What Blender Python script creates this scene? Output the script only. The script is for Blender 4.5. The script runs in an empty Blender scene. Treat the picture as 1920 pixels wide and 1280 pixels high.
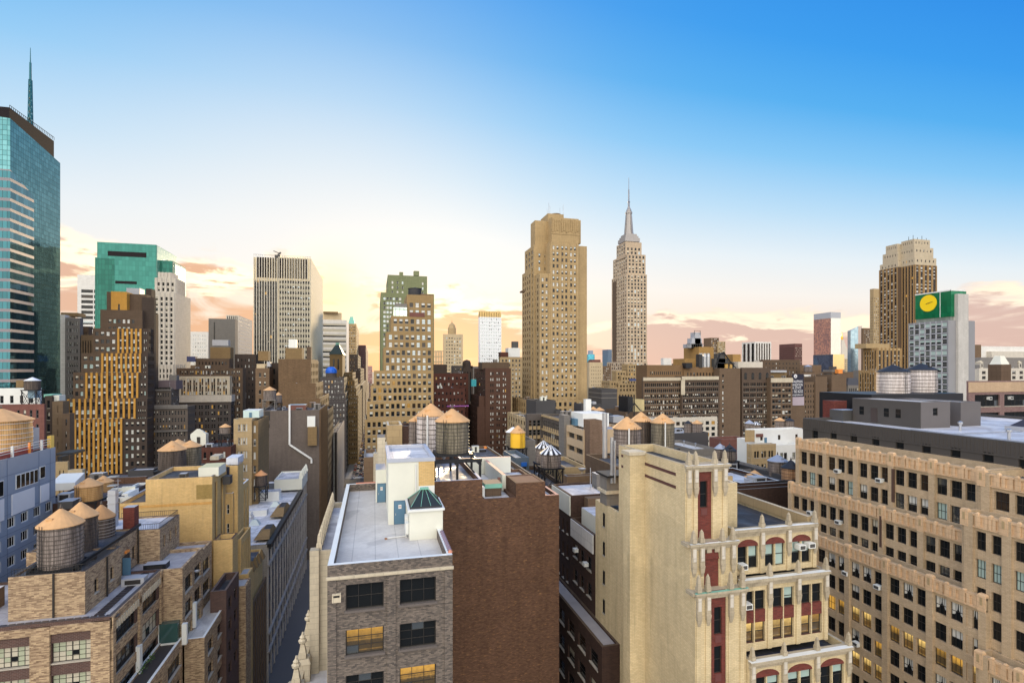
import bpy, math, random
from mathutils import Vector
R = math.radians
random.seed(7)
scene = bpy.context.scene
COL = scene.collection
# ------------------------------------------------------------------ camera
TH = R(14.57); CS, SN = math.cos(TH), math.sin(TH)
F, CX, HY, H = 1000.0, 960.0, 692.0, 75.0      # focal length (px of the 1920 px photo), principal column, horizon row, eye height
cam = bpy.data.objects.new('camera', bpy.data.cameras.new('camera')); COL.objects.link(cam)
cam.location = (0, 0, H); cam.rotation_euler = (R(90), 0, -TH)
cam.data.lens = 36.0 * F / 1920; cam.data.sensor_width = 36; cam.data.shift_y = (HY - 640) / 1920
cam.data.clip_start = 0.5; cam.data.clip_end = 30000
scene.camera = cam
vs = scene.view_settings
scene.render.engine = 'CYCLES'; scene.cycles.diffuse_bounces = 2; scene.cycles.glossy_bounces = 3
vs.view_transform = 'Standard'; vs.look = 'None'; vs.exposure = 0.33; vs.gamma = 1.0
# ------------------------------------------------------------------ sun + sky
sun_dir = Vector((0.125, 1.0, 0.135)).normalized()
glow_dir = Vector((-0.0733, 1.0, 0.1395)).normalized()      # brightest gap in the clouds
SUN_EL = math.asin(sun_dir.z); SUN_AZ = math.atan2(sun_dir.x, sun_dir.y)
sd = bpy.data.lights.new('sun', 'SUN'); sd.energy = 4.2; sd.angle = R(4); sd.color = (1.0, 0.74, 0.42)
so = bpy.data.objects.new('sun', sd); COL.objects.link(so)
so.rotation_euler = (-sun_dir).to_track_quat('-Z', 'Y').to_euler()

class NT:
    def __init__(s, tree): s.t = tree; s.n = tree.nodes; s.l = tree.links
    def node(s, typ, **kw):
        n = s.n.new(typ)
        for k, v in kw.items(): setattr(n, k, v)
        return n
    def put(s, sock, v):
        if hasattr(v, 'is_output'): s.l.new(v, sock)
        else: sock.default_value = v
    def math(s, op, a, b=0.0, c=None, clamp=False):
        n = s.node('ShaderNodeMath', operation=op, use_clamp=clamp)
        s.put(n.inputs[0], a); s.put(n.inputs[1], b)
        if c is not None: s.put(n.inputs[2], c)
        return n.outputs[0]
    def mix(s, f, a, b, mode='MIX'):
        n = s.node('ShaderNodeMix', data_type='RGBA', blend_type=mode)
        s.put(n.inputs[0], f)
        for k, v in ((6, a), (7, b)):
            if isinstance(v, tuple) and len(v) == 3: v = v + (1,)
            s.put(n.inputs[k], v)
        return n.outputs[2]
    def ramp(s, f, stops, interp='LINEAR'):
        n = s.node('ShaderNodeValToRGB'); cr = n.color_ramp; cr.interpolation = interp
        while len(cr.elements) < len(stops): cr.elements.new(0.5)
        for e, (p, c) in zip(cr.elements, stops): e.position = p; e.color = (c + (1,)) if len(c) == 3 else c
        s.put(n.inputs[0], f); return n.outputs[0]
    def noise(s, vec, scale, detail=3, rough=0.5, dist=0.0):
        n = s.node('ShaderNodeTexNoise'); s.put(n.inputs['Vector'], vec)
        n.inputs['Scale'].default_value = scale; n.inputs['Detail'].default_value = detail
        n.inputs['Roughness'].default_value = rough; n.inputs['Distortion'].default_value = dist
        return n.outputs['Fac']
    def sep(s, v):
        n = s.node('ShaderNodeSeparateXYZ'); s.put(n.inputs[0], v); return n.outputs
    def comb(s, x, y, z):
        n = s.node('ShaderNodeCombineXYZ')
        for i, v in enumerate((x, y, z)): s.put(n.inputs[i], v)
        return n.outputs[0]
    def smooth(s, v, a, b):
        n = s.node('ShaderNodeMapRange', interpolation_type='SMOOTHSTEP')
        s.put(n.inputs[0], v); n.inputs[1].default_value = a; n.inputs[2].default_value = b
        return n.outputs[0]

w = bpy.data.worlds.new('World'); scene.world = w; w.use_nodes = True
nt = NT(w.node_tree); nt.n.clear()
tc = nt.node('ShaderNodeTexCoord'); d = tc.outputs['Generated']
x, y, z = nt.sep(d)
def dotc(v):
    return nt.math('ADD', nt.math('ADD', nt.math('MULTIPLY', x, v[0]), nt.math('MULTIPLY', y, v[1])), nt.math('MULTIPLY', z, v[2]))
right = dotc((CS, -SN, 0)); fwd = dotc((SN, CS, 0)); sdot = dotc(glow_dir)
el = nt.math('MAXIMUM', z, 0.0)
# clear-sky gradient: cream low towards the sun, deep blue high and to the right
fw = nt.math('MAXIMUM', fwd, 0.35)
rise = nt.math('DIVIDE', el, fw); side = nt.math('DIVIDE', right, fw)
g = nt.math('MULTIPLY', rise, nt.math('ADD', nt.math('MULTIPLY', nt.math('MINIMUM', nt.math('MAXIMUM', side, -1.2), 1.2), 0.30), 1.0))
clear = nt.ramp(g, [(0.0, (0.95, 0.64, 0.48)), (0.08, (0.94, 0.76, 0.64)), (0.16, (0.92, 0.87, 0.82)), (0.24, (0.78, 0.85, 0.90)), (0.34, (0.50, 0.72, 0.91)),
                    (0.46, (0.23, 0.56, 0.90)), (0.58, (0.085, 0.42, 0.86)), (0.72, (0.04, 0.33, 0.84)), (0.95, (0.020, 0.25, 0.79))])
glow = nt.math('POWER', nt.math('MAXIMUM', sdot, 0.0), 15.0)
sky = nt.mix(nt.math('MULTIPLY', glow, 0.70, clamp=True), clear, (0.95, 0.91, 0.87))
# cloud bank over the horizon: ragged top that stands higher towards the left, bright upper edges, peach and mauve bodies
az = nt.math('ARCTAN2', x, y)
def cn(su, sv, seed, det=6, dist=0.6, dv=0.0):
    return nt.noise(nt.comb(nt.math('MULTIPLY', az, su), nt.math('ADD', nt.math('MULTIPLY', z, sv), dv), seed), 1.0, det, 0.56, dist)
nbig = cn(3.6, 9.0, 1.3, 5); nfin = cn(6.0, 24.0, 4.4, 8, 0.7)
nsh = cn(6.0, 24.0, 4.4, 8, 0.7, 0.38)
topedge = nt.math('ADD', nt.math('ADD', nt.math('ADD', 0.122, nt.math('MULTIPLY', right, -0.03)), nt.math('MULTIPLY', nt.math('MAXIMUM', nt.math('MULTIPLY', right, -1.0), 0.0), 0.10)), nt.math('MULTIPLY', nt.math('SUBTRACT', nbig, 0.5), 0.22))
tt = nt.math('ADD', nt.math('DIVIDE', z, topedge), nt.math('MULTIPLY', nt.math('SUBTRACT', nfin, 0.5), 0.55))
mask = nt.math('SUBTRACT', 1.0, nt.smooth(tt, 0.90, 1.04))
holes = nt.smooth(nt.math('ADD', nfin, nt.math('MULTIPLY', nt.math('SUBTRACT', tt, 0.5), -0.12)), 0.36, 0.50)
litf = nt.smooth(nt.math('ADD', nt.math('MULTIPLY', nt.math('SUBTRACT', nsh, nfin), 1.6), nt.math('MULTIPLY', nt.math('SUBTRACT', tt, 0.72), 0.85)), -0.07, 0.10)
near = nt.smooth(sdot, 0.84, 0.995)
shade_c = nt.mix(near, (0.70, 0.48, 0.42), (0.80, 0.44, 0.26))
lit_c = nt.mix(near, (1.16, 0.97, 0.74), (1.6, 1.34, 0.90))
cloud = nt.mix(litf, shade_c, lit_c)
low = nt.mix(near, (0.93, 0.68, 0.54), (0.98, 0.78, 0.58))
sky = nt.mix(nt.math('MULTIPLY', mask, 0.55), sky, low)
sky = nt.mix(nt.math('MULTIPLY', nt.math('MULTIPLY', mask, holes), 0.95), sky, cloud)
glow2 = nt.math('POWER', nt.math('MAXIMUM', sdot, 0.0), 700.0)
sky = nt.mix(nt.math('MULTIPLY', glow2, 0.8, clamp=True), sky, (1.6, 1.2, 0.55))
sky = nt.mix(1.0, sky, (0.80, 0.80, 0.80), 'MULTIPLY')
# bright lobe added to the sky behind the viewer to light the front faces
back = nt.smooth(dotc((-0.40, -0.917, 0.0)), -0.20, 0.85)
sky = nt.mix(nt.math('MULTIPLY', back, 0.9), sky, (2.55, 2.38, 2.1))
nish = nt.node('ShaderNodeTexSky', sky_type='NISHITA'); nish.sun_disc = False
nish.sun_elevation = SUN_EL; nish.sun_rotation = SUN_AZ
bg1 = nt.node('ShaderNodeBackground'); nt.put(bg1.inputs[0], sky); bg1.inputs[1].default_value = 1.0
bg2 = nt.node('ShaderNodeBackground'); nt.put(bg2.inputs[0], nish.outputs[0]); bg2.inputs[1].default_value = 0.006
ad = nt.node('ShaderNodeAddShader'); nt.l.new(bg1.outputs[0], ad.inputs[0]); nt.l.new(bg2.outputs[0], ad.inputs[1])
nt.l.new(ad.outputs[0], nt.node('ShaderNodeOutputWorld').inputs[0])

# ------------------------------------------------------------------ photo <-> street grid
# X runs across the street, Y along it, away from the viewer
def ax(px):
    t = (px - CX) / F; return (t * CS + SN) / (CS - t * SN)
def gp(px, Y): return ax(px) * Y
def dep(X, Y): return X * SN + Y * CS
def zz(py, X, Y): return H - (py - HY) / F * dep(X, Y)

# ------------------------------------------------------------------ materials
MATS = {}
def mat(name, rgb, rough=0.8, metal=0.0, spec=0.5, var=0.0, vs=0.6, em=None, coat=0.0):
    if name in MATS: return MATS[name]
    m = bpy.data.materials.new(name); m.use_nodes = True; MATS[name] = m
    t = NT(m.node_tree); b = m.node_tree.nodes['Principled BSDF']
    b.inputs['Base Color'].default_value = rgb + (1,); b.inputs['Roughness'].default_value = rough
    b.inputs['Metallic'].default_value = metal; b.inputs['Specular IOR Level'].default_value = spec
    if em:
        b.inputs['Emission Color'].default_value = em[0] + (1,); b.inputs['Emission Strength'].default_value = em[1]
    if var:
        o = t.node('ShaderNodeTexCoord').outputs['Object']
        n = t.noise(o, vs, 5, 0.6)
        f = t.math('ADD', 1 - var, t.math('MULTIPLY', n, 2 * var))
        t.l.new(t.mix(1.0, rgb, t.comb(f, f, f), 'MULTIPLY'), b.inputs['Base Color'])
    return m
def brick(name, c1, c2, mortar, bw=0.42, bh=0.16, ms=0.02, stain=0.35, patch=0.25, bump=0.4, rough=0.9, speck=None):
    """masonry in metres: bricks follow (x+y, z) so every upright face gets true courses; stains and patches are wear"""
    if name in MATS: return MATS[name]
    if max(c1) < 0.31: c1, c2, mortar = (tuple(q * 0.76 for q in c) for c in (c1, c2, mortar))     # dark masonry colours scaled down for contrast
    m = bpy.data.materials.new(name); m.use_nodes = True; MATS[name] = m
    t = NT(m.node_tree); b = m.node_tree.nodes['Principled BSDF']
    o = t.node('ShaderNodeTexCoord').outputs['Object']
    X, Y, Z = t.sep(o); u = t.math('ADD', X, Y)
    br = t.node('ShaderNodeTexBrick'); t.put(br.inputs['Vector'], t.comb(u, Z, 0.0))
    br.inputs['Color1'].default_value = c1 + (1,); br.inputs['Color2'].default_value = c2 + (1,); br.inputs['Mortar'].default_value = mortar + (1,)
    br.inputs['Scale'].default_value = 1; br.inputs['Brick Width'].default_value = bw; br.inputs['Row Height'].default_value = bh
    br.inputs['Mortar Size'].default_value = ms; br.inputs['Bias'].default_value = -0.1
    big = t.noise(o, 0.09, 4, 0.6)
    streak = t.noise(t.comb(t.math('MULTIPLY', u, 1.1), t.math('MULTIPLY', Z, 0.10), 0.0), 1.0, 5, 0.65)
    fine = t.noise(o, 2.3, 4, 0.7)
    f = t.math('ADD', 1 - 0.5 * stain - 0.5 * patch - 0.12, t.math('MULTIPLY', streak, stain))
    f = t.math('ADD', f, t.math('MULTIPLY', big, patch))
    f = t.math('ADD', f, t.math('MULTIPLY', fine, 0.24))
    if bump:                                              # rain run-off below ledges and patches of relaid brick
        drip = t.smooth(t.noise(t.comb(t.math('MULTIPLY', u, 0.75), t.math('MULTIPLY', Z, 0.045), 2.0), 1.0, 6, 0.7), 0.52, 0.74)
        f = t.math('SUBTRACT', f, t.math('MULTIPLY', drip, 0.55 * stain))
        pa = t.smooth(t.noise(t.comb(t.math('MULTIPLY', u, 0.22), t.math('MULTIPLY', Z, 0.30), 7.0), 1.0, 2, 0.4), 0.585, 0.61)
        f = t.math('ADD', f, t.math('MULTIPLY', pa, 0.20 * patch))
    col = br.outputs['Color']
    if speck:                                             # scattered paler bricks
        k = t.noise(t.comb(t.math('MULTIPLY', u, 1.6), t.math('MULTIPLY', Z, 5.0), 0.0), 1.0, 3, 0.7)
        col = t.mix(t.math('MULTIPLY', t.smooth(k, 0.56, 0.70), 0.55), col, speck)
    t.l.new(t.mix(1.0, col, t.comb(f, f, f), 'MULTIPLY'), b.inputs['Base Color'])
    b.inputs['Roughness'].default_value = rough; b.inputs['Specular IOR Level'].default_value = 0.3
    if bump:
        bp = t.node('ShaderNodeBump'); bp.inputs['Strength'].default_value = bump; bp.inputs['Distance'].default_value = 0.02
        t.l.new(t.math('ADD', t.math('MULTIPLY', br.outputs['Fac'], -1.0), fine), bp.inputs['Height'])
        t.l.new(bp.outputs[0], b.inputs['Normal'])
    return m
def stone(name, rgb, stain=0.45, patch=0.3):
    return brick(name, rgb, tuple(c * 0.93 for c in rgb), tuple(c * 0.72 for c in rgb), 1.1, 0.55, 0.02, stain, patch, 0.25)
def far(name, rgb, stain=0.25, patch=0.2):
    return brick(name, rgb, tuple(c * 0.9 for c in rgb), tuple(c * 0.8 for c in rgb), 2.2, 1.2, 0.06, stain, patch, 0)
def glasswall(name, dark, light, pw=1.5, ph=1.9, line=(0.03, 0.05, 0.05), metal=0.75, rough=0.06, sill=None, fh=4.0):
    """curtain wall: panes that differ a little from one another, mullions, optional spandrel stripe on every floor"""
    if name in MATS: return MATS[name]
    m = bpy.data.materials.new(name); m.use_nodes = True; MATS[name] = m
    t = NT(m.node_tree); b = m.node_tree.nodes['Principled BSDF']
    o = t.node('ShaderNodeTexCoord').outputs['Object']
    X, Y, Z = t.sep(o); u = t.math('ADD', X, Y)
    iu = t.math('FLOOR', t.math('DIVIDE', u, pw)); iz = t.math('FLOOR', t.math('DIVIDE', Z, ph))
    wn = t.node('ShaderNodeTexWhiteNoise', noise_dimensions='2D'); t.put(wn.inputs['Vector'], t.comb(iu, iz, 0.0))
    fu = t.math('FRACT', t.math('DIVIDE', u, pw)); fz = t.math('FRACT', t.math('DIVIDE', Z, ph))
    isl = t.math('MAXIMUM', t.math('LESS_THAN', fu, 0.10), t.math('LESS_THAN', fz, 0.09))
    big = t.noise(t.comb(t.math('MULTIPLY', u, 0.05), t.math('MULTIPLY', Z, 0.03), 0.0), 1.0, 3, 0.6)
    f = t.math('ADD', t.math('MULTIPLY', wn.outputs['Value'], 0.45), t.math('MULTIPLY', big, 0.55))
    c = t.mix(f, dark, light)
    c = t.mix(isl, c, line)
    if sill:
        ff = t.math('FRACT', t.math('DIVIDE', Z, fh)); s = t.math('LESS_THAN', ff, 0.30)
        c = t.mix(s, c, sill)
        t.l.new(t.math('MULTIPLY', metal, t.math('SUBTRACT', 1.0, s)), b.inputs['Metallic'])
        t.l.new(t.math('ADD', rough, t.math('MULTIPLY', s, 0.5)), b.inputs['Roughness'])
    else:
        b.inputs['Metallic'].default_value = metal; b.inputs['Roughness'].default_value = rough
    t.l.new(c, b.inputs['Base Color'])
    # every pane is hung a hair out of true
    bp = t.node('ShaderNodeBump'); bp.inputs['Strength'].default_value = 0.09; bp.inputs['Distance'].default_value = 0.3
    t.l.new(t.math('ADD', t.noise(o, 0.30, 3), t.math('MULTIPLY', wn.outputs['Value'], 0.25)), bp.inputs['Height']); t.l.new(bp.outputs[0], b.inputs['Normal'])
    return m
def roofmat(name, a, b_, scale=0.35, wet=0.0, seams=True):
    """roof membrane: laps, ponding stains"""
    if name in MATS: return MATS[name]
    m = bpy.data.materials.new(name); m.use_nodes = True; MATS[name] = m
    t = NT(m.node_tree); b = m.node_tree.nodes['Principled BSDF']
    o = t.node('ShaderNodeTexCoord').outputs['Object']
    n = t.noise(o, scale, 6, 0.62, 0.4); k = t.smooth(n, 0.42, 0.62)
    c = t.mix(k, a, b_)
    pud = t.smooth(t.noise(o, scale * 0.8, 4, 0.6, 0.8), 0.56, 0.63)
    c = t.mix(t.math('MULTIPLY', pud, 0.28), c, (0.16, 0.15, 0.15))
    X, Y, Z = t.sep(o)
    if seams:
        s = t.math('LESS_THAN', t.math('FRACT', t.math('DIVIDE', X, 1.9)), 0.035)
        c = t.mix(t.math('MULTIPLY', s, 0.35), c, (0.12, 0.12, 0.13))
    c = t.mix(t.math('MULTIPLY', t.noise(o, 3.0, 4, 0.7), 0.35), c, (0.1, 0.1, 0.11))
    t.l.new(c, b.inputs['Base Color'])
    t.l.new(t.math('SUBTRACT', 0.85, t.math('MULTIPLY', k, wet)), b.inputs['Roughness'])
    return m
def wood(name, a, b_, ang=True):
    """barrel staves: narrow upright boards of differing age, dark joints, run-off streaks"""
    if name in MATS: return MATS[name]
    m = bpy.data.materials.new(name); m.use_nodes = True; MATS[name] = m
    t = NT(m.node_tree); b = m.node_tree.nodes['Principled BSDF']
    o = t.node('ShaderNodeTexCoord').outputs['Object']
    X, Y, Z = t.sep(o)
    an = t.math('MULTIPLY', t.math('ARCTAN2', Y, X), 64 / 6.2832)
    wn = t.node('ShaderNodeTexWhiteNoise', noise_dimensions='1D'); t.put(wn.inputs['W'], t.math('FLOOR', an))
    st = t.noise(t.comb(t.math('MULTIPLY', an, 0.5), t.math('MULTIPLY', Z, 0.35), 0.0), 1.0, 5, 0.7)
    f = t.math('ADD', t.math('MULTIPLY', wn.outputs['Value'], 0.4), t.math('MULTIPLY', t.smooth(st, 0.3, 0.72), 0.6))
    c = t.mix(f, a, b_)
    j = t.math('LESS_THAN', t.math('FRACT', an), 0.13)
    c = t.mix(t.math('MULTIPLY', j, 0.7), c, (0.03, 0.025, 0.02))
    t.l.new(c, b.inputs['Base Color']); b.inputs['Roughness'].default_value = 0.85
    return m
def interior(name, a, b_, strength):
    """a lit room seen through the glass: lamps, shelves and dim corners"""
    if name in MATS: return MATS[name]
    m = bpy.data.materials.new(name); m.use_nodes = True; MATS[name] = m
    t = NT(m.node_tree); b = m.node_tree.nodes['Principled BSDF']
    g = t.node('ShaderNodeNewGeometry').outputs['Position']; o = t.node('ShaderNodeTexCoord').outputs['Object']
    lx, ly, lz = t.sep(o)
    n = t.noise(g, 2.6, 4, 0.7); oi = t.node('ShaderNodeObjectInfo').outputs['Random']
    lamp = t.math('LESS_THAN', t.math('ABSOLUTE', t.math('SUBTRACT', t.math('FRACT', t.math('ADD', t.math('MULTIPLY', lz, 1.25), 0.2)), 0.5)), 0.06)
    k = t.math('ADD', t.smooth(lz, 0.55, 1.9), t.math('SUBTRACT', n, 0.62))
    k = t.math('ADD', t.math('MULTIPLY', k, t.math('ADD', t.math('MULTIPLY', oi, 0.8), 0.4)), t.math('MULTIPLY', lamp, 0.25), clamp=True)
    c = t.mix(k, a, b_); b.inputs['Base Color'].default_value = (0.05, 0.04, 0.03, 1)
    t.l.new(c, b.inputs['Emission Color']); b.inputs['Emission Strength'].default_value = strength
    b.inputs['Roughness'].default_value = 0.1
    return m

# ------------------------------------------------------------------ mesh collector
class MB:
    def __init__(s): s.v = []; s.f = []; s.m = []; s.mats = []
    def mi(s, m):
        if m not in s.mats: s.mats.append(m)
        return s.mats.index(m)
    def face(s, pts, m):
        k = len(s.v); s.v += [tuple(p) for p in pts]; s.f.append(tuple(range(k, k + len(pts)))); s.m.append(s.mi(m)); return s
    def box(s, x0, x1, y0, y1, z0, z1, m, top=None, skip=''):
        if x1 < x0: x0, x1 = x1, x0
        if y1 < y0: y0, y1 = y1, y0
        if z1 < z0: z0, z1 = z1, z0
        if 'f' not in skip: s.face([(x0, y0, z0), (x1, y0, z0), (x1, y0, z1), (x0, y0, z1)], m)
        if 'b' not in skip: s.face([(x1, y1, z0), (x0, y1, z0), (x0, y1, z1), (x1, y1, z1)], m)
        if 'l' not in skip: s.face([(x0, y1, z0), (x0, y0, z0), (x0, y0, z1), (x0, y1, z1)], m)
        if 'r' not in skip: s.face([(x1, y0, z0), (x1, y1, z0), (x1, y1, z1), (x1, y0, z1)], m)
        if 't' not in skip: s.face([(x0, y0, z1), (x1, y0, z1), (x1, y1, z1), (x0, y1, z1)], top or m)
        if 'u' not in skip: s.face([(x0, y1, z0), (x1, y1, z0), (x1, y0, z0), (x0, y0, z0)], m)
        return s
    def prism(s, poly, z0, z1, m, top=None, taper=None):
        """upright prism over a counter-clockwise plan polygon; taper=(cx,cy,k) shrinks the top"""
        n = len(poly)
        up = [(taper[0] + (p[0] - taper[0]) * taper[2], taper[1] + (p[1] - taper[1]) * taper[2]) for p in poly] if taper else poly
        for i in range(n):
            j = (i + 1) % n
            s.face([(poly[i][0], poly[i][1], z0), (poly[j][0], poly[j][1], z0), (up[j][0], up[j][1], z1), (up[i][0], up[i][1], z1)], m)
        s.face([(p[0], p[1], z1) for p in up], top or m)
        s.face([(p[0], p[1], z0) for p in poly][::-1], m)
        return s
    def lathe(s, cx, cy, prof, n, m, cap=True, ph=0.0):
        rings = []
        for r, z_ in prof:
            rings.append([(cx + r * math.cos(ph + 2 * math.pi * i / n), cy + r * math.sin(ph + 2 * math.pi * i / n), z_) for i in range(n)])
        for a, b in zip(rings, rings[1:]):
            for i in range(n):
                j = (i + 1) % n
                s.face([a[i], a[j], b[j], b[i]], m)
        if cap:
            s.face(rings[-1], m); s.face(rings[0][::-1], m)
        return s
    def bar(s, p, q, r, m):
        """square bar from p to q"""
        p, q = Vector(p), Vector(q); d_ = (q - p).normalized()
        a = d_.cross(Vector((0, 0, 1)))
        if a.length < 1e-3: a = Vector((1, 0, 0))
        a.normalize(); b = d_.cross(a).normalized(); a *= r; b *= r
        P = [p + a + b, p - a + b, p - a - b, p + a - b]; Q = [q + a + b, q - a + b, q - a - b, q + a - b]
        for i in range(4):
            j = (i + 1) % 4; s.face([P[i], P[j], Q[j], Q[i]], m)
        s.face(P[::-1], m); s.face(Q, m)
        return s
    def mesh(s, name):
        me = bpy.data.meshes.new(name); me.from_pydata(s.v, [], s.f)
        for m in s.mats: me.materials.append(m)
        me.polygons.foreach_set('material_index', s.m); me.update()
        return me
def link(name, me, parent=None, loc=(0, 0, 0), rz=0.0):
    o = bpy.data.objects.new(name, me); COL.objects.link(o); o.location = loc; o.rotation_euler = (0, 0, rz)
    if parent: o.parent = parent
    return o
def tag(o, label, cat, group=None, kind=None):
    if label: o['label'] = label
    if cat: o['category'] = cat
    if group: o['group'] = group
    if kind: o['kind'] = kind
    return o
def struct(name, mb):
    o = link(name, mb.mesh(name)); o['kind'] = 'structure'; return o
# ------------------------------------------------------------------ palette
GD = mat('glass_dark', (0.010, 0.012, 0.014), 0.07, 0.0, 0.30)
GB = mat('glass_brown', (0.035, 0.024, 0.017), 0.10, 0.0, 0.4)
GS = mat('glass_sky', (0.27, 0.31, 0.33), 0.10, 0.85)
BL = mat('roller_blind', (0.52, 0.48, 0.38), 0.35, 0, 0.6)
BW = mat('white_blind', (0.62, 0.62, 0.58), 0.35, 0, 0.6)
BG = mat('green_blind', (0.36, 0.48, 0.45), 0.3, 0, 0.6)
LIT = interior('lit_room', (0.05, 0.03, 0.008), (1.0, 0.52, 0.08), 0.55)
LIT2 = interior('bright_room', (0.10, 0.05, 0.01), (1.0, 0.66, 0.20), 0.80)
FD = mat('frame_dark', (0.025, 0.022, 0.02), 0.5)
FW = mat('frame_white', (0.70, 0.70, 0.68), 0.5)
FG = mat('frame_grey', (0.20, 0.19, 0.18), 0.5)
FB = mat('frame_brown', (0.09, 0.05, 0.035), 0.6)
SILL = mat('window_sill_stone', (0.42, 0.38, 0.32), 0.8, var=0.2)
WHITEP = mat('white_paint', (0.74, 0.75, 0.72), 0.6, var=0.10, vs=0.5)
CREAM = mat('cream_paint', (0.70, 0.70, 0.61), 0.7, var=0.12, vs=0.4)
BLACKM = mat('black_steel', (0.015, 0.016, 0.02), 0.45, 0.3, var=0.2)
STEEL = mat('galvanised_steel', (0.45, 0.46, 0.48), 0.35, 0.7, var=0.15)
DGREY = mat('dark_grey_metal', (0.075, 0.072, 0.070), 0.6, 0.2, var=0.15, vs=0.3)
LGREY = mat('light_grey_metal', (0.42, 0.43, 0.46), 0.55, 0.2, var=0.12)
COPPER = mat('copper_green', (0.20, 0.46, 0.36), 0.7, var=0.2)
BLUED = mat('blue_door_paint', (0.09, 0.19, 0.28), 0.5, var=0.08)
ORANGE = mat('orange_paint', (0.85, 0.28, 0.05), 0.6, var=0.1)
REDP = mat('red_paint', (0.35, 0.06, 0.05), 0.6, var=0.15)
ROOFW = roofmat('white_membrane', (0.52, 0.52, 0.56), (0.80, 0.80, 0.84), 0.22, 0.5)
ROOFG = roofmat('grey_membrane', (0.60, 0.565, 0.525), (0.72, 0.685, 0.64), 0.16, 0.35, True)
ROOFD = roofmat('tar_roof', (0.05, 0.05, 0.058), (0.11, 0.11, 0.12), 0.3, 0.4)
ROOFB = roofmat('black_roof', (0.018, 0.02, 0.026), (0.035, 0.038, 0.046), 0.3, 0.3)
ROOFT = roofmat('tile_roof_deck', (0.36, 0.35, 0.38), (0.46, 0.45, 0.46), 0.5, 0.1)
GOLD = stone('gold_terracotta', (0.52, 0.27, 0.055), 0.3, 0.2)
TAN = far('tan_masonry', (0.42, 0.30, 0.155), 0.45, 0.35)
TAN2 = far('pale_tan_masonry', (0.56, 0.45, 0.29))
BUFF = far('buff_masonry', (0.42, 0.31, 0.17))
OLIVE = far('olive_tan_masonry', (0.30, 0.20, 0.095), 0.3)
BRN = far('brown_masonry', (0.155, 0.105, 0.070), 0.35)
BRN2 = far('brown_brick_far', (0.22, 0.145, 0.090), 0.4)
DBRN = far('dark_brown_masonry', (0.085, 0.062, 0.050), 0.35)
DRED = far('dark_red_masonry', (0.13, 0.050, 0.036), 0.4)
RED = far('faded_red_brick', (0.24, 0.105, 0.085), 0.4)
GREYB = far('grey_brick_far', (0.135, 0.115, 0.105), 0.35)
GREYC = far('grey_concrete', (0.26, 0.24, 0.22), 0.35)
PALE = far('pale_limestone', (0.60, 0.55, 0.47), 0.3)
LIME = stone('limestone_trim', (0.56, 0.49, 0.37), 0.45)
TSTONE = stone('weathered_tower_stone', (0.43, 0.365, 0.265), 0.6)
WALLW = far('white_wall', (0.72, 0.70, 0.66), 0.25)
SLABW = far('cream_slab', (0.90, 0.77, 0.53), 0.12, 0.1)
ESBM = far('limestone_shaft', (0.48, 0.375, 0.265), 0.2)
GREENB = far('green_grey_masonry', (0.27, 0.30, 0.16), 0.3)
YBR = brick('yellow_brick', (0.64, 0.52, 0.315), (0.57, 0.455, 0.265), (0.45, 0.36, 0.23), 0.44, 0.16, 0.012, 0.5, 0.4, 0.35)
YBR2 = brick('ochre_brick', (0.66, 0.45, 0.20), (0.58, 0.385, 0.155), (0.44, 0.31, 0.15), 0.44, 0.16, 0.012, 0.4, 0.35, 0.35)
SPECK = brick('speckled_tan_brick', (0.52, 0.38, 0.235), (0.15, 0.09, 0.058), (0.32, 0.235, 0.16), 0.50, 0.13, 0.012, 0.3, 0.25, 0.5)
PURB = brick('purple_brown_brick', (0.135, 0.072, 0.060), (0.09, 0.05, 0.045), (0.20, 0.15, 0.13), 0.42, 0.16, 0.02, 0.3, 0.2, 0.4)
GRYBR = brick('grey_salt_pepper_brick', (0.27, 0.22, 0.18), (0.075, 0.066, 0.062), (0.15, 0.13, 0.12), 0.26, 0.10, 0.010, 0.25, 0.25, 0.15)
REDBR = brick('rust_brown_brick', (0.195, 0.105, 0.064), (0.115, 0.060, 0.038), (0.10, 0.058, 0.042), 0.34, 0.13, 0.010, 0.5, 0.5, 0.15, speck=(0.36, 0.19, 0.08))
DKBR = brick('dark_plum_brick', (0.085, 0.045, 0.034), (0.06, 0.033, 0.026), (0.07, 0.05, 0.04), 0.42, 0.16, 0.012, 0.35, 0.25, 0.3)
CRIM = brick('crimson_brick', (0.23, 0.052, 0.04), (0.15, 0.036, 0.03), (0.16, 0.07, 0.055), 0.42, 0.15, 0.015, 0.2, 0.2, 0.4)
LOFTB = brick('buff_loft_brick', (0.53, 0.395, 0.255), (0.45, 0.33, 0.205), (0.36, 0.27, 0.17), 0.40, 0.15, 0.012, 0.35, 0.2, 0.3)
TERRA = stone('peach_terracotta', (0.66, 0.45, 0.27), 0.4, 0.25)
WALLG = brick('grey_party_wall', (0.18, 0.145, 0.125), (0.15, 0.12, 0.105), (0.17, 0.14, 0.12), 0.6, 0.22, 0.02, 0.45, 0.35, 0.2)
WALLT = brick('brown_party_wall', (0.20, 0.125, 0.068), (0.155, 0.095, 0.05), (0.18, 0.12, 0.075), 0.7, 0.28, 0.02, 0.4, 0.3, 0.2)
BLUEP = mat('blue_grey_panel', (0.255, 0.31, 0.395), 0.55, var=0.10, vs=0.25)
GREYF = stone('grey_cast_front', (0.36, 0.33, 0.30), 0.5)

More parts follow.
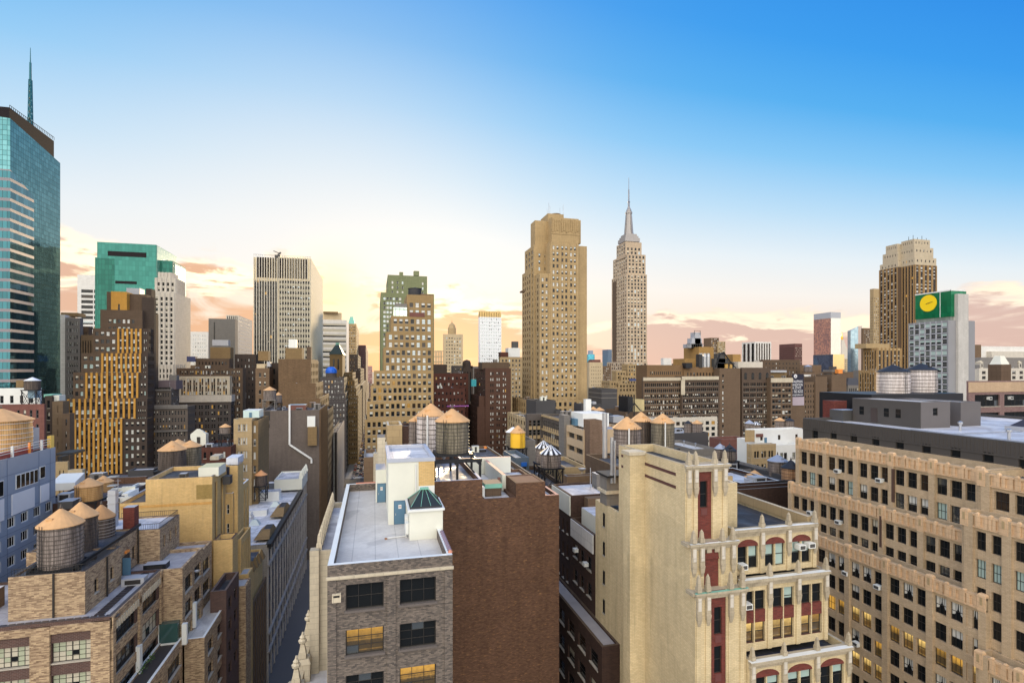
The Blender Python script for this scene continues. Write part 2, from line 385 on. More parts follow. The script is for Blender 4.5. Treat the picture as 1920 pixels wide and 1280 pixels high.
BGC = mat('greenish_blind', (0.40, 0.43, 0.31), 0.3, 0, 0.6)
VARS = {'dark': (GD, GD), 'half': (BL, GD), 'whalf': (BW, GD), 'blind': (BL, BL), 'white': (BW, BW), 'sky': (GS, GS), 'skyhalf': (GS, GD),
        'lit': (LIT, LIT), 'lit2': (LIT2, LIT2), 'brown': (GB, GB), 'green': (BG, GD), 'ghalf': (BG, BG), 'drape': (GD, GD)}
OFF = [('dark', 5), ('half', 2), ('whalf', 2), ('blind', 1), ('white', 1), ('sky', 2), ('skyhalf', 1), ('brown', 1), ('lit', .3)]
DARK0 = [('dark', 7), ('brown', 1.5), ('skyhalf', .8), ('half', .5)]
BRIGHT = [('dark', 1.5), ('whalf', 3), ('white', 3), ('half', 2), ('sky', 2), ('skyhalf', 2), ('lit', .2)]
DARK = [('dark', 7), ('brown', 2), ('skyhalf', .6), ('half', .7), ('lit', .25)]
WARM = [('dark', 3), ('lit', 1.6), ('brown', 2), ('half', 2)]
def pick(mix):
    t = random.uniform(0, sum(m[1] for m in mix))
    for k, wt in mix:
        t -= wt
        if t <= 0: return k
    return mix[-1][0]
WC = {}
def win_mesh(wd, h, style, var, fr, r):
    """one window in its opening: x across, y into the wall, z up from the sill. Returns (frame mesh, pane mesh or None)."""
    key = (round(wd, 2), round(h, 2), style, var, fr.name, r)
    if key in WC: return WC[key]
    up, lo = VARS[var]; a, b_ = -wd / 2, wd / 2
    mb = MB(); pane = None
    if style == 'flat':                                   # far away: panes and meeting rail only
        zs = h * 0.5
        mb.face([(a, r, 0), (b_, r, 0), (b_, r, zs - .03), (a, r, zs - .03)], lo)
        mb.face([(a, r, zs + .03), (b_, r, zs + .03), (b_, r, h), (a, r, h)], up)
        mb.box(a, b_, r - .04, r, zs - .05, zs + .05, fr, skip='b')
        mb.box(a, a + .09, r - .05, r, 0, h, fr, skip='b'); mb.box(b_ - .09, b_, r - .05, r, 0, h, fr, skip='b')
        res = (mb.mesh('window'), None)
    else:
        f = 0.17 if style == (3, 1) else 0.075; y0, y1 = r - .07, r
        mb.box(a, a + f, y0, y1, 0, h, fr); mb.box(b_ - f, b_, y0, y1, 0, h, fr)
        mb.box(a + f, b_ - f, y0, y1, 0, f, fr); mb.box(a + f, b_ - f, y0, y1, h - f, h, fr)
        pm = MB()
        if style in ('dh', 'thin', 'dh6'):
            zs = h * 0.5; s = random.uniform(.3, .62) if up is not lo else .5
            mb.box(a + f, b_ - f, y0 + .01, y1, zs - .035, zs + .035, fr)
            if style == 'dh6':
                for i in (1, 2):
                    xx = a + wd * i / 3; mb.box(xx - .02, xx + .02, y0 + .02, y1 - .005, f, h - f, fr)
            zc = h * (1 - s)
            pm.face([(a + f, r - .012, f), (b_ - f, r - .012, f), (b_ - f, r - .012, zc), (a + f, r - .012, zc)], lo)
            pm.face([(a + f, r - .012, zc), (b_ - f, r - .012, zc), (b_ - f, r - .012, h - f), (a + f, r - .012, h - f)], up)
            if var == 'drape':
                for sg in (-1, 1):
                    xe = sg * (wd / 2 - f)
                    pm.face([(xe, r - .02, h - f), (xe * .05, r - .02, h - f), (xe * .12, r - .02, h * .62), (xe * .55, r - .02, h * .32), (xe, r - .02, h * .28)], BW)
        else:                                             # steel sash: nx x nz lights
            nx, nz = style
            for i in range(1, nx):
                xx = a + wd * i / nx; k = .05 if (i % 3 == 0 and nx > 3) else .022
                mb.box(xx - k, xx + k, y0 + .015, y1 - .004, f, h - f, fr)
            for i in range(1, nz):
                q = h * i / nz; mb.box(a + f, b_ - f, y0 + .02, y1 - .002, q - .022, q + .022, fr)
            for i in range(nx):
                for j in range(nz):
                    x0, x1 = a + f + (wd - 2 * f) * i / nx, a + f + (wd - 2 * f) * (i + 1) / nx
                    q0, q1 = f + (h - 2 * f) * j / nz, f + (h - 2 * f) * (j + 1) / nz
                    if var in ('blind', 'half', 'white', 'whalf'): m_ = random.choice((up, up, up, BGC)) if random.random() < .93 else GD
                    else: m_ = lo if random.random() < .9 else GS
                    pm.face([(x0, r - .012, q0), (x1, r - .012, q0), (x1, r - .012, q1), (x0, r - .012, q1)], m_)
        res = (mb.mesh('window'), pm.mesh('pane'))
    WC[key] = res
    return res
ROT = {'F': 0.0, 'L': -math.pi / 2, 'R': math.pi / 2}
def spec(n=6, fh=3.6, ww=.5, wh=.52, mx=.8, mt=1.6, grp=1, gap=.35, mix=OFF, r=.18, fr=FD, style='flat', pm=None, sm=None,
         pier=0.0, pw=.5, pyb=None, zb=None, rows=99, sill=False, skip=None, pm_top=0.0):
    return dict(n=n, fh=fh, ww=ww, wh=wh, mx=mx, mt=mt, grp=grp, gap=gap, mix=mix, r=r, fr=fr, style=style, pm=pm, sm=sm, pier=pier, pw=pw,
                pyb=pyb, zb=zb, rows=rows, sill=sill, skip=skip, pm_top=pm_top)
def sp(base, **kw):
    d_ = dict(base); d_.update(kw); return d_
BUILD = []
class Bld:
    def __init__(s, name, label, cat='building', group=None):
        s.name = name; s.lab = (label, cat, group); s.parts = []; s.wins = []; s.root = None; s.vols = []
        BUILD.append(s)
    # a part is (name, MB, list of sub-parts (name, MB), label)
    def part(s, name, mb, subs=(), label=None): s.parts.append((name, mb, list(subs), label)); return mb
    def pt(s, fc, plane, a, z_, inset=0.0):
        if fc == 'F': return (a, plane + inset, z_)
        if fc == 'L': return (plane + inset, a, z_)
        return (plane - inset, a, z_)
    def facade(s, mb, fc, plane, a0, a1, z0, z1, S, wm):
        P = lambda a, z_, i=0.0: s.pt(fc, plane, a, z_, i)
        def q(a, b_, c, d_, m, i=0.0):
            if b_ - a > 1e-4 and d_ - c > 1e-4: mb.face([P(a, c, i), P(b_, c, i), P(b_, d_, i), P(a, d_, i)], m)
        if not S: q(a0, a1, z0, z1, wm); return
        W_ = a1 - a0; n = S['n']
        if n is None: n = max(1, round((W_ - 2 * S['mx']) / s.bay))
        bay = (W_ - 2 * S['mx']) / n; s.bay = bay; g_ = S['grp']
        cols = []
        for i in range(n):
            if S['skip'] and S['skip'](i, n): continue
            c = a0 + S['mx'] + bay * (i + .5); tw = bay * S['ww']; w1 = (tw - S['gap'] * (g_ - 1)) / g_
            for k in range(g_):
                l = c - tw / 2 + k * (w1 + S['gap']); cols.append((l, l + w1, i))
        zb = S['zb'] if S['zb'] is not None else z0 + 1
        rows = []; k = 0
        while k < S['rows']:
            t = z1 - S['mt'] - k * S['fh']; b_ = t - S['fh'] * S['wh']
            if b_ < max(zb, z0 + .3): break
            rows.append((b_, t)); k += 1
        rows.reverse()
        pm = S['pm'] or wm; sm = S['sm'] or wm
        if not rows or not cols: q(a0, a1, z0, z1, wm); return
        zt = z1 - S['pm_top']
        e = a0
        for l, r_, i in cols + [(a1, a1, -1)]:
            m_ = pm if e > a0 + .01 and l < a1 - .01 else wm
            q(e, l, z0, zt, m_); q(e, l, zt, z1, wm); e = r_
        for l, r_, i in cols:
            zc = z0
            for k_, (b_, t) in zip(range(len(rows) - 1, -1, -1), rows):
                q(l, r_, zc, b_, sm if zc > z0 else wm); zc = t
                d_ = S['r']
                mb.face([P(l, b_), P(l, t), P(l, t, d_), P(l, b_, d_)], pm); mb.face([P(r_, b_), P(r_, t), P(r_, t, d_), P(r_, b_, d_)], pm)
                mb.face([P(l, t), P(r_, t), P(r_, t, d_), P(l, t, d_)], sm); mb.face([P(l, b_), P(r_, b_), P(r_, b_, d_), P(l, b_, d_)], SILL if S['sill'] else sm)
                s.wins.append((P((l + r_) / 2, b_), ROT[fc], r_ - l, t - b_, S['style'], pick(S['mix'](k_) if callable(S['mix']) else S['mix']), S['fr'], d_))
                if S['sill']:
                    A, B_ = P(l - .12, b_ - .14, -.10), P(r_ + .12, b_ - .003, .0)
                    mb.box(A[0], B_[0], A[1], B_[1], A[2], B_[2], SILL)
            q(l, r_, zc, z1, wm)
        if S['pier']:
            edges = [a0 + S['mx'] + bay * i for i in range(n + 1)]
            for e in edges:
                l, r_ = max(a0, e - S['pw'] / 2), min(a1, e + S['pw'] / 2)
                A, B_ = P(l, z0, -S['pier']), P(r_, zt, 0)
                mb.box(A[0], B_[0], A[1], B_[1], A[2], B_[2], pm)
    def vol(s, x0, x1, y0, y1, z0, z1, wm, roof=None, par=0.9, Fs=None, Ls=None, Rs=None, cop=None, name='wall', pt_=0.35, rname='roof'):
        mb = MB(); s.facade(mb, 'F', y0, x0, x1, z0, z1, Fs, wm)
        if x1 <= 0 or Rs: s.facade(mb, 'R', x1, y0, y1, z0, z1, Rs, wm); s.facade(mb, 'L', x0, y0, y1, z0, z1, None, wm)
        else: s.facade(mb, 'L', x0, y0, y1, z0, z1, Ls, wm); s.facade(mb, 'R', x1, y0, y1, z0, z1, None, wm)
        mb.face([(x0, y1, z0), (x1, y1, z0), (x1, y1, z1), (x0, y1, z1)], wm)
        zr = z1 - par; c = cop or wm
        if par > 0:
            k = pt_; X0, X1, Y0, Y1 = x0 + k, x1 - k, y0 + k, y1 - k
            for A, B_, C, D in (((x0, y0), (x1, y0), (X1, Y0), (X0, Y0)), ((x1, y0), (x1, y1), (X1, Y1), (X1, Y0)), ((x1, y1), (x0, y1), (X0, Y1), (X1, Y1)), ((x0, y1), (x0, y0), (X0, Y0), (X0, Y1))):
                mb.face([A + (z1,), B_ + (z1,), C + (z1,), D + (z1,)], c)
            for A, B_ in (((X0, Y0), (X1, Y0)), ((X1, Y0), (X1, Y1)), ((X1, Y1), (X0, Y1)), ((X0, Y1), (X0, Y0))):
                mb.face([A + (zr,), B_ + (zr,), B_ + (z1,), A + (z1,)], wm)
        else: X0, X1, Y0, Y1 = x0, x1, y0, y1
        s.part(name, mb)
        rb = MB(); rb.face([(X0, Y0, zr), (X1, Y0, zr), (X1, Y1, zr), (X0, Y1, zr)], roof or ROOFD); s.part(rname, rb)
        s.last = (x0, x1, y0, y1, z0, z1); s.vols.append((x0, x1, y0, y1, z1, zr, rname == 'roof' and name == 'wall'))
        return s
    def pv(s, pxl, pxr, py, Y, wm, side=None, depth=25.0, z0=0.0, Fs=None, Ss=None, pyb=None, **kw):
        """volume measured on the photograph: front face pxl..pxr in the plane Y, top row py at the visible corner, flank seen to column `side`"""
        x0, x1 = gp(pxl, Y), gp(pxr, Y)
        leftside = (pxl + pxr) / 2 < 700
        xc = x1 if leftside else x0
        z1 = zz(py, xc, Y)
        y1 = Y + depth
        if side is not None: y1 = xc / ax(side)
        if isinstance(z0, str): z0 = zz(float(z0), xc, Y)
        zb = zz(pyb, xc, Y) - 2.5 if pyb else None
        if Fs: Fs = sp(Fs, zb=Fs['zb'] if Fs['zb'] is not None else zb)
        if Ss: Ss = sp(Ss, zb=Ss['zb'] if Ss['zb'] is not None else zb)
        s.bay = getattr(s, 'bay', 4.0)
        return s.vol(x0, x1, Y, y1, z0, z1, wm, Fs=Fs, Ls=None if leftside else Ss, Rs=Ss if leftside else None, **kw)
    def box(s, name, x0, x1, y0, y1, z0, z1, m, top=None):
        mb = MB(); mb.box(x0, x1, y0, y1, z0, z1, m, top); return s.part(name, mb)
    def pbox(s, name, pxl, pxr, pyt, pyb, Y, d_, m, top=None):
        """box by photo columns/rows in the plane Y, d_ metres deep"""
        x0, x1 = gp(pxl, Y), gp(pxr, Y); xm = (x0 + x1) / 2
        return s.box(name, x0, x1, Y, Y + d_, zz(pyb, xm, Y), zz(pyt, xm, Y), m, top)
    def done(s):
        xs = [v for p in s.parts for v in p[1].v]
        lx, ly = sum(v[0] for v in xs) / len(xs), min(v[1] for v in xs)
        loc = Vector((lx, ly, 0.0))
        root = link(s.name, None, None, loc); tag(root, *s.lab); s.root = root
        def mk(name, mb, parent):
            mb.v = [(v[0] - lx, v[1] - ly, v[2]) for v in mb.v]
            return link(name, mb.mesh(name), parent)
        for name, mb, subs, lab in s.parts:
            o = mk(name, mb, root)
            if lab: o['label'] = lab
            for n2, mb2 in subs: mk(n2, mb2, o)
        def rank(q):
            X, Y, Z = q[0]; dd = X * SN + Y * CS
            if dd < 5: return 1e6
            u_, v_ = CX + F * (X * CS - Y * SN) / dd, HY - F * (Z - H) / dd
            return dd + (0 if -20 < u_ < 1940 and -20 < v_ < 1290 else 1e5)
        W_ = sorted(s.wins, key=rank)
        CAP = 100 if len(W_) > 100 else len(W_)
        for p, rz, wd, h, st, var, fr, r in W_[:CAP]:
            fm, pm = win_mesh(wd, h, st, var, fr, r)
            o = link('window', fm, root, Vector(p) - loc, rz)
            if pm: link('pane', pm, o)
        rest = W_[CAP:]
        if rest:
            mb = MB()
            for p, rz, wd, h, st, var, fr, r in rest:
                fm, pm = win_mesh(wd, h, st, var, fr, r); c_, s_ = math.cos(rz), math.sin(rz)
                for me in (fm, pm):
                    if not me: continue
                    vv = [(p[0] + v.co.x * c_ - v.co.y * s_, p[1] + v.co.x * s_ + v.co.y * c_, p[2] + v.co.z) for v in me.vertices]
                    for f in me.polygons: mb.face([vv[i] for i in f.vertices], me.materials[f.material_index])
            o = mk('window', mb, root); o['kind'] = 'stuff'
        return root
def thing(name, label, cat, mbs, group=None):
    """a thing from a list of (part name, MB, [sub-parts]); a single MB makes a one-mesh thing"""
    xs = [v for p in mbs for v in p[1].v]
    lx = sum(v[0] for v in xs) / len(xs); ly = sum(v[1] for v in xs) / len(xs); lz = min(v[2] for v in xs)
    def sh(mb): mb.v = [(v[0] - lx, v[1] - ly, v[2] - lz) for v in mb.v]; return mb
    if len(mbs) == 1 and len(mbs[0]) == 2:
        o = link(name, sh(mbs[0][1]).mesh(name), None, (lx, ly, lz)); return tag(o, label, cat, group)
    o = link(name, None, None, (lx, ly, lz)); tag(o, label, cat, group)
    for p in mbs:
        c = link(p[0], sh(p[1]).mesh(p[0]), o)
        for q in (p[2] if len(p) > 2 else []): link(q[0], sh(q[1]).mesh(q[0]), c)
    return o
# ------------------------------------------------------------------ rooftop water tanks
W_GREY = wood('weathered_staves', (0.06, 0.045, 0.04), (0.36, 0.30, 0.27))
W_DARK = wood('dark_staves', (0.025, 0.018, 0.016), (0.20, 0.15, 0.12))
W_NEW = wood('new_cedar_staves', (0.42, 0.22, 0.07), (0.72, 0.45, 0.19))
W_WHITE = wood('whitewashed_staves', (0.42, 0.36, 0.34), (0.80, 0.74, 0.72))
W_MOSS = wood('mossy_staves', (0.045, 0.042, 0.025), (0.34, 0.29, 0.21))
W_YEL = mat('yellow_tank_paint', (0.90, 0.52, 0.03), 0.55, var=0.06)
C_TAN = mat('tan_tank_roof', (0.62, 0.36, 0.165), 0.8, var=0.24, vs=0.9)
C_BLK = mat('black_tank_roof', (0.022, 0.022, 0.026), 0.6, var=0.2)
C_GRY = mat('grey_tank_roof', (0.40, 0.43, 0.50), 0.5, 0.3, var=0.12)
C_WHT = mat('white_tank_roof', (0.74, 0.76, 0.80), 0.6, var=0.08)
HOOP = mat('iron_hoop', (0.10, 0.085, 0.075), 0.6, 0.4, var=0.2)
HOOPL = mat('pale_hoop', (0.40, 0.36, 0.33), 0.6, 0.3, var=0.2)
TANKS = []
def tank(px, pya, pyt, pyb, wpx, Y, label, barrel=W_GREY, cone=C_TAN, hoops=7, stand=0.0, legs=4, stripe=None, group=None, pipe=False, hoopm=None, sides=22, standm=None):
    """px axis column, rows of apex / eave / barrel bottom, width in px at plane Y, stand height in metres"""
    X = gp(px, Y); d_ = dep(X, Y); r = wpx * d_ / 2000
    za, zt, zb = zz(pya, X, Y), zz(pyt, X, Y), zz(pyb, X, Y)
    parts = []
    b = MB(); b.lathe(X, Y, [(r * .985, zb), (r, zb + (zt - zb) * .5), (r * .97, zt)], 30, barrel)
    subs = []
    for i in range(hoops):
        z_ = zb + (zt - zb) * (1 - (1 - (i + .6) / hoops) ** .85)
        h = MB(); rr = r * 1.004; k = .035 if d_ < 120 else .06
        h.lathe(X, Y, [(rr, z_ - k), (rr + .05, z_ - k), (rr + .05, z_ + k), (rr, z_ + k)], 30, hoopm or HOOP, False); subs.append(('hoop', h))
    if d_ > 150:
        for q in subs: b.v, o0 = b.v + q[1].v, len(b.v); b.f += [tuple(i + o0 for i in f) for f in q[1].f]; b.m += [b.mi(hoopm or HOOP)] * len(q[1].f)
        subs = []
    parts.append(('barrel', b, subs))
    c = MB(); n = sides
    rim = [(X + r * 1.07 * math.cos(2 * math.pi * i / n), Y + r * 1.07 * math.sin(2 * math.pi * i / n), zt) for i in range(n)]
    low = [(p[0], p[1], zt - .09) for p in rim]; k = .07
    top = [(X + r * k * math.cos(2 * math.pi * i / n), Y + r * k * math.sin(2 * math.pi * i / n), za) for i in range(n)]
    for i in range(n):
        j = (i + 1) % n; m_ = cone if not stripe or i % 2 else stripe
        c.face([rim[i], rim[j], top[j], top[i]], m_); c.face([low[i], low[j], rim[j], rim[i]], m_)
    c.face(top, cone); c.face(low[::-1], cone)
    parts.append(('roof', c))
    if d_ < 160:
        f = MB(); f.lathe(X, Y, [(.10, za), (.16, za + .18), (.10, za + .34), (.02, za + .62)], 8, HOOP); parts.append(('finial', f))
    if d_ < 160:
        l = MB(); an = -1.15 - (X % 1.0); ca, sa = math.cos(an), math.sin(an); q = r + .14
        A, B_ = (X + q * ca - .2 * sa, Y + q * sa + .2 * ca), (X + q * ca + .2 * sa, Y + q * sa - .2 * ca)
        for P_ in (A, B_): l.bar(P_ + (zb - .3,), P_ + (zt + .3,), .025, BLACKM)
        for i in range(int((zt - zb) / .4)): l.bar(A + (zb + .4 * i,), B_ + (zb + .4 * i,), .015, BLACKM)
        parts.append(('ladder', l))
        h = MB(); hx, hy, hz = X + r * .55 * ca, Y + r * .55 * sa, zt + (za - zt) * .45; h.box(hx - .35, hx + .35, hy - .35, hy + .35, hz - .12, hz + .16, cone if cone is not C_WHT else LGREY); parts.append(('hatch', h))
    if pipe:
        p = MB(); an = -1.9
        p.lathe(X + math.cos(an) * (r + .16), Y + math.sin(an) * (r + .16), [(.13, zb - .5), (.13, zt + .1)], 8, FW); parts.append(('pipe', p))
    sm = standm or BLACKM
    pl = MB(); pl.box(X - r * 1.06, X + r * 1.06, Y - r * 1.06, Y + r * 1.06, zb - .32, zb - .02, sm); parts.append(('platform', pl))
    if stand > .4:
        q = r * .92
        C4 = [(X + sx * q, Y + sy * q) for sx, sy in ((-1, -1), (1, -1), (1, 1), (-1, 1))]
        for cx, cy in C4:
            l = MB(); l.box(cx - .12, cx + .12, cy - .12, cy + .12, zb - .32 - stand, zb - .32, sm); parts.append(('leg', l))
        for i in range(4):
            A, B_ = C4[i], C4[(i + 1) % 4]; z0 = zb - .32 - stand
            br = MB(); br.bar(A + (z0 + .2,), B_ + (zb - .45,), .05, sm); br.bar(B_ + (z0 + .2,), A + (zb - .45,), .05, sm)
            br.bar(A + (z0 + stand * .06,), B_ + (z0 + stand * .06,), .06, sm); parts.append(('brace', br))
    return thing('water_tank', label, 'water tank', parts, group)
# ------------------------------------------------------------------ ground
ROAD = mat('asphalt', (0.045, 0.045, 0.048), 0.85, var=0.25, vs=0.15)
PAVE = mat('pavement_concrete', (0.22, 0.21, 0.20), 0.9, var=0.2, vs=0.4)
MARK = mat('road_marking_white', (0.62, 0.62, 0.60), 0.8, var=0.2)
g_ = MB(); g_.face([(-9000, -3000, -.15), (9000, -3000, -.15), (9000, 16000, -.15), (-9000, 16000, -.15)], mat('city_ground', (0.12, 0.11, 0.105), 0.95, var=0.3, vs=0.02)); struct('ground', g_)
g_ = MB(); g_.face([(-14.2, -40, -.14), (-6.2, -40, -.14), (-6.2, 6000, -.14), (-14.2, 6000, -.14)], ROAD); struct('street', g_)
g_ = MB()
for y0, y1 in ((355, 381), (640, 666), (930, 956)): g_.face([(-900, y0, -.136), (900, y0, -.136), (900, y1, -.136), (-900, y1, -.136)], ROAD)
struct('avenue', g_)
for sx0, sx1 in ((-18.6, -14.2), (-6.2, -3.4)):
    g_ = MB()
    for y0, y1 in ((-40, 354), (382, 639), (667, 929), (957, 3000)): g_.box(sx0, sx1, y0, y1, -.15, .0, PAVE)
    struct('pavement', g_)
g_ = MB()
for y0 in (347, 383):
    for i in range(9): g_.face([(-13.7 + i * .85, y0, -.128), (-13.25 + i * .85, y0, -.128), (-13.25 + i * .85, y0 + 6, -.128), (-13.7 + i * .85, y0 + 6, -.128)], MARK)
for i in range(60):
    y0 = 250 + i * 9
    if not 345 < y0 < 392: g_.face([(-10.28, y0, -.128), (-10.12, y0, -.128), (-10.12, y0 + 3, -.128), (-10.28, y0 + 3, -.128)], MARK)
struct('road_markings', g_)

# ------------------------------------------------------------------ far skyline
GT = glasswall('teal_curtain_wall', (0.012, 0.10, 0.085), (0.035, 0.195, 0.165), 2.3, 3.9, (0.015, 0.12, 0.10), 0.55, 0.08)
GTD = glasswall('deep_teal_curtain_wall', (0.006, 0.055, 0.045), (0.02, 0.13, 0.10), 2.3, 3.9, (0.01, 0.06, 0.05), 0.7, 0.1)
GTL = glasswall('sunlit_teal_curtain_wall', (0.30, 0.48, 0.43), (0.55, 0.68, 0.60), 2.2, 4.2, (0.25, 0.42, 0.38), 0.7, 0.12)  # paler copy of the teal glass, sunset light put into its colour
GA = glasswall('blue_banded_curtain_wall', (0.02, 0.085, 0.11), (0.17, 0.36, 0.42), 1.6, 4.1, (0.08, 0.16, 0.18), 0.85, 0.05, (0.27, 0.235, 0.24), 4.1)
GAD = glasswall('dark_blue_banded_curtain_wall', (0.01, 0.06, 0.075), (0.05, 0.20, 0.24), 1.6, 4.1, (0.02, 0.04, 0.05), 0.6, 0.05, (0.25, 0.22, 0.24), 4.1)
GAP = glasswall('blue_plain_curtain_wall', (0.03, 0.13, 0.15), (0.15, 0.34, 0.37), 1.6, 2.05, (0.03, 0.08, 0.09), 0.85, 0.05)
GMIR = glasswall('mirror_curtain_wall', (0.10, 0.12, 0.20), (0.85, 0.55, 0.42), 1.6, 2.2, (0.10, 0.09, 0.10), 0.9, 0.03)  # orange and navy mirror images are put into the pane colours
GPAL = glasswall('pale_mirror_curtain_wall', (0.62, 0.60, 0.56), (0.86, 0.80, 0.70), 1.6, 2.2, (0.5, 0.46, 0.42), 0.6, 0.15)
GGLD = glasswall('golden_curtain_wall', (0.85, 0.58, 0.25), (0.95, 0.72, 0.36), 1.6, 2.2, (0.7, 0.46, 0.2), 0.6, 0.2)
GBLK = glasswall('navy_curtain_wall', (0.01, 0.025, 0.06), (0.14, 0.22, 0.36), 1.6, 2.2, (0.02, 0.03, 0.05), 0.8, 0.05)

# the banded blue glass tower with the mast, far left
b = Bld('glass_skyscraper', 'tall blue glass skyscraper with dark crown and lattice mast at the left edge', 'skyscraper')
Yg = 262.0; xr = gp(19, Yg); yf = xr / ax(113); xl = xr - 46
zt0, zt1, zt2 = zz(222, xr, Yg), zz(318, xr, Yg), zz(306, xr, yf)
ym = Yg + (yf - Yg) * .44
m = MB()
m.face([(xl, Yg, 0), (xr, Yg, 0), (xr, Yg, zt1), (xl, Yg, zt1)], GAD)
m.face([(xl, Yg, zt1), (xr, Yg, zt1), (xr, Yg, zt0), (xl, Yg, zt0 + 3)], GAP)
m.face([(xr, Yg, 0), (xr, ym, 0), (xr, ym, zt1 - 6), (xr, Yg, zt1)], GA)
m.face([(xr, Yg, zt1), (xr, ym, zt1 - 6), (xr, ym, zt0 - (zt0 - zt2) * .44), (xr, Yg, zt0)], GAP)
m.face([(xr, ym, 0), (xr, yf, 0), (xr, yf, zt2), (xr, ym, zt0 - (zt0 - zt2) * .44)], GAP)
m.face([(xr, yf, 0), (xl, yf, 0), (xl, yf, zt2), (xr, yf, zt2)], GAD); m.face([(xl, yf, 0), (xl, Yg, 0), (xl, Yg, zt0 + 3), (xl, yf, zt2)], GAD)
b.part('wall', m)
m = MB(); m.face([(xl, Yg, zt0 + 2), (xr, Yg, zt0 - .5), (xr, yf, zt2 - .5), (xl, yf, zt2 - .5)], ROOFG); b.part('roof', m)
CRN = mat('louvred_crown', (0.022, 0.018, 0.020), 0.8, 0.0, 0.1, var=0.2)
m = MB(); q0, q1 = Yg + .3, Yg + (yf - Yg) * .88; zc = zz(201, xr, Yg)
m.face([(xl, q0, zt0), (xr - .4, q0, zt0 - 1), (xr - .4, q0, zc), (xl, q0, zc - .5)], CRN)
m.face([(xr - .4, q0, zt0 - 1), (xr - .4, q1, zt2 - 1), (xr - .4, q1, zc - .8), (xr - .4, q0, zc)], CRN)
m.face([(xr - .4, q1, zt2 - 1), (xl, q1, zt2 - 1), (xl, q1, zc - .5), (xr - .4, q1, zc - .8)], CRN)
m.face([(xl, q0, zc - .5), (xr - .4, q0, zc), (xr - .4, q1, zc - .8), (xl, q1, zc - .5)], CRN); b.part('crown', m)
m = MB()
for i in range(26): yy = q0 + (q1 - q0) * i / 25; m.bar((xr - .35, yy, zc - .4), (xr - .35, yy, zc + .9), .06, CRN)
m.bar((xr - .35, q0, zc + .9), (xr - .35, q1, zc + .9), .08, CRN); b.part('railing', m)
# the lattice mast stands on the roof
TEAL = mat('teal_steel', (0.015, 0.13, 0.17), 0.5, 0.3)
m = MB(); mx, my = gp(57, 285), 285.0; z0m, z1m = zt2 - 4, zz(90, mx, my); zk = zz(150, mx, my); wm_ = 1.15
for i in range(4):
    an = math.pi / 4 + i * math.pi / 2
    P0 = Vector((mx + wm_ * math.cos(an), my + wm_ * math.sin(an), z0m)); P1 = Vector((mx + .55 * math.cos(an), my + .55 * math.sin(an), zk))
    m.bar(P0, P1, .16, TEAL); an2 = an + math.pi / 2
    Q0 = Vector((mx + wm_ * math.cos(an2), my + wm_ * math.sin(an2), z0m)); Q1 = Vector((mx + .55 * math.cos(an2), my + .55 * math.sin(an2), zk))
    for k in range(12):
        m.bar(P0.lerp(P1, k / 12), Q0.lerp(Q1, (k + 1) / 12), .10, TEAL); m.bar(Q0.lerp(Q1, k / 12), P0.lerp(P1, (k + 1) / 12), .10, TEAL)
m.lathe(mx, my, [(.5, zk), (.42, zz(118, mx, my)), (.22, zz(117, mx, my)), (.10, z1m)], 8, TEAL); b.part('mast', m)

b = Bld('office_tower', 'white office tower with broad dark window bands left of the teal glass tower', 'tower')
b.pv(145, 205, 517, 640, WALLW, side=212, Fs=spec(2, 5.4, .93, .62, 3, 15, mix=DARK, r=.5, pyb=640), roof=ROOFG)
b = Bld('glass_tower', 'teal green glass tower with two dark louvre strips on its front', 'tower')
b.pv(182, 293, 459, 480, GT, side=324, par=1.2, roof=ROOFG)
b.pv(178, 324, 489, 486, GTD, side=348, par=.6, roof=ROOFG)
b.pbox('glazing', 182.3, 214, 484, 700, 479.8, .15, GTD); b.pbox('louvre', 202, 274, 472, 481, 479.7, .4, CRN); b.pbox('louvre', 216, 256, 527, 532, 479.7, .4, CRN)
x = gp(293, 480); b.box('glazing', x, x + .3, 481, 525, 0, zz(459, x, 480) - .3, GTL)
x = gp(324, 486); b.box('glazing', x, x + .3, 490, x / ax(347.6), 0, zz(491, x, 486) - .5, GTL)
m = MB(); xs_ = gp(293, 480) + .35
for k in range(9):
    y0 = 503 + k * 2.0; zt_ = zz(459, x, 480) - 8 - (k % 3) * .7; m.box(xs_, xs_ + .3, y0, y0 + 1.1, zt_ - 2.2, zt_, mat('sign_letter_dark', (0.02, 0.05, 0.05), .5))
m.box(xs_, xs_ + .3, 503, 518, zt_ - 4.2, zt_ - 3.6, mat('sign_letter_dark', (0, 0, 0))); b.part('roof_sign', m)

GOTH = spec(4, 3.55, .46, .60, 1.0, 3, mix=[('dark', 6), ('half', 2), ('skyhalf', 1)], r=.3, fr=FG, pier=.35, pw=1.0, pyb=700)
b = Bld('gothic_tower', 'slender white ribbed tower with stepped top in front of the teal glass tower', 'tower')
b.pv(296, 322, 511, 402, PALE, side=334, Fs=sp(GOTH, n=3, mt=4), roof=ROOFG)
b.pv(290, 331, 522, 400, PALE, side=347, Fs=GOTH, Ss=sp(GOTH, n=6), roof=ROOFG)
b.pv(286, 329, 549, 397, PALE, depth=30, Fs=sp(GOTH, n=4), roof=ROOFG)
b.pv(294, 327, 683, 390, PALE, side=348, Fs=sp(GOTH, n=4, pyb=720), Ss=sp(GOTH, n=5), roof=ROOFG)

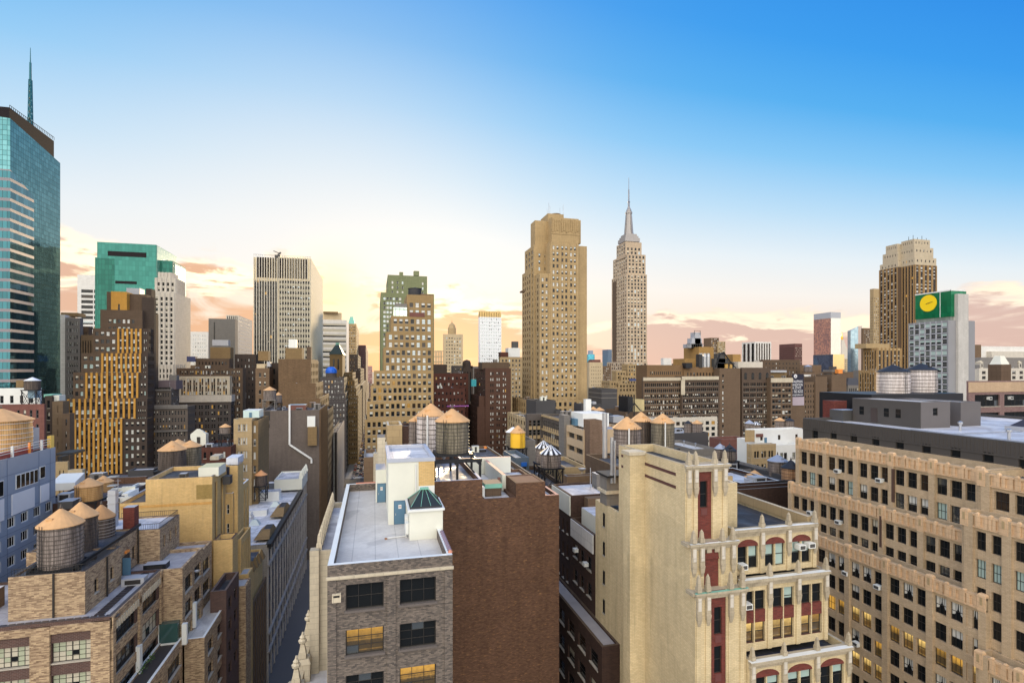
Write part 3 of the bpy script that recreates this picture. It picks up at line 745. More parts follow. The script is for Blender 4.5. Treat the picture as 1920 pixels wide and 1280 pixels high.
b = Bld('office_block', 'small white office block on the horizon right of the white ribbed tower', 'building')
b.pv(357, 390, 622, 720, WALLW, depth=40, Fs=spec(6, 4.5, .3, .4, 2, 4, mix=[('sky', 2), ('white', 2), ('dark', .6)], r=.2), roof=ROOFG)
b = Bld('concrete_block', 'plain grey concrete block without windows beside a ribbed tower', 'building')
b.pv(391, 441, 598, 600, GREYC, side=446, roof=ROOFD)
b.pbox('slot', 401, 402.4, 604, 640, 599.7, .5, FD)
b = Bld('ribbed_tower', 'grey tower with thin white ribs just left of the dark slab', 'tower')
b.pv(424, 447, 591, 640, PALE, side=473, Fs=spec(6, 60, .45, .97, .5, 1, mix=[('dark', 1)], r=.4, rows=1), Ss=spec(9, 3.9, .85, .10, 1, 2, mix=[('dark', 1)], r=.1), roof=ROOFG)

b = Bld('slab_tower', 'wide dark slab tower with thin white vertical fins and a blank cream end wall', 'skyscraper')
FIN = mat('white_fin', (0.58, 0.53, 0.43), .6, var=.1)
SL = spec(9, 3.95, .76, .50, .6, 17, mix=[('dark', 6), ('brown', 3), ('lit', .5), ('half', .4)], r=.5, pm=FIN, sm=mat('dark_spandrel', (0.035, 0.032, 0.028), .3, var=.2), pier=1.0, pw=.5, pyb=700)
SR = sp(SL, n=12, mix=[('dark', 6), ('brown', 1), ('half', 1), ('skyhalf', 1)], sm=mat('sheen_cream_spandrel', (0.46, 0.42, 0.30), .35, var=.15, vs=.08))  # pale spandrel colour stands in for a reflection on this part
b.pv(475, 522, 484, 420, SLABW, depth=30, par=1.5, Fs=SL, roof=ROOFD)
X0_ = b.last[0]
b.pv(522, 583, 484.5, 420, SLABW, side=605.5, par=1.5, Fs=SR, roof=ROOFD)
x0, x1, y0, y1, z0, z1 = b.last; x0 = X0_
m = MB(); bw_ = (x1 - x0 - 4.4) / 21
for i in range(21): m.box(x0 + 2.2 + bw_ * (i + .1), x0 + 2.2 + bw_ * (i + .9), y0 - .15, y0, z1 - 15.5, z1 - .8, CRN)
b.part('louvre', m)
m = MB()
for i in range(60): xx = x0 + (x1 - x0) * i / 59; m.bar((xx, y0 + .3, z1), (xx, y0 + .3, z1 + 1.1), .05, FD)
m.bar((x0, y0 + .3, z1 + 1.1), (x1, y0 + .3, z1 + 1.1), .06, FD); b.part('railing', m)
m = MB(); xx = gp(521, 424); m.box(xx - 2, xx + 2, 423, 427, z1 - 1, z1 + 2, DGREY); m.bar((xx, 424, z1 + 2), (xx + 2, 424, z1 + 4.2), .5, DGREY); m.bar((xx + 2, 424, z1 + 3), (xx - 3, 424, z1 + 5), .25, DGREY); b.part('roof_crane', m)

b = Bld('banded_tower', 'white tower with horizontal window bands right of the dark slab tower', 'tower')
b.pv(600, 650, 600, 560, WALLW, side=654, Fs=spec(1, 5.2, .985, .55, .5, 4, mix=[('blind', 1), ('half', 1)], r=.3, fr=FG, pyb=700), roof=ROOFG)
b.pbox('roof_canopy', 606, 634, 584, 587, 566, 8, mat('roof_canopy_brown', (.2, .13, .06), .7)); b.pbox('penthouse', 606, 640, 586, 601, 570, 12, TAN2)
b = Bld('tall_tower', 'distant orange tan tower under a green hipped roof', 'tower')
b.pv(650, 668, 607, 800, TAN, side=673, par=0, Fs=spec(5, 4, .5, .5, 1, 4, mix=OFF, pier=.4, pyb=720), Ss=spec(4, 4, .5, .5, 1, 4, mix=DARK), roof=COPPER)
x0, x1, y0, y1, z0, z1 = b.last
m = MB(); m.prism([(x0 + 2, y0 + 2), (x1 - 2, y0 + 2), (x1 - 2, y0 + 30), (x0 + 2, y0 + 30)], z1, z1 + 11, COPPER, taper=((x0 + x1) / 2, y0 + 16, .5)); b.part('hipped_roof', m)
b = Bld('far_tower', 'dark purple brown tower far down the street beside the pink sky gap', 'tower')
b.pv(672, 686, 647, 920, far('purple_brown_masonry', (0.15, 0.085, 0.085)), side=690, Fs=spec(8, 3.7, .4, .4, 1, 3, mix=DARK, pyb=730), roof=ROOFD)
b = Bld('far_tower', 'pink hazy tower at the very end of the street', 'tower')
b.pv(690, 698, 686, 1500, far('pink_masonry', (0.42, 0.24, 0.21)), depth=60, Fs=spec(4, 5, .5, .5, 1, 3, mix=OFF), roof=ROOFD)
b = Bld('terraced_building', 'tan building with ragged stepped terraces on the left side of the street', 'building')
for (l, r_, t, Yt, s_) in ((645, 661, 698, 500, 667), (648, 665, 712, 470, 671), (650, 668, 727, 452, 676), (652, 671, 741, 440, 679)):
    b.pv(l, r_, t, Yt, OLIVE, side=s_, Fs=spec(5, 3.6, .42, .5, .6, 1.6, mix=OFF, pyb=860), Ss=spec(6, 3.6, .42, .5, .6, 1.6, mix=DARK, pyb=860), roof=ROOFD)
b = Bld('street_block', 'dark block with stepped roofs beyond the tan terraced building', 'building')
for (l, r_, t, Yt, s_) in ((655, 671, 664, 700, 678), (658, 676, 690, 640, 683), (661, 680, 722, 600, 688)):
    b.pv(l, r_, t, Yt, DBRN, side=s_, Fs=spec(6, 4, .4, .45, .6, 2, mix=WARM, pyb=820), Ss=spec(10, 4, .4, .45, .6, 2, mix=DARK, pyb=840), roof=ROOFD)
b = Bld('street_block', 'farthest brown block on the left side of the street', 'building')
b.pv(668, 686, 735, 800, BRN2, side=693, Ss=spec(12, 4, .4, .45, .6, 2, mix=DARK, pyb=840), roof=ROOFD)

b = Bld('green_tower', 'pale green apartment tower rising behind the stepped tan tower', 'tower')
GR = spec(6, 3.3, .5, .55, 1.5, 3.5, mix=[('white', 3), ('sky', 2), ('dark', 2)], r=.2, fr=FW, pyb=700)
b.pv(727, 801, 515, 402, GREENB, side=724, Fs=sp(GR, n=7, ww=.32, skip=lambda i, n: i in (3, 4, 5), mt=4.5, fh=3.6), roof=ROOFG)
b.pv(714, 814, 548, 400, GREENB, side=712, Fs=sp(GR, n=16, ww=.72, skip=lambda i, n: i > 5), roof=ROOFG)
b.pbox('chimney', 776, 786, 508, 516, 404, 5, GREENB); b.pbox('chimney', 749, 756, 510, 516, 404, 4, GREENB)

# stepped tan tower, centre left
b = Bld('stepped_tower', 'stepped tan brick office tower with bright windows beside the narrow street', 'tower')
ST = spec(8, 3.62, .60, .60, .7, 1.4, grp=1, mix=[('white', 3), ('whalf', 3), ('half', 2), ('sky', 2), ('dark', 1.2), ('brown', .6)], r=.2, fr=FD, sill=True)
LOW = sp(ST, mix=[('dark', 3), ('skyhalf', 2), ('half', 2), ('whalf', 1.2), ('lit', .5), ('brown', 1)])
STM = far('olive_gold_brick', (0.315, 0.215, 0.10), 0.35)
STL = far('tan_gold_brick', (0.36, 0.25, 0.12), 0.3)
lv = [(763, 552, 268, 4, STM), (733, 592, 265, 7, STM), (724, 622, 263, 8, STM), (719, 651, 261, 9, STM), (701, 695, 259.5, 11, STL), (695, 722, 258.4, 12, STL), (688, 752, 257.4, 12, STL), (684, 786, 256.6, 13, STL)]
for i, (l, t, Yt, n, mm) in enumerate(lv):
    nxt = lv[i + 1][1] if i < len(lv) - 1 else 880
    b.pv(l, 812.5 + (i > 3) * .3, t, Yt, mm, depth=26, z0=str(nxt + 18) if i < len(lv) - 1 else 0, Fs=sp(ST if t < 690 else LOW, n=n, pyb=nxt + 4, mt=4.0 if i == 0 else 1.4), roof=ROOFD, cop=LIME)
b.pbox('glass_room', 738, 763, 576, 593, 266, 6, glasswall('pale_sunroom', (.45, .6, .55), (.8, .9, .8), 2, 4, (.1, .14, .12), .5, .2))
b.pbox('penthouse', 741, 763, 569, 577, 267, 5, GREYC)
b.pbox('brick_patch', 768, 796, 586, 594, 264.9, .3, RED)
tank(778, 539, 541.5, 555, 25, 272, 'wide black tank on top of the stepped tan tower', barrel=C_BLK, cone=C_BLK, hoops=0)
b.pbox('penthouse', 786, 812, 551, 557, 270, 8, BRN2)

b = Bld('slim_tower', 'slim pale tan tower with a small domed lantern on top', 'tower')
b.pv(832, 868, 626, 640, TAN2, side=831, Fs=spec(6, 4.2, .5, .42, 2, 4, mix=[('half', 2), ('brown', 2), ('sky', 1)], r=.3, pyb=700), roof=ROOFG, par=1)
x0, x1, y0, y1, z0, z1 = b.last; cx = (x0 + x1) / 2
m = MB(); m.lathe(cx, y0 + 12, [(5, z1 - 1), (5, z1 + 8), (4.4, z1 + 9), (3.6, z1 + 12), (1.5, z1 + 14), (.4, z1 + 15.5), (.1, z1 + 18)], 10, BUFF); b.part('lantern', m)
b = Bld('skeleton_frame', 'bare pale frame of an unfinished building beside the slim domed tower', 'frame')
m = MB()
for i in range(4):
    xx = gp(816 + i * 5.2, 560)
    for yy in (560, 574): m.bar((xx, yy, 0), (xx, yy, zz(657, xx, 560)), .45, TAN2)
for k in range(4):
    z_ = zz(658 + k * 10, gp(816, 560), 560); m.bar((gp(815, 560), 560, z_), (gp(832.5, 560), 560, z_), .4, TAN2); m.bar((gp(815, 560), 574, z_), (gp(832.5, 560), 574, z_), .4, TAN2)
b.part('frame', m)
b = Bld('deco_tower', 'short dark tower with vertical ribs and rounded shoulders', 'tower')
b.pv(868, 886, 690, 430, DBRN, side=866, Fs=spec(3, 30, .4, .8, .6, 3, mix=[('dark', 1)], r=.3, rows=1), par=0, roof=ROOFD)
x0, x1, y0, y1, z0, z1 = b.last; m = MB(); m.lathe((x0 + x1) / 2, y0 + 5, [((x1 - x0) * .45, z1), ((x1 - x0) * .45, z1 + 4), ((x1 - x0) * .36, z1 + 6), (.3, z1 + 7)], 8, DBRN, ph=.39); b.part('crown', m)

b = Bld('red_brick_building', 'dark red brick building with small lit windows right of the stepped tan tower', 'building')
RB = spec(9, 3.5, .4, .42, .7, 2.2, mix=[('white', 2), ('dark', 4), ('whalf', 1.5), ('lit', .35)], r=.2, fr=FD)
b.pv(812, 878, 700, 318, DRED, depth=20, Fs=sp(RB, pyb=790, n=8), roof=ROOFD)
b.pv(810, 872, 728, 300, DRED, depth=17, Fs=sp(RB, pyb=800, n=8), roof=ROOFD)
b.pbox('cornice', 838, 879, 760, 762, 299.6, .8, mat('violet_lit_strip', (.35, .1, .4), .5))  # a lit strip, its glow given only as plain violet colour
b.pbox('penthouse', 812, 838, 683, 701, 322, 10, DBRN)
b = Bld('white_glass_tower', 'bright blue and white gridded tower with a golden crown on the horizon', 'tower')
WG = spec(12, 4.6, .60, .55, .6, 1.2, mix=[('sky', 5), ('skyhalf', 1)], r=.25, fr=FW, pyb=700)
b.pv(899.5, 940, 594, 720, mat('white_aluminium', (.75, .77, .80), .5), side=897, Fs=WG, par=.5, roof=ROOFG)
x0, x1, y0, y1, z0, z1 = b.last; m = MB()
for i in range(9): m.box(x0 + (x1 - x0) * i / 9 + .3, x0 + (x1 - x0) * (i + .8) / 9, y0, y0 + 10, z1, z1 + 8, mat('golden_crown', (.60, .42, .16), .5, .2, var=.1))
m.box(x0, x1, y0 + 1, y0 + 9, z1, z1 + 5.5, TAN); b.part('crown', m)
b = Bld('brown_tower', 'very dark brown brick tower with paired white windows left of the big tan tower', 'tower')
BT = spec(3, 3.30, .52, .46, 2.0, 2.4, grp=2, gap=.5, mix=[('white', 5), ('whalf', 3), ('dark', 2.4), ('lit', .35)], r=.2, fr=FD)
DT = far('dark_maroon_brick', (0.125, 0.065, 0.045), 0.35)
b.pv(910, 958, 690, 300, DT, side=889, Fs=sp(BT, pyb=860), Ss=spec(5, 3.3, .4, .45, 1, 2.4, mix=DARK, pyb=860), roof=ROOFD)
b.pv(898, 911, 742, 301, DT, side=883, Ss=spec(6, 3.3, .4, .45, 1, 2.4, mix=DARK, pyb=860), roof=ROOFD)
b.pv(895, 911, 763, 300.4, DT, side=878, Ss=spec(6, 3.3, .4, .45, 1, 2.4, mix=DARK, pyb=860), roof=ROOFD)
b.pbox('penthouse', 904, 955, 679, 692, 305, 12, BRN); b.pbox('roof_tank', 926, 933, 674, 680, 307, 3, GREYC)
b.pbox('teal_tarpaulin', 884, 893, 711, 724, 300, 2, mat('teal_tarp', (.03, .30, .34), .7))
b = Bld('tan_building', 'tan building with a white plant room between the dark brown and the big tan tower', 'building')
b.pv(938, 985, 669, 420, BUFF, side=935, Fs=spec(7, 3.6, .45, .55, .7, 2, mix=OFF, pyb=760), roof=ROOFD)
b.pbox('plant_room', 953, 975, 652, 669, 424, 10, WHITEP); b.pbox('chimney', 961, 972, 640, 652, 426, 4, DGREY); b.pbox('penthouse', 939, 953, 660, 671, 422, 8, DRED)

# the big tan tower
b = Bld('tan_skyscraper', 'tall tan masonry skyscraper with notched crown in the middle of the skyline', 'skyscraper')
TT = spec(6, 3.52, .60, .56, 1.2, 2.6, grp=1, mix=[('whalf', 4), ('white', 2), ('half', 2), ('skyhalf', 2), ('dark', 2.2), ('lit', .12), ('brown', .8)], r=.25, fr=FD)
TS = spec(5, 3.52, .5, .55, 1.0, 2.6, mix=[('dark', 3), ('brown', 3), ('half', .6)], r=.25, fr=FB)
def pair(n, **k): return sp(TT, n=n, grp=2, ww=.66, gap=1.15, pier=.3, pw=1.0, **k)
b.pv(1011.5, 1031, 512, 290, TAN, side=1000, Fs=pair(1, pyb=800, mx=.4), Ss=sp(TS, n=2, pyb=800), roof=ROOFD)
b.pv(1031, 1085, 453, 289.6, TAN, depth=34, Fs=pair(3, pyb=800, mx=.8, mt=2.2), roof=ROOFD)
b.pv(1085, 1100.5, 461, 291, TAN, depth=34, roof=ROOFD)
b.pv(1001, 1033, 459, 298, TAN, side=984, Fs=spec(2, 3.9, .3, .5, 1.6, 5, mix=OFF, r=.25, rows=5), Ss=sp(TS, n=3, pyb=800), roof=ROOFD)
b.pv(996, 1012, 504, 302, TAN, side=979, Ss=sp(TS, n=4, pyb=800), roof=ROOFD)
b.pv(1034.5, 1085, 407, 291.5, TAN, depth=24, z0='455', Fs=spec(5, 14, .30, .95, 3.2, 13.2, mix=[('dark', 1)], r=.5, rows=1, pier=.35, pw=.9), roof=ROOFD)
x0, x1, y0, y1, z0, z1 = b.last; m = MB()
for i in range(12): xx = x0 + (x1 - x0) * (i + .5) / 12; m.box(xx - .28, xx + .28, y0 - .35, y0 - .004, z1 - 8.5 + (i % 3) * .5, z1 - .6 - (i % 2) * .8, TAN)
m.box(x0 - .3, x1 + .3, y0 - .2, y0 - .005, z1 - 9.6, z1 - 9.0, TAN)
b.part('crown_fluting', m)
b.pv(1003, 1036, 413, 299, TAN, side=995, z0='462', Fs=spec(3, 14, .16, .95, .6, 13.5, mix=[('dark', 1)], r=.5, rows=1, skip=lambda i, n: i != 2), roof=ROOFD)
b.pv(1027, 1057, 400, 303, TAN, depth=14, z0='415', roof=ROOFD)
b.pv(1076, 1089, 412, 294, TAN, depth=20, z0='456', roof=ROOFD)
m = MB(); xx = gp(1042, 308); m.lathe(xx, 308, [(3.2, zz(400, xx, 303)), (3.2, zz(398, xx, 303))], 14, BRN2); b.part('roof_drum', m)
for px_, t in ((1029, 380), (1031, 386), (1056, 384), (1026, 392), (1050, 390)): xx = gp(px_, 305); m = MB(); m.bar((xx, 305, zz(402, xx, 305)), (xx, 305, zz(t, xx, 305)), .07, LGREY); b.part('antenna', m)
m = MB(); xx = gp(981, 305); m.box(xx - 1.6, xx + .6, 303, 307, zz(548.5, xx, 305), zz(546, xx, 305), BRN); m.bar((xx - 1.4, 305, zz(546, xx, 305)), (xx + 1.2, 305, zz(543.5, xx, 305)), .15, BRN); b.part('window_cleaning_cradle', m)
b.pv(990, 1004, 750, 286, TAN, side=961, Ss=spec(7, 3.6, .55, .6, .6, 2, mix=DARK, r=.25, fr=FB, pier=.3, pyb=800), Fs=spec(1, 3.6, .4, .5, .5, 2, mix=DARK, pyb=780), roof=ROOFD)
b.pv(986, 1012, 783, 262, TAN2, side=952, Ss=spec(7, 3.6, .55, .6, .6, 2, mix=DARK, r=.25, fr=FB, pier=.3, pyb=840), Fs=spec(2, 3.6, .4, .5, .5, 2, mix=DARK, pyb=840), roof=ROOFD)
b.pv(1004, 1096, 750, 284, TAN, depth=8, Fs=spec(9, 3.7, .5, .6, 1.0, 1.4, mix=DARK, pyb=790), roof=ROOFD)

# the limestone skyscraper with the spire
b = Bld('spire_skyscraper', 'very tall limestone skyscraper with stepped shoulders and a silver needle spire', 'skyscraper')
EF = spec(6, 7.6, .50, .74, 1.2, 3, mix=[('dark', 4), ('brown', 2), ('half', 2), ('sky', 1)], r=.3, fr=FG, sm=mat('warm_spandrel', (.60, .47, .30), .5, .1, var=.15))
Ye = 1005.0
b.pv(1175, 1213, 513, Ye, ESBM, side=1147, Fs=sp(EF, pyb=700), Ss=sp(EF, n=8, pyb=700), roof=ROOFG)
b.pv(1176.5, 1210.5, 476, Ye + 2, ESBM, side=1149.5, z0='520', Fs=sp(EF, n=5), Ss=sp(EF, n=7), roof=ROOFG)
b.pv(1173, 1203, 453, Ye + 8, ESBM, side=1156, z0='482', Fs=sp(EF, n=4, mt=12), Ss=sp(EF, n=4), roof=ROOFG)
b.pv(1171, 1214, 678, Ye - 12, ESBM, side=1138, Fs=sp(EF, pyb=720), Ss=sp(EF, n=8, pyb=720), roof=ROOFG)
x0 = gp(1160, Ye + 30); b.box('light_slot', gp(1175, Ye) - .6, gp(1175, Ye) + .3, Ye + 48, Ye + 66, 60, zz(520, gp(1175, Ye), Ye), BRN)
SIL = mat('silver_mast', (0.29, 0.27, 0.26), 0.4, 0.5, var=.15, vs=.1)
cx, cy = gp(1179, Ye + 35), Ye + 35.0
def ze(py): return zz(py, cx, cy)
m = MB()
for l, t0, t1 in ((15, 456, 449), (13, 450, 445), (11, 446, 441)):
    r_ = l * dep(cx, cy) / 1000; m.box(cx - r_, cx + r_, cy - r_, cy + r_, ze(t0), ze(t1), SIL)
b.part('mast_base', m)
k = dep(cx, cy) / 1000
m = MB(); m.lathe(cx, cy, [(10 * k, ze(445)), (7.5 * k, ze(432)), (6.2 * k, ze(415)), (5.6 * k, ze(402)), (6.4 * k, ze(401)), (6.4 * k, ze(398)), (5 * k, ze(397)), (4.6 * k, ze(394)), (3 * k, ze(391)), (2 * k, ze(388))], 12, SIL)
for i in range(4):
    an = i * math.pi / 2 + .2; m.bar((cx + 9.5 * k * math.cos(an), cy + 9.5 * k * math.sin(an), ze(444)), (cx + 5.6 * k * math.cos(an), cy + 5.6 * k * math.sin(an), ze(404)), 1.1 * k, SIL)
b.part('mast', m)
m = MB(); m.lathe(cx, cy, [(1.9 * k, ze(389)), (1.9 * k, ze(380)), (2.6 * k, ze(379)), (1.3 * k, ze(377)), (1.2 * k, ze(356)), (.6 * k, ze(355)), (.4 * k, ze(333))], 8, mat('grey_antenna', (.22, .23, .27), .5, .4)); b.part('spire', m)

b = Bld('far_tower', 'tiny turquoise glass tower on the horizon right of the big tan tower', 'tower')
b.pv(1103, 1115, 664, 1500, glasswall('turquoise_glass', (.03, .3, .42), (.15, .6, .75), 3, 4, (.05, .2, .3), .4, .2), depth=40, roof=ROOFG); b.pbox('crown', 1106, 1112, 657, 664, 1505, 15, BLUEP)
b = Bld('far_tower', 'tiny dark blue tower against the left flank of the spire skyscraper', 'tower')
b.pv(1140, 1149, 655, 1450, mat('slate_blue', (.10, .15, .22), .5), depth=40, roof=ROOFG)
b = Bld('tan_block', 'plain tan block low on the skyline between the tan and the spire skyscraper', 'building')
b.pv(1105, 1130, 679, 620, TAN2, side=1101, Fs=spec(6, 4.5, .25, .4, 2, 5, mix=DARK, pyb=730), roof=ROOFD); b.pbox('penthouse', 1110, 1126, 674, 680, 626, 10, RED)
b = Bld('gothic_building', 'tan gothic revival building with stepped wings and a central tower', 'building')
GO = spec(6, 3.8, .5, .55, .8, 2, mix=DARK, r=.3, fr=FB, pier=.4, pw=.8)
for (l, r_, t, Yt, s_, n) in ((1177, 1193, 682, 500, 1166, 3), (1156, 1174, 695, 496, 1148, 3), (1165, 1208, 704, 492, 1150, 8), (1144, 1166, 714, 486, 1128, 4), (1160, 1209, 718, 482, 1142, 8), (1130, 1160, 726, 478, 1112, 6), (1158, 1209, 736, 474, 1126, 9), (1112, 1160, 752, 466, 1108, 8)):
    b.pv(l, r_, t, Yt, BUFF, side=s_, Fs=sp(GO, n=n, pyb=800), Ss=sp(GO, n=4, pyb=800), roof=ROOFD)
b.pbox('blue_awning', 1182, 1195, 710, 714, 473, 3, mat('blue_awning_cloth', (.05, .08, .22), .8))

# right-hand horizon
b = Bld('office_block', 'small pale box building low on the horizon right of the spire skyscraper', 'building')
b.pv(1244, 1259, 671, 900, WALLW, side=1239, roof=ROOFG)
b = Bld('far_tower', 'pair of joined brown apartment slabs behind the rooftop cooling towers', 'tower')
b.pv(1333, 1348, 633, 950, BRN2, depth=25, Fs=spec(5, 4, .6, .5, .6, 2, mix=OFF, pyb=700), roof=ROOFD); b.pv(1347, 1360, 640, 945, BUFF, side=1344, Fs=spec(5, 4, .6, .5, .6, 2, mix=OFF, pyb=700), roof=ROOFD)
b = Bld('ribbed_block', 'squat black tower with bold white vertical ribs on the right horizon', 'tower')
RBK = spec(6, 60, .62, .96, 1, 3, mix=[('dark', 1)], r=.8, rows=1, pm=WALLW)
b.pv(1416, 1446, 640.5, 900, WALLW, side=1391, Fs=sp(RBK, n=6, mix=[('brown', 1)]), Ss=sp(RBK, n=3), roof=ROOFD)
b = Bld('far_tower', 'flat topped maroon glass block on the right horizon', 'tower')
b.pv(1490, 1504, 644, 1000, far('maroon_cladding', (.18, .085, .075)), side=1461, Fs=spec(6, 4.5, .7, .5, 1, 9, mix=[('half', 2), ('brown', 2)]), Ss=spec(14, 4.5, .7, .35, 1, 9, mix=[('brown', 1)]), roof=ROOFD)
b = Bld('mirror_tower', 'mirror glass tower reflecting orange and blue patches on the right horizon', 'tower')
b.pv(1558, 1576.5, 596, 700, GPAL, side=1526, par=0, roof=ROOFG)
x0, x1, y0, y1, z0, z1 = b.last; b.box('glazing', x0 - .4, x0 - .05, y0, y1, z1 - 85, z1 - .2, GMIR); b.box('crown', x0 - .4, x1, y0, y1, z1, z1 + 9.5, LGREY)
b.pv(1562, 1583, 664, 690, GGLD, side=1525, par=0, roof=ROOFG); x0, x1, y0, y1, z0, z1 = b.last; b.box('glazing', x0 - .4, x0 - .05, y0, y1, 0, z1 - .2, GBLK)
b = Bld('pyramid_tower', 'pale stone tower with a pointed roof and golden tip on the right horizon', 'tower')
b.pv(1577, 1595, 672, 1200, TAN2, depth=20, par=0, roof=ROOFG, Fs=spec(5, 5, .5, .5, 1, 3, mix=DARK)); x0, x1, y0, y1, z0, z1 = b.last
m = MB(); m.prism([(x0, y0), (x1, y0), (x1, y1), (x0, y1)], z1, zz(636, x0, y0), PALE, taper=((x0 + x1) / 2 - 3, (y0 + y1) / 2, .22)); b.part('roof', m)
xx = (x0 + x1) / 2 - 3; m = MB(); m.lathe(xx, (y0 + y1) / 2, [(2.6, zz(637, xx, y0)), (3.2, zz(632, xx, y0)), (1.5, zz(629, xx, y0)), (.2, zz(621, xx, y0))], 8, mat('gold_leaf', (.85, .5, .08), .35, .6)); b.part('finial', m)
b = Bld('glass_tower', 'slanted blue glass tower beside the golden tipped stone tower', 'tower')
m = MB(); Yc = 1050.0; xa, xb, xc_ = gp(1595, Yc), gp(1609, Yc - 14), gp(1616.5, Yc)
P = [(xa, Yc), (xb, Yc - 14), (xc_, Yc), (xc_, Yc + 9), (xa, Yc + 9)]; zt_ = [zz(620, xa, Yc), zz(612, xb, Yc), zz(611, xc_, Yc), zz(611, xc_, Yc), zz(620, xa, Yc)]
GSL = glasswall('steel_blue_glass', (.16, .26, .34), (.42, .55, .62), 2.5, 3.6, (.2, .28, .33), .7, .08)
for i in range(5):
    j = (i + 1) % 5; m.face([P[i] + (0,), P[j] + (0,), P[j] + (zt_[j],), P[i] + (zt_[i],)], GSL if i != 1 else GPAL)
b.part('wall', m); m = MB(); m.face([P[i] + (zt_[i] - .4,) for i in range(5)], LGREY); b.part('roof', m)
b = Bld('apartment_tower', 'brown apartment tower squeezed between blue glass and the ornate dark tower', 'tower')
b.pv(1619, 1640, 615, 800, BRN2, depth=5, Fs=spec(6, 3.6, .6, .5, 1, 5, mix=OFF, pyb=690), roof=BRN)

# the dark art deco tower and its neighbours
b = Bld('deco_skyscraper', 'brown art deco skyscraper with pale stepped stone crown on the right', 'skyscraper')
DK = spec(5, 3.55, .52, .56, .9, 2.0, mix=[('whalf', 3), ('white', 1), ('dark', 3), ('half', 1)], r=.3, fr=FD, pm=far('gold_brown_pier', (.34, .22, .10)), sm=DBRN, pier=.35, pw=1.1, pyb=740)
CRM = far('pale_crown_stone', (0.50, 0.42, 0.30), .45)
Yd = 432.0
b.pv(1715, 1757, 496, Yd, BRN, side=1684, Fs=DK, Ss=sp(DK, n=5, mix=DARK), roof=ROOFD)
x0, x1, y0, y1, z0, z1 = b.last
yw = (x0 - 5) / ax(1648)
b.vol(x0 - 5, x0 + 14, y1 - 4, yw, 0, z1, BRN, Fs=spec(1, 3.55, .5, .5, .4, 2, mix=DARK, zb=40), Ls=sp(DK, n=5, zb=40), roof=ROOFD)
CW = spec(5, 4.6, .3, .5, 1.2, 2.4, mix=DARK, r=.3, fr=FG)
for k, (ins, ht) in enumerate(((.4, 8), (2.2, 19), (4.2, 28))):
    b.vol(x0 + ins, x1 - ins, y0 + ins, y1, z1 - 1, z1 + ht, CRM, Fs=sp(CW, zb=z1 + ht - 9), Ls=sp(CW, zb=z1 + ht - 9), roof=ROOFD)
    b.vol(x0 - 4.6 + ins, x0 + 12, y1 - 3.6 + ins, yw - ins, z1 - 1, z1 + ht - 2, CRM, Ls=sp(CW, n=5, zb=z1 + ht - 10), roof=ROOFD)
for i in range(5): xx = x0 + 2 + i * 6; m = MB(); m.bar((xx, y0 + 8, z1 + 27), (xx, y0 + 8, z1 + 31 + (i % 2) * 2), .15, FD); b.part('antenna', m)
b = Bld('annex_tower', 'narrow tan tower tucked behind the left flank of the art deco skyscraper', 'tower')
b.pv(1638, 1652, 541, 560, BUFF, side=1631, Fs=spec(4, 3.6, .4, .5, .6, 12, mix=OFF, pyb=700), Ss=spec(5, 3.6, .4, .5, .6, 12, mix=OFF, pyb=700), roof=ROOFD)
b = Bld('ribbed_building', 'lower tan building with brown vertical ribs below the art deco skyscraper', 'building')
RI = spec(6, 3.55, .5, .55, .6, 2, mix=[('dark', 3), ('whalf', 2), ('half', 1)], r=.3, pm=far('gold_brown_pier', (0, 0, 0)), sm=DBRN, pier=.35, pw=.9, pyb=750)
b.pv(1645, 1690, 652, 330, TAN, side=1619, Fs=RI, Ss=sp(RI, n=5), roof=ROOFD, cop=PALE)
b.pv(1641, 1680, 694, 318, TAN, side=1610, Fs=RI, Ss=sp(RI, n=6), roof=ROOFD, cop=PALE)
b.pbox('penthouse', 1624, 1668, 644, 653, 334, 10, TAN)

# low roofs that fill the distance along the horizon
random.seed(77)
FILL = [BRN, BRN2, BUFF, GREYB, TAN2, LIME, PALE, GREYC]
for i in range(64):
    px_ = -20 + i * 31 + random.uniform(-9, 9); Yf = random.choice((520, 640, 760, 900, 1080)); wpx = random.uniform(16, 38)
    if 655 < px_ + wpx / 2 < 735: continue
    top = random.uniform(684, 702) if random.random() < .75 else random.uniform(672, 684)
    b = Bld('distant_block', 'small distant block among the low roofs that line the horizon', 'building', 'low blocks along the horizon')
    m_ = random.choice(FILL); b.pv(px_, px_ + wpx, top, Yf, m_, depth=16, Fs=spec(random.randint(4, 7), random.uniform(3.8, 5), random.uniform(.35, .6), random.uniform(.4, .55), 1, random.uniform(2, 4), mix=OFF, pyb=735), roof=ROOFD, cop=random.choice((m_, LIME)))
    x0, x1, y0, y1, z0, z1 = b.last
    if random.random() < .6: q = random.uniform(.1, .5); b.box('penthouse', x0 + (x1 - x0) * q, x0 + (x1 - x0) * (q + .3), y0 + 3, y0 + 10, z1 - 1, z1 + random.uniform(2.5, 6), random.choice(FILL))
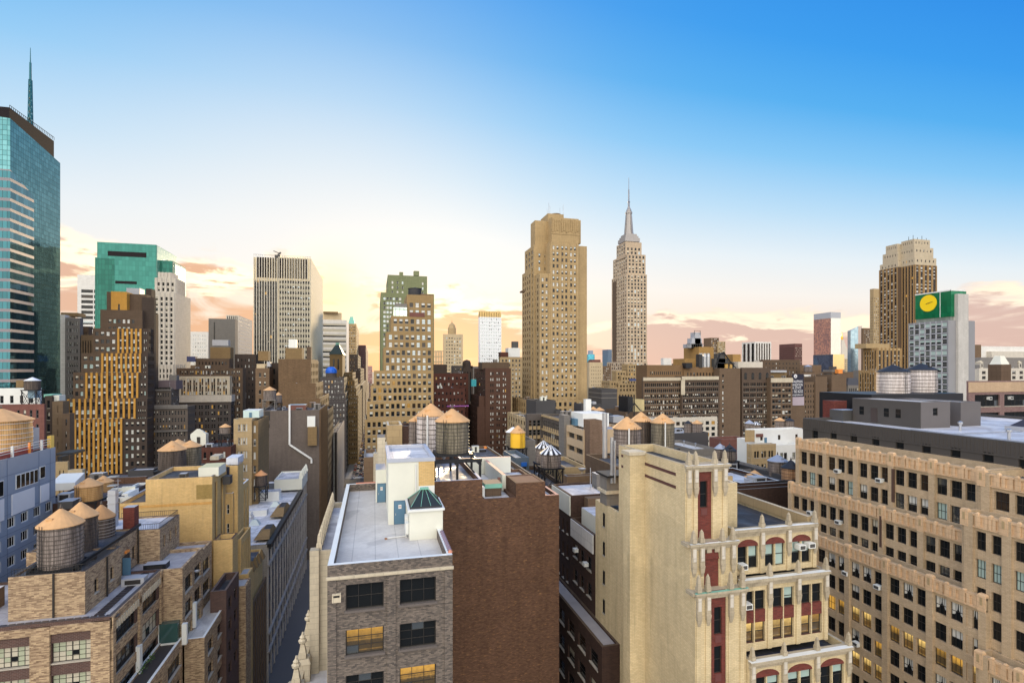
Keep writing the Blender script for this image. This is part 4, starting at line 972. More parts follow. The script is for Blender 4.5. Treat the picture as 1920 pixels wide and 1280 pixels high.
# ------------------------------------------------------------------ middle distance, right
HG = glasswall('hotel_glazing', (0.10, 0.16, 0.16), (0.62, 0.70, 0.70), 1.15, 1.55, (0.45, 0.46, 0.48), 0.45, 0.12)
b = Bld('hotel_tower', 'grey hotel tower with bare concrete shaft and green glass box showing a yellow disc', 'tower')
CONC = stone('bare_concrete', (0.50, 0.48, 0.45), 0.4); GRP = mat('grey_panel', (0.25, 0.25, 0.265), .6, var=.08, vs=.2)
Yh = 217.0
b.pv(1778, 1828, 600, Yh, GRP, side=1703, Ss=spec(7, 3.05, .80, .66, .4, 1.2, grp=1, gap=.25, mix=[('sky', 2), ('ghalf', 2), ('dark', 2), ('green', 2), ('skyhalf', 2)], r=.15, fr=FW, pm=LGREY, sm=GRP, pyb=760), roof=ROOFG)
x0, x1, y0, y1, z0, z1 = b.last
xp0, xp1 = gp(1797, Yh - 1.2), gp(1816, Yh - 1.2); zt_ = zz(551, xp0, Yh)
b.box('concrete_shaft', xp0, xp1, Yh - 1.2, Yh + 10, 0, zt_, CONC)
gx = x0 + 3; gy1 = gx / ax(1716); gy0 = gx / ax(1783)
zb_, zt2_ = zz(593, gx, gy0), zz(545, gx, gy0)
GRN = glasswall('green_box_glass', (0.0, 0.10, 0.04), (0.01, 0.26, 0.11), 1.6, 3.4, (0.0, 0.16, 0.07), .35, .15)
b.box('green_glass_box', gx, gx + 11, gy0, gy1, zb_, zt2_, GRN, ROOFG)
b.box('glass_lobby', gx + .4, gx + 10, gy0 + .4, gy1 - .4, z1 - 1, zb_, glasswall('lobby_glass', (.15, .2, .18), (.4, .45, .4), 2, 5, (.25, .27, .26), .4, .2))
m = MB(); m.box(gx - .2, xp1 + .3, gy0 - .3, gy0 + .3, zt2_, zt2_ + .6, WHITEP); m.box(gx - .2, gx + .4, gy0, gy1, zt2_, zt2_ + .6, WHITEP); b.part('roof_frame', m)
m = MB(); cy = gx / ax(1741); cz = zz(568.5, gx, cy); rr = 4.6
ring = [(gx - .35, cy + rr * math.cos(i * math.pi / 24), cz + rr * math.sin(i * math.pi / 24)) for i in range(48)]
m.face(ring, mat('yellow_disc_paint', (0.95, 0.66, 0.0), .5)); back = [(gx - .05,) + p[1:] for p in ring]
for i in range(48): m.face([ring[i], ring[(i + 1) % 48], back[(i + 1) % 48], back[i]], mat('yellow_disc_paint', (0, 0, 0)))
h = MB(); h.bar((gx - .45, cy + 1.2, cz - .35), (gx - .45, cy - 1.3, cz + .35), .13, FD); h.bar((gx - .45, cy - 1.3, cz + .35), (gx - .45, cy - 2.6, cz + .55), .07, FD)
b.part('disc', m, [('hand', h)])
b.box('mullion', gx - .25, gx - .02, gx / ax(1763) - .12, gx / ax(1763) + .12, zb_, zt2_, WHITEP)

b = Bld('palace_hotel', 'ornate stone building with mansard roof and dormers at the right edge', 'building')
b.pv(1836, 1990, 690, 330, PALE, side=1832, Fs=spec(11, 4.2, .5, .6, 1, 2.4, grp=1, mix=DARK, r=.4, fr=FG, sill=True, pyb=740), roof=ROOFD, cop=LIME)
x0, x1, y0, y1, z0, z1 = b.last
m = MB(); m.prism([(x0 + 1, y0 + 1), (x1, y0 + 1), (x1, y0 + 26), (x0 + 1, y0 + 26)], z1 - .5, z1 + 9, GREYC, taper=((x0 + x1) / 2, y0 + 14, .9), top=ROOFD); b.part('mansard_roof', m)
for i in range(7):
    xx = x0 + 4 + i * (x1 - x0 - 8) / 6; m = MB(); m.box(xx - 1.3, xx + 1.3, y0 + .6, y0 + 5, z1, z1 + 4.6, PALE); m.prism([(xx - 1.7, y0 + .4), (xx + 1.7, y0 + .4), (xx + 1.7, y0 + 5), (xx - 1.7, y0 + 5)], z1 + 4.6, z1 + 6.4, LIME, taper=(xx, y0 + 2, .2))
    m.face([(xx - .7, y0 + .58, z1 + .8), (xx + .7, y0 + .58, z1 + .8), (xx + .7, y0 + .58, z1 + 3.6), (xx - .7, y0 + .58, z1 + 3.6)], GD); b.part('dormer', m)
b.box('penthouse', x0 + 4, x0 + 17, y0 + 10, y0 + 24, z1 + 8, z1 + 20, BRN2); b.box('plant_room', x0 + 17, x1, y0 + 12, y0 + 24, z1 + 9, z1 + 19, WALLW)
b.box('plant_room', x0 + 26, x1, y0 + 8, y0 + 12, z1 + 8, z1 + 14.5, PALE)

b = Bld('brick_loft', 'plum brick loft building with wide black windows at the right edge', 'building')
PB = brick('plum_mottled_brick', (0.24, 0.135, 0.135), (0.34, 0.22, 0.19), (0.24, 0.18, 0.17), .5, .17, .02, .25, .2, .3)
b.pv(1816, 1990, 714, 92, PB, side=1812, Fs=spec(3, 4.15, .84, .66, 1.2, 3.2, grp=1, mix=[('dark', 1)], r=.35, fr=FD, style=(6, 2), sill=True, pyb=800), roof=ROOFD, cop=LIME)
x0, x1, y0, y1, z0, z1 = b.last; b.box('parapet_band', x0 - .1, x1, y0 - .12, y0 - .002, z1 - 2.6, z1 - .3, brick('tan_band_brick', (.52, .37, .24), (.46, .32, .2), (.36, .27, .19), .5, .17, .02, .3, .2, .3))
for k in range(3):
    xx = x0 + 6 + k * 6.7; m = MB(); m.box(xx, xx + .9, y0 - .3, y0 + .3, z1 - 4.4, z1 - 3.7, WHITEP); m.box(xx + .08, xx + .82, y0 - .31, y0 - .3, z1 - 4.3, z1 - 3.8, DGREY); b.part('air_conditioner', m)
m = MB(); xc_ = gp(1878, 100); m.box(xc_ - 1.7, xc_ + 1.7, 99, 102, z1 - 1, zz(683, xc_, 100), BRN); m.prism([(xc_ - 1.5, 99.2), (xc_ + 1.5, 99.2), (xc_ + 1.5, 101.8), (xc_ - 1.5, 101.8)], zz(683, xc_, 100), zz(667, xc_, 100), CREAM, taper=(xc_, 100.5, .5)); b.part('chimney', m)

# the long brown loft blocks under the skyline
LF = spec(6, 3.95, .86, .60, .8, 1.2, grp=3, gap=.35, mix=[('dark', 3), ('brown', 2), ('half', .5)], r=.3, fr=FD, sill=True)
LB = sp(LF, mix=lambda k: [('dark', 4), ('brown', 2), ('half', .3)] if k < 2 else [('whalf', 2), ('white', .7), ('half', 2), ('skyhalf', 1), ('dark', 4 if k > 2 else 7), ('brown', 2)])
LBR = far('umber_brick', (0.20, 0.135, 0.088), .35); LBD = far('dark_umber_brick', (0.135, 0.095, 0.07), .35)
b = Bld('loft_block', 'long umber brick loft block with rows of triple windows below the spire skyscraper', 'building')
b.pv(1206, 1278, 707, 330, LBR, side=1203, Fs=sp(LB, n=6, mt=4.2, pyb=830), roof=ROOFD, cop=LIME)
x0, x1, y0, y1, z0, z1 = b.last
b.pv(1278, 1349, 705, 328.5, LBD, depth=24, Fs=sp(LB, n=6, mt=4.4, pyb=830), roof=ROOFD, cop=LIME)
X0, X1, Y0_, Y1_, Z0, Z1 = b.last
for zz_, n_ in ((z1, 0),): b.box('cornice', x0 - .3, x1, 329.3, 329.95, z1 - 2.4, z1 - .2, LIME); b.box('cornice', X0, X1 - 1, 327.8, 328.45, Z1 - 2.6, Z1 - .2, LIME)
b.box('quoin_strip', X0 - .6, X0 + 2.4, 328, 328.4, Z1 - 13, Z1 - 2.6, LIME)
b.pv(1349, 1388, 690, 329, LBR, depth=26, Fs=spec(4, 3.95, .34, .52, 1, 4.5, mix=[('white', 2), ('dark', 2), ('whalf', 2)], r=.25, skip=lambda i, n: i != 0, grp=1, pyb=850, sill=True), roof=ROOFD)
b.pv(1213, 1282, 684, 337, far('rust_tan_brick', (.27, .165, .085)), depth=16, Fs=spec(16, 5, .5, .45, 2, 4.6, mix=DARK, rows=1), roof=ROOFD)
b.pv(1282, 1350, 688, 336, far('rust_tan_brick', (0, 0, 0)), depth=18, Fs=spec(10, 5, .4, .45, 2, 4.0, mix=DARK, rows=1), roof=ROOFD)
b.pv(1310, 1338, 650, 350, far('ochre_stucco', (.36, .215, .075)), side=1282, roof=ROOFD); b.pv(1284, 1312, 672, 352, far('ochre_stucco', (0, 0, 0)), side=1262, roof=ROOFD)
b.pbox('water_tank_box', 1286, 1298, 680, 690, 333, 5, BLACKM); b.pbox('plant_room', 1374, 1389, 664, 690, 352, 12, far('ochre_stucco', (0, 0, 0)))
b.pv(1206, 1345, 784, 322, PALE, depth=8, Fs=spec(12, 4, .6, .6, 1, 3, mix=WARM, pyb=850), roof=ROOFD)
m = MB(); xc_ = gp(1304, 356)
for (l, r_, t) in ((1289, 1318, 645), (1297, 1316, 634), (1303, 1314, 623)):
    m.box(gp(l, 356), gp(r_, 356), 356, 362, zz(652, xc_, 356), zz(t, xc_, 356), LGREY)
for px_ in range(1288, 1322, 4): xx = gp(px_, 355.5); m.bar((xx, 355.5, zz(652, xx, 356)), (xx, 355.5, zz(646 - (px_ % 3) * 2, xx, 356)), .14, DGREY)
m.bar((gp(1288, 355), 355, zz(645, xc_, 356)), (gp(1321, 355), 355, zz(645, xc_, 356)), .12, DGREY); m.bar((gp(1302, 355), 355, zz(628, xc_, 356)), (gp(1302, 355), 355, zz(620, xc_, 356)), .14, DGREY); m.bar((gp(1302, 355), 355, zz(620, xc_, 356)), (gp(1313, 355), 355, zz(620, xc_, 356)), .14, DGREY); m.bar((gp(1313, 355), 355, zz(628, xc_, 356)), (gp(1313, 355), 355, zz(620, xc_, 356)), .14, DGREY)
b.part('machine_deck', m)
for k in range(3):
    m = MB(); xx = gp(1317 + k * 7, 336); m.lathe(xx, 338, [(1.5, zz(690, xx, 336)), (1.5, zz(668, xx, 336)), (1.2, zz(665, xx, 336)), (1.2, zz(662, xx, 336))], 14, STEEL); b.part('cooling_tower', m)
b.pbox('cooling_tower_frame', 1311, 1317, 664, 689, 335.5, 4, FD)
m = MB()
for l, r_, t in ((1345, 1352, 663), (1352, 1360, 661), (1340, 1366, 672), (1366, 1376, 678)):
    xx = gp((l + r_) / 2, 334); m.box(gp(l, 334), gp(r_, 334), 334, 338, zz(692, xx, 334), zz(t, xx, 334), DGREY)
for a_, c_ in (((1342, 688), (1351, 662)), ((1351, 662), (1357, 660)), ((1357, 660), (1368, 676)), ((1368, 676), (1380, 690)), ((1346, 680), (1378, 682))):
    p_ = (gp(a_[0], 333), 333, zz(a_[1], gp(a_[0], 333), 333)); q_ = (gp(c_[0], 333), 333, zz(c_[1], gp(c_[0], 333), 333)); m.bar(p_, q_, .3, BLACKM)
b.part('steel_dunnage', m)
b.pbox('equipment_crate', 1360, 1365, 682, 692, 333, 2, ORANGE if False else mat('ochre_panel', (.45, .27, .07), .7)); b.pbox('equipment_crate', 1369, 1373, 682, 692, 333, 2, mat('ochre_panel', (0, 0, 0)))

b = Bld('loft_block', 'brown loft block with bright triple windows left of the black painted wall sign', 'building')
b.pv(1391, 1445, 689, 330, LBD, side=1388, Fs=sp(LB, n=4, mt=11, ww=.8, pyb=850), roof=ROOFD)
x0, x1, y0, y1, z0, z1 = b.last
m = MB()
for i in range(4):
    xx = x0 + (i + .5) * (x1 - x0) / 4; m.box(xx - 1.1, xx + 1.1, y0 - .04, y0 + .1, z1 - 8.5, z1 - 4.6, GD); m.lathe(xx, y0 + .02, [(1.1, z1 - 4.6), (.7, z1 - 3.9), (.1, z1 - 3.6)], 10, GD)
b.part('arched_window', m)
b.pv(1445, 1486, 708, 326, LBR, depth=26, Fs=sp(LB, n=2, grp=3, mt=4.2, pyb=850), roof=ROOFD, cop=LIME)
x0, x1, y0, y1, z0, z1 = b.last; b.box('cornice', x0, x1, 325.4, 325.95, z1 - 3.4, z1 - .2, LIME)
b.pbox('glass_canopy', 1428, 1475, 694, 698, 332, 8, LGREY); b.pbox('penthouse', 1430, 1475, 697, 709, 334, 10, OLIVE)
b.pbox('plant_room', 1384, 1430, 678, 690, 345, 12, PALE)
b = Bld('party_wall_building', 'brown building whose blank side carries the black painted sign', 'building')
b.pv(1485, 1508, 703, 330, LBR, depth=20, roof=ROOFD)
b.pv(1507, 1529, 716, 331, LBR, depth=20, Fs=spec(4, 3.9, .35, .5, .6, 2, mix=DARK, r=.2, pyb=790), roof=ROOFD)
b.pv(1529, 1551, 706, 330, LBR, depth=20, roof=ROOFD); b.pv(1559.5, 1587, 702, 330, LBR, depth=20, roof=ROOFD)
b.pbox('light_shaft_wall', 1550, 1560, 700, 800, 338, 3, FD)
for k in range(5): b.pbox('bridge', 1550.5, 1560, 718 + k * 10, 719.5 + k * 10, 333, .5, GREYC)
b.pbox('plant_room', 1501, 1551, 702, 717, 345, 6, WALLW)
# painted sign
sx0, sx1, Ys = gp(1485.5, 329.6), gp(1507, 329.6), 329.55
SB = mat('sign_black', (.012, .012, .03), .7); SWt = mat('sign_white', (.75, .75, .78), .7)
def zs_(py): return zz(py, sx0, Ys)
def text_mesh(name, s, size, m, loc, rz=0.0, wide=None, parent=None):
    c = bpy.data.curves.new(name, 'FONT'); c.body = s; c.size = size; c.extrude = .02; c.align_x = 'LEFT'
    o = bpy.data.objects.new(name, c); COL.objects.link(o)
    dg = bpy.context.evaluated_depsgraph_get(); me = bpy.data.meshes.new_from_object(o.evaluated_get(dg)); bpy.data.objects.remove(o)
    w0 = max(v.co.x for v in me.vertices) - min(v.co.x for v in me.vertices); k = wide / w0 if wide else 1.0
    for v in me.vertices: v.co = Vector((v.co.x * k, -v.co.z, v.co.y))
    me.materials.clear(); me.materials.append(m)
    for p in me.polygons: p.material_index = 0
    o = link(name, me, parent, loc, rz); return o
m = MB(); m.box(sx0, sx1, Ys, Ys + .2, zs_(744), zs_(701), SB); m2 = MB(); m2.box(sx0 + .1, sx1 + .3, Ys, Ys + .2, zs_(760), zs_(744), mat('lilac_paint', (.42, .35, .40), .8, var=.12))
m3 = MB(); cz = zs_(705); cxx = gp(1491.5, Ys); m3.face([(cxx + 1.45 * math.cos(i * .2618), Ys - .04, cz + 1.45 * math.sin(i * .2618)) for i in range(24)], SWt)
sg = thing('wall_sign', 'black painted wall sign with white lettering and a round emblem on the brown brick wall', 'sign', [('board', m), ('blank_panel', m2), ('emblem', m3)])
off = Vector(sg.location)
for s, py, hh, l, r_ in (('k', 707.6, 2.0, 1490.3, 1493), ('KAUFMAN', 717.4, 2.05, 1485.8, 1504), ('ANIZATION', 723.6, 2.0, 1485.8, 1504.8), ('AL ESTATE', 729, 1.7, 1485.8, 1502), (': 563 6252', 736, 2.2, 1485.8, 1505), ('anorganization.com', 741.5, 1.5, 1485.8, 1505)):
    xx = gp(l, Ys); text_mesh('lettering', s, hh / .72, SB if s == 'k' else SWt, Vector((xx, Ys - .06, zs_(py))) - off, 0, gp(r_, Ys) - xx, sg)
b = Bld('roof_block', 'low brown stone building with dark hipped roof left of the ribbed tan building', 'building')
b.pv(1590, 1612, 722, 420, GREYC, side=1580, Fs=spec(5, 6, .5, .7, 1, 3, mix=DARK), roof=ROOFD); x0, x1, y0, y1, z0, z1 = b.last
m = MB(); m.prism([(x0 - 1, y0), (x1, y0), (x1, y1), (x0 - 1, y1)], z1, z1 + 7, mat('slate_roof', (.06, .065, .085), .6), taper=((x0 + x1) / 2, (y0 + y1) / 2, .7)); b.part('roof_cap', m)
b = Bld('brown_block', 'dark brown block with rooftop tank behind the wall sign building', 'building')
b.pv(1430, 1500, 674, 420, BRN, side=1424, Fs=spec(10, 4, .3, .35, 2, 3, mix=[('white', 1), ('dark', 3)], pyb=710), roof=ROOFD)
b.pv(1500, 1540, 684, 424, BRN2, depth=20, roof=ROOFD); b.pbox('brick_chimney', 1572, 1580, 692, 700, 420, 4, ORANGE); b.pv(1560, 1600, 697, 425, LBR, depth=20, roof=ROOFD)
tank(1515, 684, 687, 697, 14, 410, 'grey roof tank behind the wall sign building', barrel=W_GREY, cone=C_GRY, hoops=3)

# charcoal sheds and yards in front of the tan skyscraper
b = Bld('charcoal_building', 'windowless charcoal building with pale ledge lines right of the big tan skyscraper', 'building')
CHAR = mat('charcoal_stucco', (.055, .053, .056), .8, var=.18, vs=.15)
b.pv(1128, 1157, 729, 262, CHAR, side=1103, roof=ROOFD, cop=GREYC)
x0, x1, y0, y1, z0, z1 = b.last; m = MB()
for q in (2.2, 4.6): m.box(x0 - .2, x1, y0 - .2, y0, z1 - q - .35, z1 - q, GREYC); m.box(x0 - .2, x0, y0, y1, z1 - q - .35, z1 - q, GREYC)
b.part('ledge', m)
b.pv(1090, 1127, 758, 236, CHAR, side=1076, roof=ROOFD); b.pbox('roof_unit', 1112, 1118, 753, 759, 238, 3, LGREY); b.pbox('roof_unit', 1100, 1109, 755, 759, 240, 3, LGREY)
b = Bld('charcoal_shed', 'small charcoal rooftop shed in front of the big tan skyscraper', 'building')
b.pv(1005, 1042, 751, 232, CHAR, depth=16, roof=ROOFD); b.pv(1042, 1051, 768, 231, CHAR, depth=12, roof=ROOFD)
b = Bld('cream_shed', 'stained cream rooftop shed with black frame in front of the long loft block', 'building')
b.pv(1187, 1208, 749, 215, mat('stained_cream', (.52, .43, .22), .8, var=.35, vs=.5), depth=9, roof=ROOFD)
b.pv(1177, 1187, 744, 214, BLACKM, depth=9, roof=ROOFD); b.pv(1172, 1212, 772, 212, BRN, depth=20, roof=ROOFD)
m = MB()
for a_, c_ in (((1189, 740), (1189, 785)), ((1189, 755), (1203, 772)), ((1189, 755), (1178, 775))): m.bar((gp(a_[0], 210), 210, zz(a_[1], gp(a_[0], 210), 210)), (gp(c_[0], 210), 210, zz(c_[1], gp(c_[0], 210), 210)), .2, BLACKM)
b.part('steel_frame', m)
b = Bld('dark_roof_building', 'low dark building with flat roofs behind the three large tanks', 'building')
b.pv(1150, 1262, 806, 165, BRN, side=1134, Fs=spec(12, 4, .3, .5, 1, 2, mix=DARK, pyb=830), roof=ROOFD, cop=GREYC)
b.pbox('roof_hatch', 1150, 1170, 780, 792, 200, 6, LGREY); b.pbox('roof_unit', 1139, 1150, 776, 790, 205, 4, BLACKM)

# stone office wing, striped tank court
b = Bld('office_wing', 'grey brown stone building with rows of dark windows right of the yellow tank', 'building')
OW = spec(3, 3.7, .72, .62, .6, 2.6, grp=1, mix=[('dark', 3), ('white', 1), ('brown', 1)], r=.3, fr=FG, sm=BUFF, pyb=880)
b.pv(988, 1017, 776, 205, GREYB, side=985, Fs=OW, roof=ROOFD, cop=GREYC)
X0 = gp(1017, 205); yn = X0 / ax(1057)
b.vol(X0, X0 + 14, yn, 204.9, 0, zz(776, X0, 205), GREYB, Ls=sp(OW, n=10, mt=2.2, grp=1, zb=20), roof=ROOFD, cop=BUFF)
x0, x1, y0, y1, z0, z1 = b.last
for q in (.2, 5.6, 9.6): b.box('cornice', x0 - .45, x0 - .01, y0, y1, z1 - q - .7, z1 - q, BUFF)
b = Bld('balcony_building', 'building with cream spandrel bands between bare concrete piers', 'building')
X0 = gp(1094, 150); yf_ = X0 / ax(1062); zt_ = zz(806, X0, 150)
BB = spec(2, 4.1, .96, .45, .6, 1.9, grp=1, mix=[('dark', 1)], r=.8, fr=FG, style=(5, 1), zb=20)
b.bay = 4; b.vol(X0, X0 + 16, 150, yf_, 0, zt_, mat('cream_band', (.56, .42, .27), .75, var=.12), Ls=BB, roof=ROOFW)
b.box('pier', X0 - .8, X0 + 1.2, yf_ - .1, yf_ + 5, 0, zt_ + 3.2, GREYC); b.pv(1106, 1129, 788, 146, brick('patched_brown_brick', (.22, .135, .09), (.30, .20, .14), (.2, .15, .11), .6, .2, .02, .45, .5, .3), side=1094, roof=ROOFD)
b.box('plant_room', X0 + 3, X0 + 12, 158, 168, zt_, zt_ + 4.2, WHITEP); b.box('roof_unit', X0 + 2, X0 + 4, 162, 166, zt_, zt_ + 2.2, BLUED); b.box('chimney', X0 + 9, X0 + 11, 170, 172, zt_, zt_ + 8, WHITEP)
b = Bld('brick_tenement', 'low plain brown brick building with two pairs of windows left of the yellow tank', 'building')
b.pv(868, 943, 858.5, 188, BRN2, depth=27, Fs=spec(3, 3.4, .42, .5, 1, 2.5, grp=2, gap=.6, mix=[('skyhalf', 2), ('dark', 2)], r=.25, sill=True, pyb=910), roof=ROOFD, cop=LIME)
b.pbox('roof_plank', 908, 913, 837, 841, 214, 2, ORANGE)
b = Bld('narrow_building', 'brown building with one long row of windows running towards the striped tanks', 'building')
b.pv(980, 1003, 893, 96, BRN2, side=931, Ss=spec(10, 4.2, .7, .5, .6, 2.0, mix=DARK, r=.3, pyb=960), roof=ROOFD, cop=GREYC)
b = Bld('painted_shed', 'slate blue rooftop hut with painted graffiti blotches under the yellow tank', 'building')
SLB = mat('slate_blue_paint', (.085, .115, .145), .7, var=.2, vs=.4)
b.pv(966, 992, 858, 118, SLB, side=944, roof=ROOFG); x0, x1, y0, y1, z0, z1 = b.last
random.seed(3)
for i in range(5):
    cy, cz = y0 + 1.2 + i * 2.1, z1 - 2.6 - .3 * (i % 2); mm = mat('spray_paint_' + ('white', 'peach')[i == 2], ((.65, .66, .72), (.7, .42, .25))[i == 2], .7)
    m = MB()
    for k in range(4):
        yy, z_ = cy + random.uniform(-.5, .5), cz + random.uniform(-.6, .6); r_ = random.uniform(.25, .6)
        m.face([(x0 - .02 - k * .004, yy + r_ * (.6 + .4 * math.sin(j * 2.3)) * math.cos(j * .5236), z_ + r_ * math.sin(j * .5236)) for j in range(12)], mm)
    b.part('graffiti', m)
b.pbox('blue_tarpaulin', 978, 988, 867, 874, 117.5, .5, mat('bright_blue_tarp', (.01, .12, .5), .6)); b.pbox('door', 979, 986, 876, 893, 117.8, .2, BLACKM)
b.pv(960, 1004, 893, 112, BRN2, depth=22, roof=ROOFD)
b.pv(968, 1004, 826, 140, GREYC, depth=12, roof=ROOFD)
tank(971, 797, 810, 838, 28, 137, 'bright yellow painted water tank with a tan cone roof', barrel=W_YEL, hoops=0, stand=3.2)
tank(962, 800, 809, 834, 26, 146, 'mossy tank with pale roof half hidden behind the yellow tank', barrel=W_MOSS, cone=C_WHT, hoops=5, stand=3)
tank(1032.5, 834, 849, 874, 38.5, 103, 'weathered tank with black and white striped roof, nearer of the striped pair', cone=C_WHT, stripe=C_BLK, hoops=5, stand=4.2)
tank(1019, 825, 838, 866, 30, 113, 'pinkish weathered tank under a striped roof, farther of the striped pair', cone=C_WHT, stripe=C_BLK, hoops=5, stand=4.0)
b = Bld('brick_court', 'low brick courtyard roof with dish antenna beside the striped tanks', 'building')
b.pv(1063, 1122, 893, 90, BRN2, side=1056, roof=mat('rusty_roof', (.22, .12, .09), .9, var=.3), cop=GREYC, par=1.3)
x0, x1, y0, y1, z0, z1 = b.last
m = MB(); m.lathe(x0 + 4.5, y0 + 4, [(.05, z1 - 1), (.06, z1), (.5, z1 + .2), (.75, z1 + .55)], 12, LGREY, False); b.part('dish_antenna', m)
b.pv(1060, 1100, 876, 108, BUFF, depth=14, roof=ROOFD); b.pv(1004, 1063, 912, 100, BRN, depth=22, roof=ROOFD)
tank(1112.5, 762, 767, 784, 15, 205, 'small pinkish tank, left one of a pair before the charcoal building', hoops=4, barrel=W_GREY); tank(1124, 763, 768.5, 787, 19, 200, 'small grey tank, right one of a pair before the charcoal building', hoops=4)
tank(1175.5, 781, 801.5, 852, 51, 84, 'big grey barrel tank with white pipe, leftmost of three behind the yellow brick tower', hoops=8, pipe=True)
tank(1202, 772, 788, 850, 39, 96, 'dark tank with broad tan cone between the two big grey tanks', barrel=W_DARK, hoops=8)
tank(1242.5, 775, 791, 838, 43, 92, 'big grey tank with upright white pipe, rightmost of three behind the yellow brick tower', hoops=8, pipe=True, barrel=W_MOSS)
b = Bld('tank_house', 'dark building carrying the three large tanks behind the yellow brick tower', 'building')
b.vol(gp(1168, 80), gp(1290, 80), 80, 96, 0, 58.6, BRN, roof=ROOFD); b.pv(1264, 1328, 812, 165, CHAR, depth=16, roof=ROOFG)
tank(1290, 788, 793, 813, 15, 170, 'small dim tank with black roof on the dark box behind the yellow brick tower', cone=C_BLK, hoops=4, stand=1); tank(1307, 787, 793, 815, 19, 168, 'small grey tank with tan roof on the dark box behind the yellow brick tower', hoops=4, stand=1)
b = Bld('rose_brick_building', 'faded rose brick building behind the pinnacled tower roof', 'building')
b.pv(1352, 1402, 823, 150, RED, side=1330, Fs=spec(5, 4, .3, .4, 2, 5, mix=DARK, skip=lambda i, n: i < 4), roof=ROOFD, cop=GREYC); b.pbox('stucco_patch', 1388, 1400, 824, 836, 149.6, .4, CREAM)
b.pv(1300, 1345, 842, 140, GREYC, depth=20, roof=ROOFG)
tank(1350, 831, 840, 860, 20, 112, 'tank with pale grey roof, half hidden beside a black roofed tank', cone=C_GRY, hoops=5); tank(1368, 833, 843.5, 862, 24, 107, 'grey barrel tank with black cone on an open black frame', cone=C_BLK, hoops=5, stand=3.4)
b = Bld('white_tan_building', 'white and tan building with two roof tanks left of the pinnacled loft', 'building')
WT = spec(3, 3.5, .66, .5, .5, 1.9, grp=2, gap=.2, mix=[('whalf', 3), ('dark', 3), ('white', 1)], r=.25, fr=FD, style='dh', sill=True, pyb=920)
b.pv(1409, 1455, 833, 122, BUFF, side=1400, Fs=WT, Ss=sp(WT, n=2), roof=ROOFD, cop=CREAM)
b.pv(1455, 1506, 834, 122, WHITEP, depth=16, Fs=sp(WT, n=2, mt=2.2, ww=.6, style=(4, 2)), roof=ROOFW)
b.pv(1415, 1506, 806, 127, WHITEP, side=1398, z0=52, Fs=spec(5, 3.4, .3, .4, .8, 1.6, mix=[('brown', 1)], r=.2, rows=1, skip=lambda i, n: i in (1, 3)), roof=ROOFW)
b.pbox('door', 1434, 1438, 820, 831, 126.8, .2, BLUED); b.pbox('rust_panel', 1418, 1431, 813, 819, 126.8, .2, RED); b.pbox('brick_panel', 1398, 1415, 806, 828, 126.9, .3, BUFF)
tank(1462, 782, 787.5, 808, 17, 138, 'brown tank with flat tan cap on the white building roof', hoops=4); tank(1479.5, 783, 788, 809, 17, 137, 'brown tank with black cap on the white building roof', cone=C_BLK, hoops=4)
tank(1405, 787, 793, 806, 16, 140, 'small tank with pale blue roof at the left end of the white building', cone=C_GRY, hoops=3); tank(1417.5, 790, 795, 808, 16, 139, 'small tank with striped roof at the left end of the white building', cone=C_WHT, stripe=C_BLK, hoops=3)
tank(1458, 852, 863, 898, 34, 98, 'grey barrel tank with blue grey cone left of the pinnacled loft', cone=C_GRY, hoops=7, stand=2); tank(1483, 862, 876, 906, 33, 92, 'orange wooden tank with black cone touching the pinnacled loft', barrel=wood('orange_staves', (.30, .14, .06), (.60, .36, .20)), cone=C_BLK, hoops=5, stand=2)
tank(1415, 881, 893, 904, 35, 96, 'wide shallow tan cone roof of a low tank among dark roofs', hoops=2)
b = Bld('low_roofs', 'low brick building with white roof edge between the yellow wing and the grey tank', 'building')
b.pv(1388, 1462, 905, 88, DKBR, depth=14, Fs=spec(3, 3.6, .4, .4, 1, 1.6, mix=WARM, rows=1, r=.2, style='dh'), roof=ROOFW, cop=WHITEP); b.pv(1380, 1500, 918, 84, DKBR, depth=3, roof=ROOFD, cop=GREYC)
b.pv(1395, 1440, 880, 104, GREYC, depth=18, roof=ROOFG); b.pv(1440, 1500, 902, 90, CHAR, depth=20, roof=ROOFD)

# ------------------------------------------------------------------ middle distance, left
b = Bld('gold_ribbed_tower', 'brown tower stepping down in tiers with golden terracotta ribs', 'tower')
TI = spec(7, 3.62, .62, .50, .5, 1.6, mix=[('whalf', 3), ('white', 2), ('dark', 3), ('half', 1.5), ('ghalf', .8)], r=.25, fr=FD)
GO = sp(TI, pm=GOLD, sm=DBRN, pier=.35, pw=.85)
b.pv(237, 275, 552, 300, BRN, side=283, roof=ROOFD); b.pv(208, 238, 547, 297, GOLD, depth=20, Fs=spec(1, 20, .14, .9, .5, 6, mix=[('dark', 1)], r=.3, rows=1), roof=ROOFD)
b.pv(200, 209, 547, 299, BRN, depth=10, roof=ROOFD); b.pbox('roof_tank', 237, 262, 540, 552, 310, 6, LGREY); b.pbox('chimney', 273, 284, 541, 557, 306, 5, DBRN)
b.pv(188, 267, 582, 295, BRN, depth=20, Fs=sp(TI, n=6, pyb=616, mx=3, mt=4.5), roof=ROOFD, cop=TAN)
b.pv(266, 289, 558, 298, DBRN, side=292.5, roof=ROOFD)
tiers = [(174, 220, 266, 278, 616, 292, 4, 5), (152, 190, 265, 277, 662, 289, 3, 8), (137, 160, 260, 277, 698, 286, 2, 10), (121, 126, 255, 276, 746, 283, 0, 12), (126, 130, 230, 276, 784, 280, 0, 11)]
